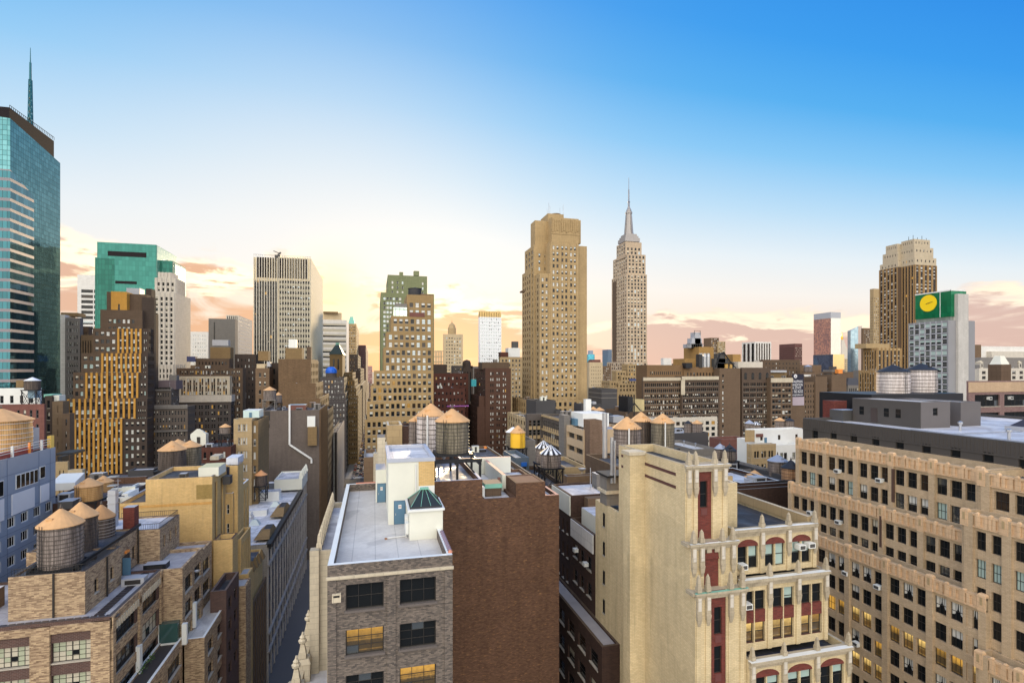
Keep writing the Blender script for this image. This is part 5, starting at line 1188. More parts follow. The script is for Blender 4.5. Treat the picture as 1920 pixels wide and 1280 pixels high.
for i, (l, g0, g1, r_, t, Yt, n1_, n2_) in enumerate(tiers):
    nx_ = tiers[i + 1][4] if i < 4 else 900
    if n1_: b.pv(l, g0, t, Yt, BRN, depth=14, Fs=sp(TI, n=n1_, pyb=nx_), roof=ROOFD, cop=TAN)
    b.pv(g0, g1, t, Yt - .2, BRN, depth=14, Fs=sp(GO, n=n2_, pyb=nx_, pm_top=.1), roof=ROOFD, cop=GOLD)
    b.pv(g1, r_, t, Yt, DBRN, side=r_ + 14 - i * 1.0, Fs=sp(TI, n=2 + (i > 2) * 2, pyb=nx_, ww=.5), Ss=sp(TI, n=5, mix=DARK, pyb=nx_), roof=ROOFD, cop=TAN)
b = Bld('ornate_grey_building', 'grey brown stone building with parapet crests right of the gold ribbed tower', 'building')
OG = spec(9, 3.5, .5, .52, .8, 2.0, mix=[('dark', 4), ('whalf', 1), ('lit', .5), ('half', .6)], r=.25, fr=FG)
OGM = far('grey_brown_stone', (.165, .135, .115), .4)
b.pv(281, 321, 729, 300, OGM, side=336, Fs=sp(OG, n=7, pyb=840), Ss=sp(OG, n=3, pyb=840), roof=ROOFD, cop=GREYC)
b.pv(277, 352, 762, 294, OGM, side=366, Fs=sp(OG, n=12, pyb=850), Ss=sp(OG, n=6, pyb=850), roof=ROOFD, cop=GREYC)
b.pbox('penthouse', 297, 330, 713, 730, 304, 10, far('mauve_stucco', (.22, .17, .18))); b.pbox('roof_tank', 317, 331, 703, 714, 306, 4, GREYC)
for k, (y_, l, r_) in enumerate(((729, 281, 321), (762, 277, 352), (805, 277, 352))):
    m = MB(); Yk = 299.6 if k == 0 else 293.6
    z_ = zz(y_, gp(r_, Yk), Yk); m.box(gp(l, Yk), gp(r_, Yk), Yk - .3, Yk, z_ - .9, z_ - .1, GREYC)
    if k < 2:
        for i in range(14): xx = gp(l, Yk) + (gp(r_, Yk) - gp(l, Yk)) * (i + .5) / 14; m.box(xx - .6, xx + .6, Yk - .2, Yk + .4, z_, z_ + .9, GREYC)
    b.part('cornice', m)
b = Bld('cornice_building', 'wide brown building with pale cornice bands and lit windows left of the dark slab tower', 'building')
CB = spec(8, 3.7, .66, .52, 1, 2.2, grp=2, gap=.3, mix=[('white', 2), ('half', 2), ('dark', 3), ('lit', 1)], r=.3, fr=FG)
b.pv(331, 455, 690, 352, BRN, depth=30, Fs=sp(CB, n=12, pyb=710, mt=1.6), side=461, roof=ROOFD, cop=BUFF)
b.pv(334, 431, 705, 346, LIME, side=459, Fs=sp(CB, n=8, rows=3, mt=1.4, sm=BRN), Ss=spec(9, 11, .5, .9, .5, 1, mix=[('dark', 1)], rows=1, r=.4), roof=ROOFD, cop=LIME)
b.pv(330, 433, 740, 344, GREYB, side=467, Fs=sp(CB, n=8, mix=WARM, pyb=830), Ss=sp(CB, n=8, grp=1, mix=DARK, pyb=830), roof=ROOFD, cop=LIME)
x0, x1, y0, y1, z0, z1 = b.last; b.box('cornice', x0, x1 + .5, y0 - .5, y0 - .01, z1 - 4, z1 - .1, PALE); b.box('cornice', x1 + .01, x1 + .5, y0, y1, z1 - 4, z1 - .1, PALE)
b.pv(367, 430, 672, 357, BRN, side=437, Fs=spec(9, 4, .4, .45, 1, 2, mix=DARK, rows=1), roof=ROOFD, cop=TAN); b.pv(394, 432, 651, 362, OLIVE, side=438, roof=ROOFD, cop=TAN); b.pbox('cooling_unit', 398, 428, 637, 648, 364, 5, LGREY); b.pbox('awning', 350, 366, 668, 678, 356, 4, mat('navy_awning', (.06, .07, .16), .7))
b.pv(440, 480, 664, 380, DBRN, depth=20, Fs=spec(5, 4, .3, .4, 1, 3, mix=[('white', 1), ('dark', 1)], pyb=760), roof=ROOFD)
b = Bld('narrow_grey_tower', 'narrow grey building with blank white flank right of the glass skyscraper', 'building')
b.pv(113, 122, 590, 330, WALLW, depth=10, roof=ROOFD); b.pv(122, 150, 596, 326, GREYC, side=156, Fs=spec(5, 3.6, .45, .5, .8, 2, mix=[('white', 2), ('half', 2), ('dark', 2)], r=.2, pyb=750), roof=ROOFD)
b.pbox('penthouse', 114, 146, 586, 592, 334, 8, OLIVE); b.pv(150, 166, 612, 332, BRN, depth=4, Fs=spec(4, 3.6, .4, .5, .6, 3, mix=DARK, pyb=700), roof=ROOFD); b.pv(152, 174, 628, 326, far('brown_ochre', (.25, .17, .10)), depth=4, Fs=spec(4, 60, .4, .9, .3, 3, rows=1, mix=DARK), roof=ROOFD)

b = Bld('white_house', 'small white stucco building with a few windows at the left edge', 'building')
b.pv(-90, 75, 727, 205, WHITEP, side=78, Fs=spec(8, 4, .36, .6, 1, 2.4, mix=DARK, r=.2, fr=FG, style='dh', rows=1), roof=ROOFD, cop=WHITEP)
b.pbox('roof_unit', 30, 44, 713, 726, 210, 4, OLIVE); b.pbox('air_handler', 52, 64, 731, 746, 200, 3, mat('pale_blue_metal', (.25, .38, .48), .5))
b = Bld('red_house', 'dark red brick building with two rows of windows at the left edge', 'building')
b.pv(-90, 83, 757, 196, RED, side=86, Fs=spec(13, 4.4, .42, .58, 1, 1.8, mix=[('dark', 3), ('half', 2)], r=.2, fr=FG, style='dh', pyb=830, skip=lambda i, n: i == 8), roof=ROOFD, cop=RED)
tank(61, 707, 713, 730, 24, 200, 'small brown tank with white cone on a black frame against the glass skyscraper', barrel=W_DARK, cone=C_WHT, hoops=4, stand=5)
b = Bld('ochre_pier_building', 'brown building with ochre corner piers left of the gold ribbed tower', 'building')
b.pv(84, 98, 742, 225, DBRN, depth=4, Fs=spec(1, 4.2, .6, .65, .5, 1.6, mix=DARK, r=.3, sill=True, pyb=860), roof=ROOFD); b.pv(98, 118, 752, 222, far('brown_ochre', (0, 0, 0)), depth=4, Fs=spec(3, 4.2, .5, .55, 1.4, 1.6, mix=[('whalf', 1), ('dark', 2), ('lit', .5)], r=.3, pyb=860), roof=ROOFD); b.pv(117, 131, 775, 220, BRN2, depth=3, Fs=spec(1, 4.2, .3, .5, .4, 2, mix=OFF, pyb=860), roof=ROOFD)
b.pbox('penthouse', 99, 111, 741, 752, 226, 4, CREAM); b.pbox('green_roof_hut', 80, 98, 739, 744, 230, 6, COPPER)
b = Bld('tan_corner_house', 'small tan house with white framed windows in front of the gold ribbed tower', 'building')
b.pv(104, 127, 865, 148, BUFF, side=130, Fs=spec(2, 3.4, .3, .6, .5, 2, mix=DARK, r=.2, style='dh', pyb=900), roof=ROOFD); b.pv(127, 154, 880, 146, TAN2, side=160, Fs=spec(2, 4, .4, .6, .6, 1.0, mix=DARK, r=.2, fr=FW, style='dh', rows=1), roof=ROOFD, cop=TAN2)
b.pbox('roof_canopy', 105, 136, 849, 853, 156, 6, BLACKM); b.pbox('roof_unit', 108, 116, 856, 866, 150, 3, BLACKM)
b = Bld('ridge_roof_building', 'long dark tar roof with a white skylight strip behind the blue panelled building', 'building')
b.pv(60, 215, 938, 116, DKBR, depth=30, z0=0, roof=roofmat('plum_tar', (.05, .042, .05), (.085, .075, .085), .3), par=.3)
x0, x1, y0, y1, z0, z1 = b.last; m = MB(); m.prism([(gp(105, 132), 130), (gp(150, 132), 130), (gp(150, 140), 142), (gp(105, 140), 142)], z1 - .3, z1 + 1.2, WHITEP); b.part('skylight', m)
b.pbox('hut', 108, 136, 940, 954, 112, 3, DGREY, LGREY)
b = Bld('brick_wall_building', 'rust brick building with flat dark roof behind the new cedar tanks', 'building')
b.pv(202, 274, 893, 134, REDBR, side=277, roof=ROOFD, cop=GREYC); b.pv(240, 288, 880, 142, CHAR, side=300, roof=ROOFW, par=.3)
b.pbox('parapet', 208, 228, 915, 927, 126, .6, CREAM); b.pbox('parapet', 228, 253, 912, 932, 124, .6, CREAM); b.pbox('roof_hut', 228, 240, 925, 940, 120, 5, WHITEP)
b.pv(200, 258, 930, 118, WHITEP, depth=14, roof=ROOFW)
tank(166.5, 895, 909, 936, 42, 118, 'new orange cedar tank, nearer of the pair behind the dark barrel tanks', barrel=W_NEW, hoops=8, hoopm=mat('light_hoop', (.35, .2, .09), .6), stand=1.6); tank(194, 891, 902.5, 926, 31, 127, 'new orange cedar tank, farther of the pair behind the dark barrel tanks', barrel=W_NEW, hoops=8, hoopm=mat('light_hoop', (0, 0, 0)), stand=1.6)
m = MB(); m.lathe(gp(212, 97), 97, [(.75, 50), (.75, zz(918, gp(212, 97), 97))], 4, LGREY, ph=.785)
for k in range(5): m.box(gp(212, 97) - .6, gp(212, 97) + .6, 96.4, 97.6, 52.5 + k * 1.4, 52.6 + k * 1.4, STEEL)
CHIM = m
b = Bld('maroon_building', 'maroon brick building with four windows behind the ochre blank wall', 'building')
b.pv(371, 433, 837, 176, DRED, depth=18, Fs=spec(4, 3.7, .4, .5, 1, 1.4, mix=[('dark', 3), ('white', 1)], r=.25, style='dh', sill=True, pyb=885, skip=lambda i, n: i == 2), roof=ROOFD); b.pbox('roof_hut', 394, 410, 855, 862, 168, 5, LIME)
b = Bld('ornate_gatehouse', 'cream ornate rooftop bulkhead with arched opening behind the maroon building', 'building')
b.pv(357, 386, 813, 190, CREAM, side=391, roof=ROOFD); x0, x1, y0, y1, z0, z1 = b.last
m = MB(); xc_ = (x0 + x1) / 2; m.prism([(x0, y0 + .05), (x1, y0 + .05), (x1, y0 + 2), (x0, y0 + 2)], z1, z1 + 1.6, CREAM, taper=(xc_, y0, .2)); b.part('gable', m)
b.pbox('arched_opening', 369, 375, 819, 831, 189.8, .3, FD)
tank(422.5, 794, 799.5, 812, 19, 184, 'grey tank with tan cone standing high on black legs behind the maroon building', hoops=3, stand=4)
tank(323, 826, 842, 878, 45, 142, 'dark barrel tank on the ochre building roof, front one of three', barrel=W_DARK, hoops=9); tank(357, 825, 836, 872, 36, 149, 'mottled barrel tank on the ochre building roof, right one of three', barrel=W_MOSS, hoops=8); tank(334, 823, 833, 866, 34, 157, 'tank peeking out between two barrel tanks on the ochre building roof', barrel=W_DARK, hoops=8)
b = Bld('tan_loft', 'tan loft building with white framed windows and a shed on its planted roof', 'building')
TL = spec(2, 4.2, .62, .5, .5, 1.6, grp=4, gap=.25, mix=[('white', 3), ('whalf', 3), ('dark', 1.5)], r=.3, fr=FW, style='dh', sill=True, pyb=900)
b.pv(438, 472, 785, 182, BUFF, depth=20, side=478, Fs=sp(TL, n=1, grp=4), roof=ROOFD, cop=TAN2); b.pv(471, 484, 788, 183, OLIVE, depth=18, Fs=sp(TL, n=1, grp=1), roof=ROOFD)
b.pbox('roof_shed', 456, 486, 769, 783, 190, 7, mat('mint_panel', (.55, .68, .66), .6), WHITEP); b.pbox('shed_door', 467, 472, 773, 783, 189.8, .2, BLUED)
b = Bld('party_wall_block', 'tall blank grey party wall with a white drainpipe beside the street', 'building')
xr_ = -21.0; yf_ = xr_ / ax(621)
b.pv(482, 598.5, 768, 224, WALLG, side=612, Ss=spec(9, 4, .5, .5, .6, 2, mix=DARK, r=.3, pm=WALLT, pier=.5, pw=.8, pyb=1020), roof=ROOFD, cop=GREYC)
x0, x1, y0, y1, z0, z1 = b.last
b.vol(x1 - 20, x1 + .6, y1, 292, 0, z1 - 3, DBRN, Rs=spec(8, 4, .5, .5, .6, 2, mix=DARK, r=.3, zb=8), roof=ROOFD)
m = MB()
for a_, c_ in (((543, 759), (543, 833)), ((543, 833), (584, 860)), ((584, 860), (584, 868))): m.bar((gp(a_[0], 223.6), 223.6, zz(a_[1], gp(a_[0], 223.6), 223.6)), (gp(c_[0], 223.6), 223.6, zz(c_[1], gp(c_[0], 223.6), 223.6)), .32, FW)
b.part('drainpipe', m)
b.pbox('roof_hut', 540, 573, 759, 778, 232, 6, RED, mat('pale_blue_roof', (.4, .55, .6), .6)); b.pbox('parapet', 576, 591, 780, 800, 223.4, .5, WHITEP); b.pbox('wall_recess', 496, 506, 771, 788, 223.9, .2, FD)
b.pbox('wall_pier', 577, 594, 800, 835, 222.6, 1.4, OLIVE); b.pbox('window_recess', 497, 505, 795, 802, 223.9, .15, GD)
tank(506, 724.5, 731, 749, 22, 232, 'grey tank with tan cone standing on the grey party wall building', hoops=5, stand=4.2, standm=GREYC); tank(522, 735, 740, 754, 12, 240, 'small tank with tan cone half hidden beside the party wall tank', hoops=3, stand=3)
b = Bld('brown_wall_block', 'big windowless brown brick block stepping down to the street', 'building')
for (l, r_, t, Yt, s_) in ((522, 583, 673, 262, 597), (524, 592, 718, 258, 606), (526, 600, 746, 254, 617)):
    b.pv(l, r_, t, Yt, WALLT, side=s_, Ss=spec(5, 3.6, .5, .55, .6, 2, mix=DARK, r=.3, fr=FB, pm=OLIVE, pyb=850), roof=ROOFD, cop=BUFF)
b.pbox('penthouse', 535, 566, 652, 674, 272, 9, OLIVE); b.pbox('chimney', 575, 583, 650, 674, 270, 4, BRN); b.pbox('plant_room', 541, 555, 636, 652, 276, 5, WHITEP)
b = Bld('brown_walkup', 'narrow brown brick building with two columns of windows left of the windowless block', 'building')
b.pv(479, 505, 690, 270, BRN2, depth=20, Fs=spec(2, 4, .42, .46, .9, 2.2, mix=[('dark', 2), ('half', 2), ('whalf', 1)], r=.25, sill=True, pyb=790), roof=ROOFD, cop=RED); b.pv(505, 522, 680, 280, DBRN, depth=18, Fs=spec(1, 5, .4, .5, .5, 3, mix=OFF, pyb=760), roof=ROOFD)
b.pbox('penthouse', 484, 503, 658, 676, 284, 6, OLIVE); b.pbox('penthouse', 481, 497, 682, 691, 276, 4, TAN2); b.pbox('roof_tank', 501, 507, 678, 687, 276, 3, LGREY)
b = Bld('white_fin_slab', 'narrow slab with dark front and plain pale flank standing on the street', 'building')
b.pv(620.5, 632, 810, 296, GREYB, side=645, Fs=spec(2, 32, .66, .97, .6, 1, mix=[('dark', 1)], r=.4, pm=WALLW, rows=1), roof=ROOFD); x0, x1, y0, y1, z0, z1 = b.last; b.box('flank_panel', x1 + .005, x1 + .2, y0, y1, 0, z1 - .2, far('pale_grey_panel', (.50, .45, .40), .3))
b = Bld('dome_building', 'grey building with white window surrounds under a bright blue dome', 'building')
DB = spec(7, 3.6, .40, .52, .6, 2, mix=[('whalf', 2), ('white', 1.5), ('dark', 2.5), ('lit', .3)], r=.2, fr=FW, sill=True)
DBM = far('slate_grey_stone', (.14, .122, .118), .3)
b.pv(600, 645, 708, 412, DBM, side=651, Fs=sp(DB, pyb=752), Ss=sp(DB, n=3, mix=DARK), roof=ROOFD, cop=PALE); b.pv(602, 648, 737, 408, DBM, side=658, Fs=sp(DB, pyb=760), Ss=sp(DB, n=5, mix=DARK), roof=ROOFD, cop=WALLW); b.pv(604, 649, 752, 405, DBM, side=662, Fs=sp(DB, pyb=880), Ss=sp(DB, n=6, mix=DARK, pyb=900), roof=ROOFD, cop=WALLW)
xx = gp(621, 418); k = dep(xx, 418) / 1000; m = MB()
m.lathe(xx, 418, [(10.5 * k, zz(699, xx, 418)), (10.2 * k, zz(694, xx, 418)), (8 * k, zz(690, xx, 418)), (5 * k, zz(688, xx, 418)), (.5, zz(687.4, xx, 418))], 14, mat('bright_blue_dome', (.005, .12, .68), .45)); b.part('dome', m)
m = MB(); m.lathe(xx, 418, [(9.5 * k, zz(710, xx, 418)), (9.5 * k, zz(699, xx, 418))], 10, GREYB); b.part('drum', m)
b = Bld('pointed_tower', 'brown stone tower with arched windows and a steep dark green pyramid roof', 'tower')
b.pv(618, 642, 664, 470, OLIVE, side=647, par=0, Fs=spec(2, 12, .34, .75, 1.5, 4, mix=[('dark', 1)], rows=1, r=.5), roof=ROOFD); x0, x1, y0, y1, z0, z1 = b.last
m = MB(); xm_, ym_ = (x0 + x1) / 2, (y0 + y1) / 2; m.prism([(x0 - .6, y0 - .6), (x1 + .6, y0 - .6), (x1 + .6, y1 + .6), (x0 - .6, y1 + .6)], z1, zz(645, xm_, y0), mat('dark_green_roof', (.05, .06, .03), .6), taper=(xm_, ym_, .28)); b.part('pyramid_roof', m)
m = MB(); m.prism([(xm_ - 1.6, ym_ - 1.6), (xm_ + 1.6, ym_ - 1.6), (xm_ + 1.6, ym_ + 1.6), (xm_ - 1.6, ym_ + 1.6)], zz(645, xm_, y0), zz(640, xm_, y0), COPPER); b.part('cupola', m)
# ------------------------------------------------------------------ foreground: grey brick loft with the pale roof terrace
b = Bld('terrace_loft', 'grey brick loft with a pale grey roof terrace, white parapet and blue doors, front centre', 'building')
WL = spec(2, 3.5, .70, .565, .72, 1.62, mix=lambda k: [('dark', 1)], r=.28, fr=FD, style=(3, 2), sill=False, zb=30)
random.seed(11)
b.vol(-3.4, 6.2, 43, 73, 0, 60, GRYBR, ROOFG, .9, Fs=WL, cop=WHITEP, pt_=.42)
for i, w_ in enumerate(b.wins):
    k = round((60 - 1.62 - 1.98 - w_[0][2]) / 3.5); left = w_[0][0] < 1.4
    v = 'dark' if k == 0 or (k == 1 and not left) else random.choice(['lit', 'lit2', 'dark'])
    if k == 1 and left: v = 'lit'
    st = (3, 2) if k == 0 else (3, 3)
    b.wins[i] = w_[:4] + (st, v) + w_[6:]
m = MB(); m.box(-3.48, 6.28, 42.86, 42.998, 58.93, 59.12, LIME); m.box(-3.48, 6.28, 42.90, 42.998, 58.86, 58.93, LIME); b.part('string_course', m)
m = MB()
for x0 in (-3.4, 1.05, 5.55): m.box(x0, x0 + (.65 if x0 < 5 else .65), 42.9, 42.998, 0, 58.8, GRYBR)
b.part('pier', m)
for w_ in b.wins:
    m = MB(); m.box(w_[0][0] - w_[2] / 2 - .1, w_[0][0] + w_[2] / 2 + .1, 42.84, 42.997, w_[0][2] - .17, w_[0][2] - .004, mat('worn_sill', (.13, .11, .10), .8, var=.3)); b.part('window_sill', m)
m = MB(); m.box(-3.05, -2.4, 42.72, 42.99, 57.2, 57.85, LIME); m.box(-2.95, -2.5, 42.70, 42.72, 57.6, 57.75, FD); b.part('vent_hood', m)
m = MB()
for k in range(26): m.box(-3.43, -3.0 - .15 * (k % 2), 42.97, 42.999, 44.5 + k * .4, 44.7 + k * .4, LIME)
m.box(-3.43, -3.1, 42.975, 42.999, 42, 55, LIME); b.part('plaster_strip', m)
# white bulkhead with the brick patch, lower bulkhead, doors
b.box('bulkhead', 1.48, 6.15, 56, 66, 59.1, 65.45, CREAM, None)
x0 = 4.55
m = MB(); m.box(x0, 6.18, 55.96, 55.998, 59.1, 62.9, WHITEP); b.part('painted_panel', m); m = MB(); m.box(x0, 6.18, 55.96, 55.998, 62.9, 65.4, YBR2); b.part('brick_patch', m)
m = MB()
for X0, X1, Y0, Y1 in ((1.38, 6.25, 55.9, 56.25), (1.38, 6.25, 65.75, 66.1), (1.38, 1.75, 56.25, 65.75), (5.88, 6.25, 56.25, 65.75)): m.box(X0, X1, Y0, Y1, 65.45, 65.85, mat('blue_grey_coping', (.42, .45, .53), .6, var=.15))
b.part('coping', m); m = MB(); m.face([(1.75, 56.25, 65.5), (5.88, 56.25, 65.5), (5.88, 65.75, 65.5), (1.75, 65.75, 65.5)], ROOFW); b.part('roof', m)
b.box('bulkhead', .28, 1.47, 65.7, 70, 59.1, 63.0, CREAM, LGREY)
b.box('bulkhead', .5, 1.47, 70.01, 73.6, 59.1, 66.3, LIME, GREYC)
def door(x0, x1, y, z0, z1):
    m = MB(); m.box(x0 - .07, x1 + .07, y - .05, y, z0, z1 + .07, mat('blue_frame', (.06, .13, .2), .5)); m.box(x0, x1, y - .09, y - .05, z0 + .03, z1, BLUED)
    h = MB(); h.box(x0 + .08, x0 + .14, y - .16, y - .09, z0 + .95, z0 + 1.15, STEEL); s_ = MB(); s_.box(x0 + (x1 - x0) * .36, x0 + (x1 - x0) * .66, y - .10, y - .09, z1 - .75, z1 - .35, FW)
    s_.box(x0 + (x1 - x0) * .40, x0 + (x1 - x0) * .62, y - .104, y - .10, z1 - .58, z1 - .5, REDP)
    b.part('door', m, [('handle', h), ('notice', s_)])
door(2.1, 3.15, 56, 59.1, 61.45); door(.5, 1.38, 65.7, 59.1, 61.3)
b.box('hut', 3.25, 6.35, 50.4, 54.4, 59.1, 61.75, CREAM)
m = MB(); m.box(3.1, 6.5, 50.2, 54.6, 61.75, 61.95, WHITEP); b.part('hut_coping', m)
SKY_G = mat('skylight_glass', (.025, .03, .028), .35, 0, .4)
m = MB(); bz, az = 61.95, 63.35; q = [(3.3, 50.5), (6.3, 50.5), (6.3, 54.3), (3.3, 54.3)]; r0, r1 = (4.5, 52.4), (5.1, 52.4)
m.box(3.3, 6.3, 50.5, 54.3, 61.95, 62.12, C_BLK)
m.face([(3.4, 50.6, 62.12), (6.2, 50.6, 62.12), r1 + (az,), r0 + (az,)], SKY_G); m.face([(6.2, 50.6, 62.12), (6.2, 54.2, 62.12), r1 + (az,)], SKY_G); m.face([(6.2, 54.2, 62.12), (3.4, 54.2, 62.12), r0 + (az,), r1 + (az,)], SKY_G); m.face([(3.4, 54.2, 62.12), (3.4, 50.6, 62.12), r0 + (az,)], SKY_G)
rib = MB()
for t in (0, .33, .66, 1): rib.bar((3.4 + 2.8 * t, 50.58, 62.14), (4.5 + .6 * t, 52.38, az + .03), .018, COPPER)
rib.bar((6.22, 54.2, 62.14), r1 + (az + .03,), .035, COPPER); rib.bar((3.38, 54.2, 62.14), r0 + (az + .03,), .035, COPPER); rib.box(4.4, 5.2, 52.2, 52.6, az - .02, az + .16, COPPER)
b.part('skylight', m, [('glazing_bar', rib)])
m = MB(); m.lathe(4.25, 55.85, [(.06, 59.1), (.06, 65.2)], 8, FW); b.part('drainpipe', m)
for i in range(2):
    m = MB(); m.box(2.95, 3.22, 51.0 + i * 1.1, 51.9 + i * 1.1, 59.5, 60.5 + .4 * i, WHITEP); m.lathe(3.0, 51.5 + i * 1.1, [(.05, 59.1), (.05, 59.5)], 6, FW); b.part('wall_cabinet', m)
m = MB(); m.bar((1.2, 51.3, 59.2), (2.95, 51.6, 59.2), .05, FW); m.lathe(1.15, 51.3, [(.14, 59.1), (.14, 59.22), (.05, 59.24)], 8, mat('rust', (.3, .15, .08), .8)); b.part('roof_conduit', m)
m = MB()
for k in range(11): m.lathe(6.1, 43.6 + k * .55, [(.19, 60.0), (.17, 60.13), (.08, 60.2)], 8, mat('mauve_tile', (.20, .15, .20), .6, var=.3) if k else mat('orange_tile', (.55, .22, .14), .6))
b.part('tile_coping', m)
m = MB(); m.box(-2.2, .6, 72.75, 72.95, 60.0, 60.12, mat('orange_tile', (0, 0, 0))); b.part('tile_coping', m)

# pinnacled stone neighbour on the street side
def pinnacle(mb, x, y, z, h=1.3, w_=.30, m_=None):
    m_ = m_ or LIME
    mb.box(x - w_, x + w_, y - w_, y + w_, z, z + h * .32, m_)
    k = w_ * .78; mb.prism([(x - k, y - k), (x + k, y - k), (x + k, y + k), (x - k, y + k)], z + h * .32, z + h * .8, m_, taper=(x, y, .72))
    k *= .72; mb.prism([(x - k, y - k), (x + k, y - k), (x + k, y + k), (x - k, y + k)], z + h * .8, z + h, m_, taper=(x, y, .12))
def urn(mb, x, y, z, s, m_):
    mb.box(x - .34 * s, x + .34 * s, y - .34 * s, y + .34 * s, z, z + .5 * s, m_); mb.prism([(x - .3 * s, y - .3 * s), (x + .3 * s, y - .3 * s), (x + .3 * s, y + .3 * s), (x - .3 * s, y + .3 * s)], z + .5 * s, z + 1.3 * s, m_, taper=(x, y, .6))
    mb.lathe(x, y, [(.16 * s, z + 1.3 * s), (.36 * s, z + 1.45 * s), (.40 * s, z + 1.65 * s), (.22 * s, z + 1.8 * s), (.28 * s, z + 1.95 * s), (.12 * s, z + 2.15 * s), (.05 * s, z + 2.45 * s)], 8, m_)
b = Bld('gothic_loft', 'carved tan stone building with rows of pinnacles and urns left of the pale roof terrace', 'building')
b.vol(-5.5, -3.42, 56, 76, 0, 57.0, LIME, ROOFW, .7, Rs=None, pt_=.3); b.vol(-6.9, -3.42, 40, 71, 0, 45.6, LIME, ROOFW, .5, name='wall')
b.box('pilaster', -6.05, -5.2, 55.6, 56.6, 45, 57.2, LIME)
for i in range(13):
    m = MB(); pinnacle(m, -5.25, 56.6 + i * 1.5, 57.0, 1.7, .26); b.part('pinnacle', m)
m = MB()
for i in range(16): m.box(-5.62, -5.5, 56 + i * 1.2, 56.7 + i * 1.2, 54.6, 56.9, TAN2)
b.part('tracery', m)
for i, y in enumerate((46.2, 50.4, 54.8, 59.6, 64.5)):
    m = MB(); m.box(-7.3, -5.9, y - .5, y + .5, 41, 46.8, LIME); m.prism([(-7.4, y - .6), (-5.8, y - .6), (-5.8, y + .6), (-7.4, y + .6)], 46.8, 47.3, LIME, taper=(-6.6, y, .8)); b.part('buttress', m)
    m = MB(); urn(m, -6.6, y, 47.3, 1.0, LIME); b.part('urn', m)
    m = MB(); m.prism([(-6.7, y + .6), (-6.2, y + .6), (-6.2, y + 2.4), (-6.7, y + 2.4)], 45.6, 47.1, TAN2); b.part('coping', m)

# rust-brown party wall block
b = Bld('party_wall_block', 'large windowless rust brown brick wall right of the pale roof terrace', 'building')
b.vol(6.3, 12.5, 62, 82, 0, 62.0, REDBR, ROOFW, .8, cop=mat('pale_coping', (.5, .5, .56), .7, var=.2)); b.vol(12.5, 16.6, 62, 80, 0, 59.6, REDBR, ROOFW, .35); b.vol(16.6, 20.3, 62, 67, 0, 61.3, REDBR, mat('brick_top', (.14, .06, .04), .9, var=.3), .05); b.vol(16.6, 22.15, 67, 80, 0, 59.5, REDBR, ROOFW, .4); b.vol(20.3, 22.1, 62, 67, 0, 59.6, REDBR, ROOFW, .5, cop=mat('salmon_coping', (.55, .28, .22), .7))
b.box('parapet', 12.5, 20.2, 78.5, 79.2, 59.3, 61.7, CREAM, mat('salmon_coping', (0, 0, 0))); b.box('parapet', 16.1, 16.58, 66.9, 78.4, 59.3, 61.4, CREAM, mat('salmon_coping', (0, 0, 0))); b.box('bulkhead', 12.52, 13.2, 64, 70, 59.3, 60.6, WHITEP)
m = MB(); m.box(13.4, 15.4, 64.5, 67, 59.3, 60.3, BRN); m.box(13.3, 15.5, 64.4, 67.1, 60.3, 60.85, COPPER, mat('rust_lid', (.12, .08, .07), .8)); b.part('roof_hatch', m)
m = MB(); m.box(15.7, 16.0, 67.6, 68, 59.3, 60.9, mat('rust_pipe', (.22, .1, .08), .8)); b.part('vent_pipe', m)
m = MB()
for yy in (66.2, 72): m.box(7.0, 13.3, yy, yy + .4, 63.3, 63.75, BLACKM)
for xx in (7.2, 10, 12.9):
    m.box(xx, xx + .3, 66, 72.4, 62.95, 63.3, BLACKM)
    for yy in (66.1, 72.1): m.box(xx, xx + .28, yy, yy + .28, 61.2, 62.95, BLACKM)
m.bar((12.9, 66.2, 61.3), (11.2, 66.2, 63.3), .1, BLACKM); b.part('tank_dunnage', m)
tank(848, 766, 788, 846, 62, 69.5, 'large mossy barrel tank with tan cone beside the white bulkhead', barrel=W_MOSS, hoops=9)
tank(808, 756, 777.5, 848, 53, 77, 'pale whitewashed tank with tan cone left of the mossy tank', barrel=W_WHITE, hoops=8, pipe=True)
tank(780, 779, 788, 840, 26, 84, 'dim tank at the far left of the tanks above the white bulkhead', barrel=W_GREY, hoops=7)
b = Bld('tan_bulkhead', 'tan and brown stair bulkhead rising behind the white bulkhead', 'building')
b.vol(gp(726, 92), gp(754, 92), 92, 99, 0, zz(797, 2, 92), BUFF, ROOFD, .6, cop=LIME); b.vol(gp(754, 92.3), gp(773, 92.3), 92.3, 98, 0, zz(800, 2, 92), DKBR, ROOFD, .4); b.pv(708, 727, 838, 84, TAN2, depth=6, roof=ROOFG)
b = Bld('street_house', 'brown low building with pipes at the street corner below the stepped tan tower', 'building')
b.pv(682, 706, 856, 118, BRN2, depth=12, roof=ROOFG, cop=GREYC); b.pv(700, 709, 850, 104, LIME, depth=2, roof=ROOFG, par=.2)

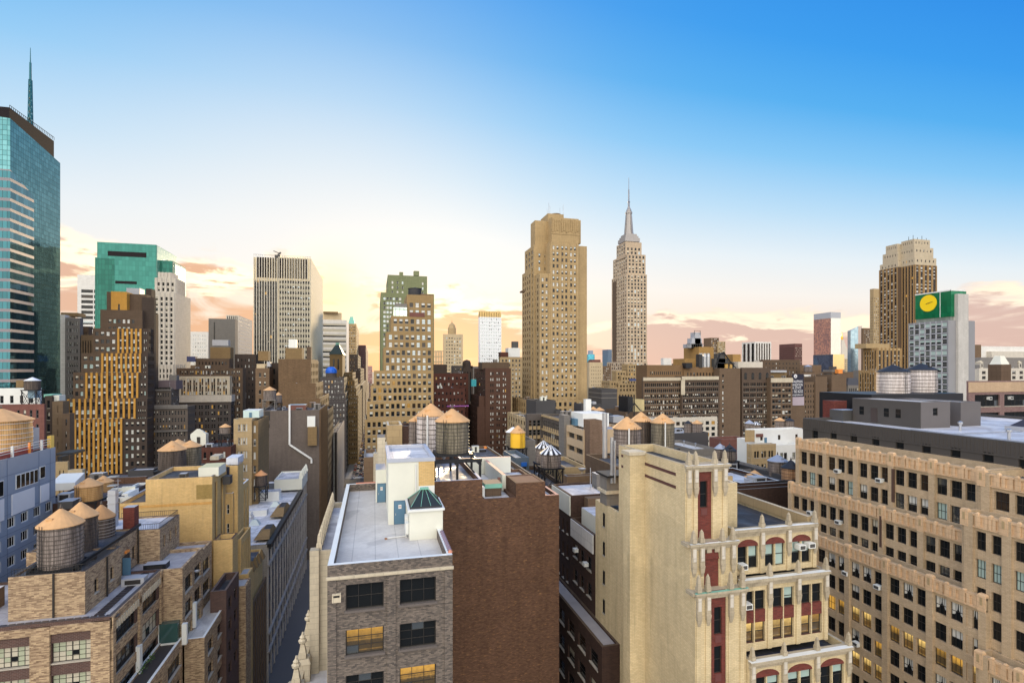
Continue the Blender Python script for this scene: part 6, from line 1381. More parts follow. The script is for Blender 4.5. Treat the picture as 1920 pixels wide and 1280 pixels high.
# dark plum building in the gap
b = Bld('plum_building', 'dark plum brick building with white roof walls in the gap beside the yellow brick tower', 'building')
PL = spec(4, 3.6, .5, .52, .5, 1.1, mix=DARK, r=.25, fr=FD, style='dh', sill=True)
b.bay = 3
b.vol(28.4, 45, 74.5, 83, 0, 56.2, DKBR, ROOFW, .3, Ls=sp(PL, n=4, mt=4.2, zb=38, ww=.34)); b.vol(28.4, 44, 65.8, 74.4, 0, 53.0, DKBR, ROOFG, .9, Ls=sp(PL, n=3, mt=3.4, zb=38, ww=.6), cop=BRN)
b.box('white_wall', 28.25, 28.39, 74.6, 82.9, 53.2, 56.1, CREAM); b.box('white_wall', 28.25, 28.39, 66, 74.3, 50.4, 52.9, WALLW)
b.vol(26.0, 28.4, 58, 82, 0, 42.4, DKBR, mat('pale_ledge', (.36, .34, .35), .8, var=.2), .3, Ls=sp(PL, n=6, mt=1.6, zb=22, ww=.62), cop=BRN)
for yy, z_ in ((79.5, 54.3), (71.2, 48.9), (67.5, 48.2)):
    m = MB(); m.box(27.7, 28.3, yy, yy + .8, z_, z_ + .5, WHITEP); b.part('air_conditioner', m)
m = MB(); m.bar((33, 78, 56), (33, 78, 59.5), .05, LGREY); m.bar((36, 76.5, 56), (36, 76.5, 60), .05, LGREY); m.bar((35.2, 76.5, 59.2), (36.8, 76.5, 59.2), .03, LGREY); b.part('antenna_mast', m)
m = MB(); m.lathe(35, 79.5, [(.5, 55.9), (.8, 56.1), (.3, 56.5)], 10, DGREY); b.part('roof_vent', m)
b.box('roof_hut', 29.5, 34, 68, 73, 52.1, 54.8, CREAM, ROOFW); b.box('stair_wall', 30.5, 34.5, 73.0, 74.45, 52.1, 56, BRN2)

# ------------------------------------------------------------------ yellow brick tower with pinnacles
b = Bld('pinnacled_tower', 'yellow brick tower with stone pinnacles and a crimson window shaft, right foreground', 'tower')
XT = 28.3; b.bay = 3
SH = spec(1, 3.6, .62, .70, .15, 1.1, mix=[('dark', 1)], r=.22, fr=FD, style='dh')
def shaft(x0, x1, yf, z0, z1, sx0, sx1, yb, mt=1.6):
    """tower stage: brick body with a crimson window shaft in its front"""
    yi = yf + .8
    b.vol(x0, x1, yi, yb, z0, z1, YBR, ROOFB, .9, cop=TSTONE)
    b.vol(x0, sx0, yf, yi, z0, z1, YBR, TSTONE, 0); b.vol(sx0, sx1, yf + .12, yi, z0, z1, CRIM, TSTONE, 0, Fs=sp(SH, mt=mt, zb=20)); b.vol(sx1, x1, yf, yi, z0, z1, YBR, TSTONE, 0)
    for z_ in [z1 - mt - 2.9 - k * 3.6 for k in range(int((z1 - z0 - mt) / 3.6) + 0)]:
        m = MB(); xm = (sx0 + sx1) / 2; m.box(xm - .32, xm + .32, yf + .06, yf + .119, z_ - .32, z_ + .32, mat('plum_panel', (.13, .04, .035), .7)); b.part('panel', m)
shaft(28.3, 32.9, 44.3, 58.9, 66.0, 29.55, 31.15, 58.3)
shaft(28.3, 33.3, 43.5, 54.7, 58.9, 29.75, 31.35, 58.3)
shaft(28.3, 33.7, 42.7, 0, 54.7, 29.95, 31.55, 58.3)
b.vol(28.3, 33.7, 58.3, 65.2, 0, 57.9, YBR, ROOFB, .5); b.vol(32.9, 36.4, 47.5, 57, 0, 63.3, YBR, ROOFD, .7, cop=LIME)
b.box('chimney_pier', 26.55, 28.299, 52, 53.6, 0, 65.8, YBR, LIME); m = MB(); m.box(26.4, 28.4, 51.85, 53.75, 65.8, 66.15, LIME); b.part('chimney_cap', m)
b.box('flue_block', 28.25, 30.2, 61.6, 63.6, 57.9, 61.6, GREYC); m = MB(); m.box(28.0, 30.5, 61.3, 63.9, 59.4, 59.8, LIME); m.box(27.9, 31.5, 60.6, 64.2, 61.6, 61.85, BLACKM); b.part('steel_platform', m)
for px_, yy, t, bt, r_ in ((1134, 66, 774, 858, .32), (1147.5, 61, 820, 905, .22), (1153, 60.5, 826, 905, .12)):
    xx = gp(px_, yy); m = MB(); m.lathe(xx, yy, [(r_, zz(bt, xx, yy)), (r_, zz(t, xx, yy))], 14, STEEL)
    for k in range(4): zk_ = zz(bt, xx, yy) + (zz(t, xx, yy) - zz(bt, xx, yy)) * (k + 1) / 5; m.lathe(xx, yy, [(r_ + .03, zk_), (r_ + .03, zk_ + .1)], 14, LGREY, False)
    b.part('flue_pipe', m)
BANDM = mat('brown_brick_band', (.09, .035, .03), .8, var=.15)
for z_ in (65.0, 63.75): b.box('brick_band', XT - .03, XT - .002, 45.9, 51.95, z_ - .3, z_, BANDM); b.box('brick_band', XT - .03, XT - .002, 54.1, 57.6, z_ - .3, z_, BANDM)
for k in range(7):
    z_ = 55.1 - k * 3.65; m = MB(); m.box(XT - .05, XT - .003, 62.2, 62.75, z_, z_ + 1.7, FD); m.box(XT - .06, XT - .05, 62.3, 62.65, z_ + .1, z_ + 1.6, GD); m.box(XT - .12, XT - .003, 62.1, 62.85, z_ - .12, z_ - .002, SILL); b.part('window', m)
def pierset(x, yf, zt, zb, top=1.25, wid=.34, proud=.26):
    """rib with a white terracotta panel, corbel and a pinnacle standing on the cornice"""
    m = MB(); m.box(x - wid * .62, x + wid * .62, yf - proud * .4, yf - .003, zb, zt - 2.6, YBR); b.part('rib', m)
    m = MB(); m.box(x - wid * .7, x + wid * .7, yf - proud, yf - .003, zt - 2.1, zt - .35, TSTONE)
    m.prism([(x - wid * .35, yf - proud * .6), (x + wid * .35, yf - proud * .6), (x + wid * .35, yf - .003), (x - wid * .35, yf - .003)], zt - 3.1, zt - 2.75, TSTONE, taper=(x, yf, 1.5)); m.prism([(x - wid * .55, yf - proud), (x + wid * .55, yf - proud), (x + wid * .55, yf - .003), (x - wid * .55, yf - .003)], zt - 2.75, zt - 2.1, TSTONE, taper=(x, yf - .1, 1.35))
    p = MB(); p.box(x - wid * .48, x + wid * .48, yf - proud - .05, yf - proud - .002, zt - 1.65, zt - .5, PALE)
    b.part('corbel', m, [('panel', p)])
    m = MB(); pinnacle(m, x, yf - proud * .3, zt + .02, top, .22, TSTONE); b.part('pinnacle', m)
def cornice(x0, x1, yf, zt, d_=.45, h=.42, top=None):
    m = MB(); m.box(x0 - .1, x1 + .1, yf - d_, yf - .003, zt - h * .55, zt, TSTONE, top or WHITEP); m.box(x0, x1, yf - d_ * .6, yf - .003, zt - h, zt - h * .55, TSTONE); m.box(x0, x1, yf - d_ * .3, yf - .003, zt - h * 1.6, zt - h, TSTONE); b.part('cornice', m)
for x in (28.62, 29.35, 31.4, 32.5): pierset(x, 44.3, 66.05, 58.9)
for x in (28.6, 29.45, 31.65, 32.8): pierset(x, 43.5, 58.95, 54.7, 1.2)
for x in (28.6, 29.55, 31.95, 33.2): pierset(x, 42.7, 54.75, 20, 1.6)
cornice(28.3, 32.9, 44.3, 66.0, .4); cornice(28.25, 33.3, 43.5, 58.9, .35, .4); cornice(28.25, 33.7, 42.7, 54.7, .35, .4, COPPER)
b.box('ledge_block', 27.95, 28.29, 43.4, 44.5, 58.6, 58.9, TSTONE); b.box('ledge_block', 27.95, 28.29, 42.6, 43.7, 54.4, 54.7, TSTONE)
m = MB()
for i in range(2): m.lathe(30.2 + i * .75, 43.42, [(.28, 58.2 + 0 * i)], 10, TSTONE) if False else m.box(30.0 + i * .85, 30.5 + i * .85, 43.36, 43.499, 57.95, 58.45, TSTONE)
b.part('roundel', m)
def arch(xc, hw, yf, zs, rise, m_, proud=.04):
    m = MB(); P_ = [(xc + hw * math.cos(math.pi * i / 12), yf - proud, zs + rise * math.sin(math.pi * i / 12)) for i in range(13)]
    m.face(P_, m_); Q_ = [(p[0], yf - .002, p[2]) for p in P_]
    for i in range(12): m.face([P_[i], P_[i + 1], Q_[i + 1], Q_[i]], m_)
    b.part('arch', m)
arch(30.55, .8, 43.62, 57.3, .85, CRIM, .14)
# right wing, three stages
AW = spec(3, 3.55, .74, .62, .1, 1.55, grp=2, gap=.12, mix=[('ghalf', 1), ('green', 3), ('dark', 3)], r=.3, fr=FD, style='dh')
WX0, yb_ = 33.72, 60
stg = [(44.6, 43.3, 59.5, 55.0, 1, [('green', 4), ('ghalf', 1), ('dark', 1)]), (43.8, 43.9, 55.0, 48.0, 2, [('dark', 3), ('green', 1)]), (42.4, 45.2, 48.0, 0, 8, [('green', 2), ('dark', 2)])]
for i, (yf, xr_, zt, zb, rows, mx_) in enumerate(stg):
    mixf = (lambda k: [('lit2', 2), ('lit', 1)] if k == 1 else [('dark', 4), ('green', 1)]) if i == 1 else mx_
    b.vol(WX0, xr_, yf, yb_, zb, zt, YBR, ROOFB, .8, Fs=sp(AW, mix=mixf, rows=rows, mt=1.3 if i == 1 else 1.75, fh=3.05 if i == 1 else 3.55, sm=CRIM if i == 1 else YBR, zb=25), cop=TSTONE)
    cornice(WX0, xr_, yf, zt, .55 if i else .4, .5, WHITEP)
    bw_ = (xr_ - WX0 - .2) / 3
    for k in range(4):
        if k == 0 and i == 0: continue
        pierset(WX0 + .1 + bw_ * k if k else WX0 + .35, yf, zt + .02, max(zb, 30), 1.25, .36)
    if i != 1:
        for k in range(3): arch(WX0 + .1 + bw_ * (k + .5), bw_ * .37, yf, zt - 1.75, .66, CRIM)
for x, yf, z_ in ((34.6, 44.6, 55.65), (41.35, 44.6, 57.0), (42.5, 44.6, 57.1), (34.5, 43.8, 52.2)):
    m = MB(); m.box(x - .38, x + .38, yf - .55, yf + .2, z_, z_ + .52, WHITEP); m.box(x - .3, x + .3, yf - .56, yf - .55, z_ + .08, z_ + .44, DGREY); b.part('air_conditioner', m)
b.box('blue_tarpaulin', 34.2, 43.2, 42.6, 43.6, 47.25, 47.6, mat('navy_tarp', (.012, .016, .045), .5)); b.box('parapet', WX0, 45, 59.6, 60.1, 59, 61.2, BUFF, TSTONE); b.box('parapet', 42.8, 43.3, 45, 59.6, 59.0, 60.0, BUFF, TSTONE)

# ------------------------------------------------------------------ pinnacled loft, right
b = Bld('pinnacled_loft', 'long buff brick loft with peach terracotta crests in stepped tiers at the lower right', 'building')
LS = spec(6, 3.15, .87, .67, .4, 1.95, grp=3, gap=.38, r=.36, fr=FD, style='dh6', mix=[('dark', 1)], pier=.29, pw=.8)
def crest(X, y0, y1, z1, nb, mx=.4):
    band = MB(); band.box(X - .06, X - .003, y0, y1, z1 - 1.5, z1 - .02, TERRA); band.box(X - .22, X - .06, y0, y1, z1 - 1.55, z1 - 1.35, TERRA); band.box(X - .22, X - .06, y0, y1, z1 - .25, z1 - .02, TERRA)
    n = int((y1 - y0) / .74)
    for i in range(n): yy = y0 + (y1 - y0) * (i + .5) / n; band.box(X - .24, X - .06, yy - .17, yy + .17, z1 - 1.34, z1 - .26, TERRA)
    b.part('parapet_band', band); bw_ = (y1 - y0 - 2 * mx) / nb
    for i in range(nb + 1):
        yy = min(max(y0 + mx + bw_ * i, y0 + .45), y1 - .45); m = MB(); m.box(X - .34, X + .25, yy - .42, yy + .42, z1 - 1.6, z1 + .18, TERRA)
        m.prism([(X - .34, yy - .42), (X + .25, yy - .42), (X + .25, yy + .42), (X - .34, yy + .42)], z1 + .18, z1 + .36, TERRA, taper=(X - .05, yy, .66)); m.box(X - .38, X - .34, yy - .13, yy + .13, z1 - .9, z1 - .05, BUFF); b.part('crest', m)
        if i < nb:
            for k in (1, 2):
                y2 = y0 + mx + bw_ * (i + k / 3); m = MB(); m.box(X - .27, X + .12, y2 - .15, y2 + .15, z1 - 1.5, z1 + .08, TERRA); m.prism([(X - .27, y2 - .15), (X + .12, y2 - .15), (X + .12, y2 + .15), (X - .27, y2 + .15)], z1 + .08, z1 + .22, TERRA, taper=(X - .07, y2, .4)); b.part('crest', m)
DR = [('dark', 3), ('drape', 5), ('half', 1)]
def mixA(k): return [('dark', 6), ('brown', 2), ('skyhalf', 1)] if k == 0 else [('sky', 2), ('white', 2), ('whalf', 3), ('ghalf', 2), ('dark', 1)]
def mixB(k): return [('dark', 6), ('skyhalf', 1), ('half', .5)] if k < 2 else DR
def mixC(k): return {0: [('dark', 3), ('drape', 3)], 1: [('dark', 5), ('whalf', 1)], 2: [('lit2', 5), ('lit', 2), ('dark', .5)], 3: [('dark', 4), ('lit', 1), ('drape', 1)], 4: [('dark', 3), ('lit2', 1.2), ('lit', 1)]}.get(k, [('dark', 4), ('lit', .8)])
T1 = (70.0, 47.0, 75.9, 63.1); T2 = (68.0, 47.0, 75.4, 55.9); T3 = (66.0, 44, 80, 49.6)
b.vol(T1[0], 76, T1[1], T1[2], 0, T1[3], LOFTB, ROOFD, .9, Ls=sp(LS, n=5, mix=mixA, zb=54)); crest(T1[0], T1[1], T1[2], T1[3], 5)
b.vol(T2[0], T1[0] - .01, T2[1], T2[2], 0, T2[3], LOFTB, ROOFD, .9, Ls=sp(LS, n=5, mix=mixB, zb=48)); crest(T2[0], T2[1], T2[2], T2[3], 5)
b.vol(T3[0], T2[0] - .01, T3[1], T3[2], 0, T3[3], LOFTB, ROOFD, .9, Ls=sp(LS, n=6, mix=mixC, zb=20)); crest(T3[0], T3[1], T3[2], T3[3], 6)
PV = sp(LS, n=3, grp=2, gap=.55, ww=.70, mx=.9, pw=.9)
b.vol(69.0, 76, 30, 46.99, 0, 63.0, LOFTB, ROOFD, .9, Ls=sp(PV, mix=mixA, zb=56)); crest(69.0, 30, 46.99, 63.0, 3)
b.vol(66.4, 68.99, 30, 46.99, 0, 58.6, LOFTB, ROOFD, .9, Ls=sp(PV, n=4, mix=[('dark', 3), ('ghalf', 1.2), ('drape', 1)], zb=30)); crest(66.4, 30, 46.99, 58.6, 4)
b.vol(64.2, 66.39, 28, 43.99, 0, 44.0, LOFTB, ROOFD, .9, Ls=sp(PV, n=4, mix=mixC, zb=20)); crest(64.2, 28, 43.99, 44.0, 4)
for X, yy, z_ in ((70, 67.5, 58.9), (70, 60.4, 58.9), (68, 70.8, 51.7), (68, 65.4, 51.7), (66, 62.2, 45.4), (66, 71, 45.4), (66, 57.2, 45.4), (66, 60.5, 36.1)):
    m = MB(); m.box(X - .5, X + .2, yy - .42, yy + .42, z_, z_ + .55, WHITEP); m.box(X - .51, X - .5, yy - .34, yy + .34, z_ + .08, z_ + .46, DGREY); b.part('air_conditioner', m)
for X, yy, z0, z1 in ((69.9, 58.3, 56.6, 61.2), (67.9, 58.4, 50.5, 54.8)): m = MB(); m.box(X - .25, X, yy - .16, yy + .16, z0, z1, FB); b.part('downpipe', m)
CORR = mat('corrugated_grey', (.070, .061, .054), .6, .1, var=.12, vs=.4); CORL = mat('corrugated_light_grey', (.125, .112, .110), .6, .1, var=.1, vs=.4)
b.bay = 4
b.vol(76.01, 118, 40, 81, 0, 66.1, CORR, ROOFW, .5, Ls=spec(10, 8, .32, .30, .8, 1.7, mix=[('dark', 1)], r=.25, fr=FD, style='dh', rows=1, zb=60), cop=DGREY, name='penthouse')
m = MB()
for i in range(82): yy = 40.25 + i * .5; m.box(75.96, 76.008, yy - .06, yy + .06, 64.3, 66.0, CORR)
m.box(75.9, 76.009, 40, 81, 64.1, 64.3, CORR); b.part('cladding_rib', m)
b.vol(84, 90.2, 65.6, 78, 65.5, 69.8, CORL, ROOFG, .15, Fs=spec(1, 4, .18, .3, .3, 1.0, mix=[('dark', 1)], r=.15, rows=1, style='dh'), Ls=spec(4, 4, .26, .32, .4, 1.3, mix=[('dark', 1)], r=.15, rows=1, style='dh', skip=lambda i, n: i == 2), name='penthouse')
b.box('cladding', 83.9, 83.998, 65.5, 77.9, 65.6, 69.7, CORR); b.vol(93.6, 98, 66.4, 78, 65.5, 69.6, CORL, ROOFG, .15, name='penthouse'); b.box('penthouse_link', 90.2, 93.6, 70, 78, 65.5, 69.4, CORR)
m = MB(); m.box(83.84, 83.899, 73.0, 74.2, 65.9, 68.3, mat('dark_brown_door', (.05, .035, .03), .5)); b.part('door', m)
for yy in (69.2, 71.3, 76.0): m = MB(); m.box(83.84, 83.899, yy - .42, yy + .42, 67, 68.4, GD); m.box(83.82, 83.84, yy - .42, yy + .42, 67.68, 67.74, FD); b.part('window', m)
b.box('brick_chimney', 84.4, 87.5, 82.5, 85, 60, 69, CRIM); b.box('lift_housing', 82, 86, 78.1, 81, 65.5, 67.6, DGREY, LGREY); b.box('roof_deck', 89.5, 112, 79, 91, 60, 70.3, BLACKM)
m = MB(); m.prism([(96, 55), (104, 55), (104, 61), (96, 61)], 66.2, 67.9, mat('dark_skylight', (.05, .04, .04), .4), taper=(100, 58, .45)); m.box(95.6, 104.4, 54.6, 61.4, 65.6, 66.2, LGREY); b.part('skylight', m)
random.seed(4)
for i in range(9):
    xx, yy = random.uniform(80, 112), random.uniform(45, 63); m = MB()
    if 94 < xx < 106 and 53 < yy < 63: continue
    if i % 3: m.lathe(xx, yy, [(.18, 65.6), (.18, 66.6), (.34, 66.65), (.34, 66.95), (.05, 67.1)], 8, STEEL); b.part('vent', m)
    else: m.box(xx - 1.2, xx + 1.2, yy - .9, yy + .9, 65.6, 67.0, LGREY); m.box(xx - .9, xx + .9, yy - .92, yy - .9, 65.9, 66.7, FD); b.part('roof_unit', m)
m = MB(); m.bar((80, 44, 65.75), (80, 64, 65.75), .07, STEEL); m.bar((80, 58, 65.75), (94, 58, 65.75), .07, STEEL); b.part('roof_pipe', m)
tank(1674.5, 683.5, 696.5, 740, 53, 84, 'pale whitewashed tank with black cone, left of the pair on the grey metal penthouse', barrel=W_WHITE, cone=C_BLK, hoops=7); tank(1727, 681, 693, 739, 50, 86, 'pale whitewashed tank with black cone, right of the pair on the grey metal penthouse', barrel=W_WHITE, cone=C_BLK, hoops=7)

# ------------------------------------------------------------------ left foreground: mottled brick factory loft
b = Bld('mottled_brick_loft', 'mottled tan brick loft with stepped terraces and steel windows at the lower left', 'building')
FS = spec(5, 3.7, .62, .62, .6, 2.4, mix=lambda k: [('half', 3), ('blind', 1)], r=.3, fr=FD, style=(6, 4), sill=True, pyb=1290)
x1 = -29.7; b.bay = 5
b.vol(-61, x1, 72, 87.4, 0, 46.2, PURB, ROOFT, .35, Fs=sp(FS, n=5, mx=.9, ww=.66), Rs=spec(2, 3.7, .80, .62, .5, 1.7, mix=DARK0, r=.3, fr=FD, style=(5, 2), sill=True, zb=34), cop=mat('dark_flashing', (.06, .05, .05), .5))
x0 = b.last[0]
m = MB()
for e in range(6):
    xx = x0 + .9 + (x1 - x0 - 1.8) / 5 * e
    m.box(max(x0, xx - .95), min(x1 + .04, xx + .95), 71.72, 71.997, 0, 45.8, SPECK)
m.box(x0, x1, 71.8, 71.72 + .27, 44.9, 45.8, SPECK); b.part('pier', m)
m = MB()
for yy in (72.0, 79.4, 86.6): m.box(x1 + .003, x1 + .3, yy, yy + .75, 0, 46.1, SPECK)
for k in range(4): z_ = 44.6 - 3.7 * k; m.box(x1 + .003, x1 + .12, 72, 87.4, z_ - 3.7 + .15, z_ - 3.7 + 1.4, SPECK)
m.box(x1 + .003, x1 + .16, 72, 87.4, 44.7, 46.15, SPECK); b.part('pier', m)
m = MB()
for i in range(22): yy = 72.9 + i * .66; m.box(x1 + .16, x1 + .3, yy, yy + .36, 44.35, 45.2, LIME)
b.part('corbel_table', m)
m = MB()
for i in range(40): xx = x0 + i * .8; m.box(xx, xx + .62, 72.35, 73.35, 45.88, 45.93, mat('dark_glass_tile', (.035, .03, .035), .3))
for i in range(18): yy = 73.5 + i * .78; m.box(x1 - 2.3, x1 - 1.3, yy, yy + .6, 45.88, 45.93, mat('dark_glass_tile', (0, 0, 0)))
b.part('pavement_lights', m)
b.vol(-40, -26.95, 87.4, 97.0, 0, 46.0, SPECK, ROOFT, .5, Rs=spec(2, 3.7, .72, .62, .5, 1.9, mix=DARK0, r=.3, fr=FD, style=(4, 2), sill=True, zb=34)); b.vol(-40, -27.6, 97.0, 104.5, 0, 44.8, SPECK, ROOFT, .5, Rs=spec(1, 3.7, .72, .62, .5, 2.0, mix=DARK0, r=.3, fr=FD, style=(4, 2), sill=True, zb=34))
b.vol(-29, -24.3, 88.2, 104.5, 0, 35.2, SPECK, ROOFG, .3, Rs=spec(3, 3.7, .5, .55, .5, 1.6, mix=DARK0, r=.3, fr=FD, style='dh', sill=True, zb=20), cop=WHITEP); b.vol(-29.69, -26.95, 66, 88.19, 0, 36.0, SPECK, mat('dark_decking', (.05, .04, .035), .8, var=.3), .35, Rs=spec(3, 3.7, .7, .55, .5, 1.6, mix=DARK0, r=.3, fr=FD, style=(4, 2), sill=True, zb=20), cop=WHITEP)
b.vol(-26, -23.6, 97.5, 106, 0, 38.4, PURB, ROOFB, 1.2, Rs=spec(2, 3.7, .5, .55, .5, 2, mix=DARK0, r=.3, style='dh', zb=20))
b.box('white_post', -26.94, -26.3, 87.0, 87.6, 35, 38.0, WHITEP); b.box('white_post', -29.68, -29.2, 78.8, 79.6, 35.6, 39.2, WHITEP); b.box('white_post', -26.94, -26.5, 91.8, 92.5, 35.2, 39, WHITEP)
m = MB(); m.box(-29.6, -27.2, 86.2, 87.3, 35.8, 38.6, mat('green_glass', (.04, .09, .085), .08, 0, .9)); b.part('glazed_lobby', m); m = MB(); m.box(-29.65, -27.15, 86.1, 86.2, 35.6, 35.9, WHITEP); m.box(-29.65, -29.55, 86.1, 86.2, 35.9, 38.6, WHITEP); b.part('lobby_frame', m)
m = MB()
random.seed(5)
LEAF = mat('terrace_leaf', (.06, .12, .03), .7, var=.3)
for i in range(90):
    c_ = Vector((-29.0 + random.gauss(0, .25), 80 + random.gauss(0, 1.1), 36.1 + abs(random.gauss(0, .28)))); u_, v_ = Vector((random.gauss(0, 1), random.gauss(0, 1), random.gauss(0, 1))).normalized() * .13, Vector((random.gauss(0, 1), random.gauss(0, 1), random.gauss(0, 1))).normalized() * .13
    m.face([c_ - u_, c_ + v_, c_ + u_, c_ - v_], LEAF)
b.part('planting', m)
# penthouse
b.vol(-40.8, -33.2, 74.2, 83.6, 45.8, 51.0, SPECK, ROOFD, .25, Rs=spec(2, 4, .22, .42, .6, 1.9, mix=DARK0, r=.25, fr=FD, style='dh', rows=1, sill=True), cop=mat('dark_flashing', (0, 0, 0)), name='penthouse'); b.vol(-44, -34.4, 83.6, 92.5, 45.8, 51.0, SPECK, ROOFD, .25, Rs=spec(3, 4, .4, .5, .4, 2.2, mix=DARK0, r=.3, fr=FD, style='dh', rows=1, skip=lambda i, n: i == 1), cop=mat('dark_flashing', (0, 0, 0)), name='penthouse')
b.vol(-44, -31.6, 92.5, 101, 45.5, 50.6, SPECK, ROOFW, .25, Rs=spec(3, 4, .28, .46, .5, 1.4, mix=DARK0, r=.25, fr=FD, style='dh', rows=1), cop=mat('dark_flashing', (0, 0, 0)), name='penthouse')
m = MB(); m.box(-34.39, -34.34, 86.9, 89.2, 45.9, 48.4, FD); b.part('doorway', m); m = MB(); m.box(-34.3, -33.3, 86.75, 86.85, 45.9, 48.3, BLUED); b.part('door', m); m = MB(); m.box(-34.39, -34.1, 87.6, 88.6, 48.7, 49.0, ORANGE); b.part('door_light', m)
for x, y in ((-33.1, 79.3), (-34.3, 91.8), (-36.4, 74.1)): m = MB(); m.box(x - .02, x + .14, y - .08, y + .08, 45.9, 51, FD); b.part('downpipe', m)
def railing(pts, z, h=1.0):
    m = MB()
    for (xa, ya), (xb, yb) in zip(pts, pts[1:]):
        L_ = math.hypot(xb - xa, yb - ya); n = max(2, int(L_ / .28))
        for i in range(n + 1): t = i / n; m.bar((xa + (xb - xa) * t, ya + (yb - ya) * t, z), (xa + (xb - xa) * t, ya + (yb - ya) * t, z + h), .016, FD)
        m.bar((xa, ya, z + h), (xb, yb, z + h), .03, FD)
    b.part('railing', m)
railing([(-40.6, 74.4), (-33.4, 74.4), (-33.4, 83.4)], 50.9, .9); railing([(-40, 100.8), (-31.8, 100.8), (-31.8, 92.7), (-34.2, 92.7)], 50.5, .9)
b.box('chimney', -36.4, -34.9, 92.2, 93.8, 50.3, 54.2, CRIM, LGREY)
m = MB()
for yy in (75.3, 79): m.box(-39.6, -34.2, yy, yy + .3, 50.85, 51.2, BLACKM)
for xx in (-39.3, -34.6): m.box(xx, xx + .3, 75, 93, 51.2, 51.55, BLACKM)
b.part('tank_dunnage', m)
tank(114, 953, 981, 1057, 68, 77.3, 'grey stave tank with tan cone, nearest of three on the mottled brick loft', hoops=10); tank(151, 940.5, 966, 1040, 53, 84, 'dark stave tank with tan cone, middle of three on the mottled brick loft', barrel=W_DARK, hoops=10); tank(190, 945.5, 968, 1020, 43, 90, 'dark stave tank with brown cone, farthest of three on the mottled brick loft', barrel=W_DARK, hoops=9, hoopm=HOOPL, cone=mat('brown_tank_roof', (.42, .23, .10), .8, var=.15))
thing('metal_chimney', 'tall square galvanised metal chimney behind the three stave tanks', 'chimney', [('shaft', CHIM)])
m = MB(); xx, yy = -26.9, 93.0; m.lathe(xx + .25, yy, [(.02, 43.3), (.3, 43.4), (.42, 43.6)], 12, LGREY, False); m.bar((xx, yy, 43.2), (xx + .25, yy, 43.4), .03, FD); b.part('dish_antenna', m)

# blue panelled hotel
b = Bld('blue_panel_building', 'blue grey panelled building with white framed windows at the left edge', 'building')
XB = -57.0; yf_ = XB / ax(104); b.bay = 3.5
BP = spec(7, 3.15, .58, .56, .4, 2.4, grp=1, mix=[('dark', 1)], r=.18, fr=FW, style=(3, 1), sill=False, zb=32)
b.vol(-90, XB, 92, yf_, 0, 60.6, BLUEP, ROOFG, .5, Rs=sp(BP, n=7, mt=9.6), cop=BLUEP)
for y0, y1, z0, z1, k in ((105.5, 111.5, 55.2, 57.6, 5), (112, 113.6, 55.6, 57.8, 1), (96, 102.5, 54.8, 57.4, 4)):
    m = MB(); m.box(XB + .003, XB + .08, y0, y1, z0, z1, FW)
    for i in range(k): w0 = (y1 - y0) / k; m.box(XB + .08, XB + .1, y0 + w0 * i + .15, y0 + w0 * (i + 1) - .12, z0 + .15, z1 - .15, GD)
    b.part('window', m)
for y0, y1, z0, z1 in ((104.5, 110.5, 51.2, 54.6), (112.2, 114.8, 51.4, 54.4), (97, 102.6, 51, 54.4)):
    m = MB(); m.box(XB + .003, XB + .09, y0, y1, z0, z1, mat('white_shutter', (.70, .70, .72), .6, var=.05)); b.part('shutter', m)
m = MB()
for k in range(9): m.box(XB + .004, XB + .03, 92, yf_, 57.9 - k * 3.15 - .04, 57.9 - k * 3.15, mat('panel_joint', (.09, .12, .18), .6))
for y in (103.4, 111.8, 115.2): m.box(XB + .004, XB + .03, y, y + .06, 30, 60.5, mat('panel_joint', (0, 0, 0)))
b.part('panel_joints', m)
m = MB()
for y0 in (96, 100.5, 105, 109.5, 113): m.box(XB - .4, XB - .1, y0, y0 + .3, 60.6, 62.4, WHITEP if y0 != 109.5 else ORANGE)
for k in range(4): m.bar((XB - .25, 92, 60.9 + k * .45), (XB - .25, yf_, 60.9 + k * .45), .04, WHITEP if k else REDP)
b.part('guard_rail', m)
b.box('guard_board', XB - .6, XB - .45, 95, 111, 60.6, 61.6, REDP); b.box('bulkhead', -66, -59, yf_ - 6, yf_ - 1, 60, 64.4, BLUEP); m = MB()
for i in range(6): m.bar((-59.2, yf_ - 5 + i * .4, 60.6), (-59.2, yf_ - 5 + i * .4, 66.5), .06, WHITEP)
b.part('ladder_cage', m); b.box('end_post', XB - .7, XB - .1, yf_ - 1.2, yf_ - .2, 60.6, 62.8, mat('yellow_panel', (.75, .5, .1), .6))
tank(2, 766, 787, 848, 90, 112, 'big orange wooden tank ringed by pale scaffold bars at the left edge', barrel=W_NEW, hoops=7, hoopm=FW)

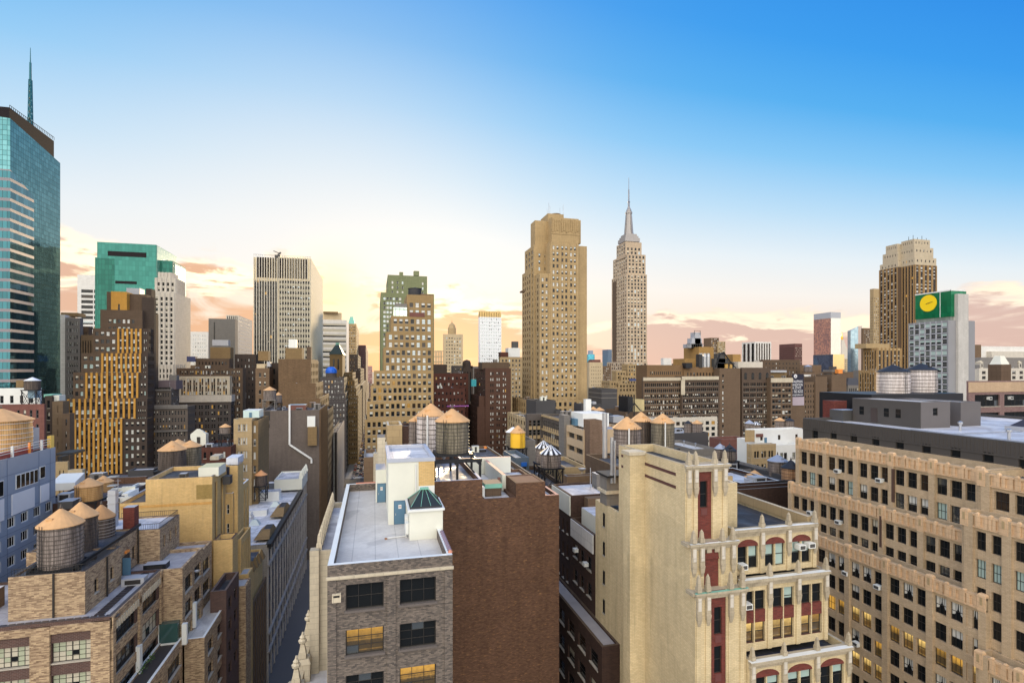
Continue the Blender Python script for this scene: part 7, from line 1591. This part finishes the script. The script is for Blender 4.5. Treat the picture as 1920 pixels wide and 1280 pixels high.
# ochre blank wall building and its street-side steps
b = Bld('ochre_wall_building', 'ochre brick building with a large blank wall behind the mottled brick loft', 'building')
b.bay = 2.5
OS = spec(4, 30, .40, .93, .5, 1.4, mix=[('dark', 1)], r=.35, rows=1, fr=FB)
Ym = 108.0; xr_ = gp(398, Ym); z_ = zz(893, xr_, Ym)
b.vol(gp(273, Ym), xr_, Ym, 121, 0, z_, YBR2, ROOFB, .8, Rs=sp(OS, n=3, zb=20), cop=GREYC); b.vol(gp(224, Ym), gp(273, Ym), Ym, 121, 0, zz(940, -38, Ym), YBR2, ROOFB, .6, cop=FB)
b.box('brick_patch', xr_ - 2.6, xr_ - .02, Ym - .03, Ym - .002, z_ - 4.0, z_ - 1.4, brick('mossy_ochre_brick', (.34, .23, .075), (.28, .19, .06), (.25, .18, .08), .44, .16, .012)); b.box('corbel_band', gp(226, Ym), xr_ - .05, Ym - .05, Ym - .002, z_ - 5.0, z_ - 4.55, brick('orange_ochre_brick', (.66, .37, .12), (.56, .30, .08), (.42, .26, .1), .44, .16, .012))
b.pv(393, 446, 872, 118, YBR2, side=456, roof=ROOFB, Ss=sp(OS, n=3, zb=45), cop=GREYC); b.pbox('door', 420, 430, 875, 896, 117.8, .2, mat('navy_door', (.02, .022, .04), .5)); b.pbox('roof_sheet', 424, 446, 858, 871, 121, 5, mat('patched_white_sheet', (.6, .62, .68), .6, var=.4, vs=1.2)); b.pbox('roof_hood', 372, 410, 876, 893, 110, 5, CREAM, mat('pale_yellow_roof', (.62, .58, .34), .6)); b.pbox('roof_unit', 417, 431, 893, 908, 114, 2, DGREY)
b.pv(418, 437, 924, 117, YBR2, side=467, Fs=spec(1, 3.8, .34, .5, .2, 2.2, mix=[('skyhalf', 1), ('dark', 2)], r=.2, fr=FW, style='dh', zb=30), Ss=sp(OS, n=5, zb=20, mx=.3), roof=ROOFB, cop=WHITEP)
b.pv(436, 452, 1010, 113, YBR2, side=470, Ss=sp(OS, n=4, zb=10), roof=ROOFB); b.pv(400, 436, 1010, 106.5, YBR2, side=446, Ss=sp(OS, n=3, zb=20), roof=ROOFB, cop=FB)
b.pv(433, 461, 1098, 107, SPECK, side=470, roof=LGREY, par=.1); b.pv(444, 466, 1076, 112, YBR2, side=474, roof=LGREY, par=.1)
x0, x1, y0, y1, z0, z1 = b.last
b.vol(-40, -24.7, 106, 148, 0, 25.6, BRN2, ROOFD, .7, Rs=spec(16, 24, .45, .96, .5, .8, mix=[('dark', 1)], r=.35, rows=1, pm=far('rib_brown', (.24, .16, .10)), fr=FB, zb=.5)); 
for i in range(4):
    m = MB(); m.prism([(-25.6, 122 + i * 3.4), (-24.2, 122 + i * 3.4), (-24.2, 124 + i * 3.4), (-25.6, 124 + i * 3.4)], 32.5 - i * .3, 34.5 - i * .3, OLIVE, taper=(-24.9, 123 + i * 3.4, .15)); b.part('gablet', m)
b.vol(-32, -25.4, 118, 137, 0, 32.6, YBR2, ROOFD, .5, Rs=sp(OS, n=6, zb=10))

# grey stone street block with the patched white roof
b = Bld('snowy_roof_block', 'grey stone street block with a patchy white roof and dark cornice left of the street', 'building')
b.bay = 4.5
b.vol(-50, -24.6, 138, 214, 0, 33.2, GREYF, ROOFW, .7, Rs=spec(17, 4.2, .66, .62, .6, 2.2, grp=1, mix=[('dark', 1)], r=.12, fr=FD, sill=False, zb=1.5, pier=.28, pw=.55, pm=stone('light_street_stone', (.44, .40, .36), .4), sm=mat('dark_iron_spandrel', (.05, .048, .048), .6, var=.2)), cop=BLACKM)
m = MB(); m.box(-24.6, -23.7, 138, 198, 32.5, 33.3, BLACKM); 
for i in range(40): m.box(-24.59, -23.8, 138.5 + i * 1.5, 139 + i * 1.5, 31.9, 32.5, DGREY)
b.part('cornice', m)
b.box('entrance_canopy', -24.0, -19.5, 104, 107.5, 4.6, 4.9, WHITEP)
for z_ in (28.3, 7.6, 12): b.box('string_course', -24.599, -24.0, 138, 213.9, z_ - .5, z_, GREYF)
b.vol(-33, -24.0, 198, 213.5, 33.2, 37.0, CREAM, ROOFW, .4, cop=CREAM, name='pediment')
for i in range(4): m = MB(); pinnacle(m, -24.4, 199 + i * 4.4, 37.0, 2.6, .7, CREAM); b.part('pinnacle', m)
for y0, y1 in ((142, 152), (163, 176)):
    m = MB(); m.prism([(-28.4, y0), (-24.8, y0), (-24.8, y1), (-28.4, y1)], 33.2, 35.0, OLIVE, taper=(-25.2, (y0 + y1) / 2, .45), top=C_BLK); b.part('dormer', m)
for x0, x1, y0, y1, h, m_ in ((-40, -29.5, 186, 190, 3.0, WHITEP), (-47, -40.5, 160, 165, 2.2, mat('pale_blue_hut', (.48, .56, .62), .6, var=.1)), (-38, -33, 152, 154, 1.2, LGREY), (-44, -27, 203, 206, 2.4, mat('slate_bulkhead', (.16, .18, .22), .6)), (-35, -30, 168, 171, 1.6, WHITEP), (-44, -38, 173, 176, 1.4, mat('pale_blue_hut', (0, 0, 0)))):
    b.box('roof_hut', x0, x1, y0, y1, 32.5, 32.5 + h, m_, ROOFW)
for x0, y0 in ((-41, 148), (-37, 160), (-33, 158), (-43, 168), (-31, 178)):
    m = MB(); m.prism([(x0, y0), (x0 + 3, y0), (x0 + 3, y0 + 2.4), (x0, y0 + 2.4)], 32.5, 33.9, mat('skylight_pane', (.42, .5, .52), .25), taper=(x0 + 1.5, y0 + 1.2, .35)); b.part('skylight', m)
random.seed(9)
for i in range(16):
    xx, yy = random.uniform(-45, -29), random.uniform(141, 198); m = MB(); m.lathe(xx, yy, [(.22, 32.5), (.22, 33.3 + random.random() * .6), (.4, 33.35 + .6), (.1, 34.2)], 8, LGREY); b.part('vent', m)
tank(489.5, 881, 889.5, 909, 20.5, 183, 'brown tank with orange cone on a spidery black stand on the patchy white roof', barrel=W_DARK, hoops=5, stand=4.4, cone=mat('orange_tank_roof', (.62, .30, .13), .8, var=.12)); tank(486.5, 852, 860, 881, 23, 218, 'grey tank with snowy white cone before the grey party wall', cone=C_WHT, hoops=5, stand=2); tank(503, 853, 860, 878, 17, 226, 'dark tank beside the snowy coned tank before the grey party wall', barrel=W_DARK, cone=C_BLK, hoops=4, stand=2)

# ------------------------------------------------------------------ street traffic
def car_mesh(name, L_, W_, Hh, body, van=False):
    m = MB(); h1 = Hh * (.55 if not van else .45); tyre = mat('tyre', (.015, .015, .016), .8)
    m.prism([(-W_ / 2, -L_ / 2), (W_ / 2, -L_ / 2), (W_ / 2, L_ / 2), (-W_ / 2, L_ / 2)], .28, h1, body, taper=(0, 0, .96))
    c0, c1 = (-L_ * .32, L_ * .2) if not van else (-L_ * .48, L_ * .36)
    m.prism([(-W_ * .47, c0), (W_ * .47, c0), (W_ * .47, c1), (-W_ * .47, c1)], h1, Hh - .06, GD if not van else body, taper=(0, (c0 + c1) / 2, .84), top=body)
    for sx in (-1, 1):
        for sy in (-.32, .32):
            r_ = .34; cx = sx * W_ * .44; m.face([(cx + sx * .12, L_ * sy + r_ * math.cos(i * .5236), .34 + r_ * math.sin(i * .5236)) for i in range(12)], tyre)
    m.box(-W_ * .42, -W_ * .22, -L_ / 2 - .02, -L_ / 2 + .1, h1 * .62, h1 * .8, mat('tail_light', (.35, .02, .01), .4, em=((1, .04, .01), .25))); m.box(W_ * .22, W_ * .42, -L_ / 2 - .02, -L_ / 2 + .1, h1 * .62, h1 * .8, mat('tail_light', (0, 0, 0)))
    return m.mesh(name)
CARS = [car_mesh('parked_car', 4.5, 1.8, 1.45, mat('car_' + n, c, .3, .3)) for n, c in (('black', (.02, .02, .022)), ('white', (.7, .7, .7)), ('silver', (.35, .36, .38)), ('yellow', (.75, .42, .02)), ('dark_red', (.2, .02, .02)), ('navy', (.02, .035, .08)))] + [car_mesh('delivery_van', 5.8, 2.05, 2.5, mat('car_white', (0, 0, 0)), True)]
random.seed(21)
rows_ = []
for x, step in ((-13.3, 7.6), (-11.0, 15), (-8.9, 17), (-6.9, 7.6)):
    y = (92 if x < -13 else 240) + random.random() * 5
    while y < 760:
        if not (350 < y < 388): rows_.append((x, y))
        y += step * random.uniform(.9, 1.35)
for x, y in sorted(rows_, key=lambda q: q[1])[:190]:
    me = random.choice(CARS[:1] * 5 + CARS[2:3] * 2 + CARS); o = link(me.name, me, None, (x + random.uniform(-.1, .1), y, -.14), random.uniform(-.02, .02))
    far_ = y > 388; park = x < -13 or x > -7; kind = 'van' if me.name == 'delivery_van' else 'car'
    tag(o, ('tiny %s ' % kind) + ('parked along the kerb of' if park else 'in the traffic lane of') + (' the narrow street beyond the crosswalk' if far_ else ' the narrow street before the crosswalk'), kind, ('%s %s the narrow street, %s the crosswalk' % (kind + 's', 'parked in' if park else 'driving in', 'beyond' if far_ else 'before')))
m = MB(); xx, yy = -18.6, 280
m.box(xx - 1.3, xx + 1.3, yy, yy + 7.5, .9, 3.6, mat('truck_box', (.12, .12, .14), .6), LGREY); c_ = MB(); c_.prism([(xx - 1.2, yy + 7.6), (xx + 1.2, yy + 7.6), (xx + 1.2, yy + 9.8), (xx - 1.2, yy + 9.8)], .6, 2.9, mat('truck_cab', (.05, .05, .06), .4), taper=(xx, yy + 8.4, .9))
wh = MB()
for sy in (1.2, 6.2, 9.0):
    for sx in (-1.15, 1.15): wh.face([(xx + sx * 1.08, yy + sy + .5 * math.cos(i * .5236), .5 + .5 * math.sin(i * .5236)) for i in range(12)], mat('tyre', (0, 0, 0)))
tl = MB(); tl.box(xx - 1.1, xx - .7, yy - .06, yy - .003, 1.0, 1.4, mat('tail_light', (0, 0, 0))); tl.box(xx + .7, xx + 1.1, yy - .06, yy - .003, 1.0, 1.4, mat('tail_light', (0, 0, 0)))
thing('box_truck', 'dark box truck with red tail lights at the kerb before the white finned slab', 'truck', [('cargo_box', m), ('cab', c_), ('wheels', wh), ('tail_lights', tl)])
# ------------------------------------------------------------------ small plant and vents on the flat roofs
random.seed(31)
for b in BUILD:
    if b.name in ('terrace_loft', 'pinnacled_tower', 'snowy_roof_block', 'hotel_tower', 'gothic_loft'): continue
    for x0, x1, y0, y1, z1, zr, ok in list(b.vols):
        if not ok or z1 > 76 or (x1 - x0) * (y1 - y0) < 90 or y0 < 60 or y0 > 420: continue
        for k in range(min(9, int((x1 - x0) * (y1 - y0) / 60))):
            xx, yy = random.uniform(x0 + 1.6, x1 - 1.6), random.uniform(y0 + 1.6, min(y1, y0 + 30) - 1.6)
            if any(q is not None and q[4] > zr + .5 and q[0] - 1.5 < xx < q[1] + 1.5 and q[2] - 1.5 < yy < q[3] + 1.5 and q[:5] != (x0, x1, y0, y1, z1) for q in b.vols): continue
            if any(math.hypot(xx - t[0], yy - t[1]) < t[2] + 1.8 for t in TANKS): continue
            m = MB(); t = random.random()
            if t < .4:
                a_, c_, h_ = random.uniform(.6, 1.5), random.uniform(.6, 1.3), random.uniform(.7, 1.7); mm = random.choice((LGREY, DGREY, LGREY, BLACKM)); m.box(xx - a_, xx + a_, yy - c_, yy + c_, zr, zr + h_, mm, LGREY); m.box(xx - a_ * .7, xx + a_ * .7, yy - c_ - .02, yy - c_, zr + .2, zr + h_ - .2, FD); b.part('roof_unit', m)
            elif t < .75:
                h_ = random.uniform(.6, 1.6); m.lathe(xx, yy, [(.16, zr), (.16, zr + h_), (.30, zr + h_ + .05), (.30, zr + h_ + .3), (.05, zr + h_ + .45)], 8, STEEL); b.part('vent', m)
            elif t < .9:
                m.box(xx - 1.3, xx + 1.3, yy - 1, yy + 1, zr, zr + 2.4, random.choice((CREAM, BRN2, GREYC)), ROOFG); m.box(xx - .4, xx + .4, yy - 1.02, yy - 1, zr + .1, zr + 2.1, FD); b.part('roof_hut', m)
            else:
                h_ = random.uniform(2, 4.5); m.bar((xx, yy, zr), (xx, yy, zr + h_), .045, LGREY); m.bar((xx - .5, yy, zr + h_ * .9), (xx + .5, yy, zr + h_ * .9), .03, LGREY); b.part('aerial', m)
# ------------------------------------------------------------------ link every building
for b in BUILD: b.done()
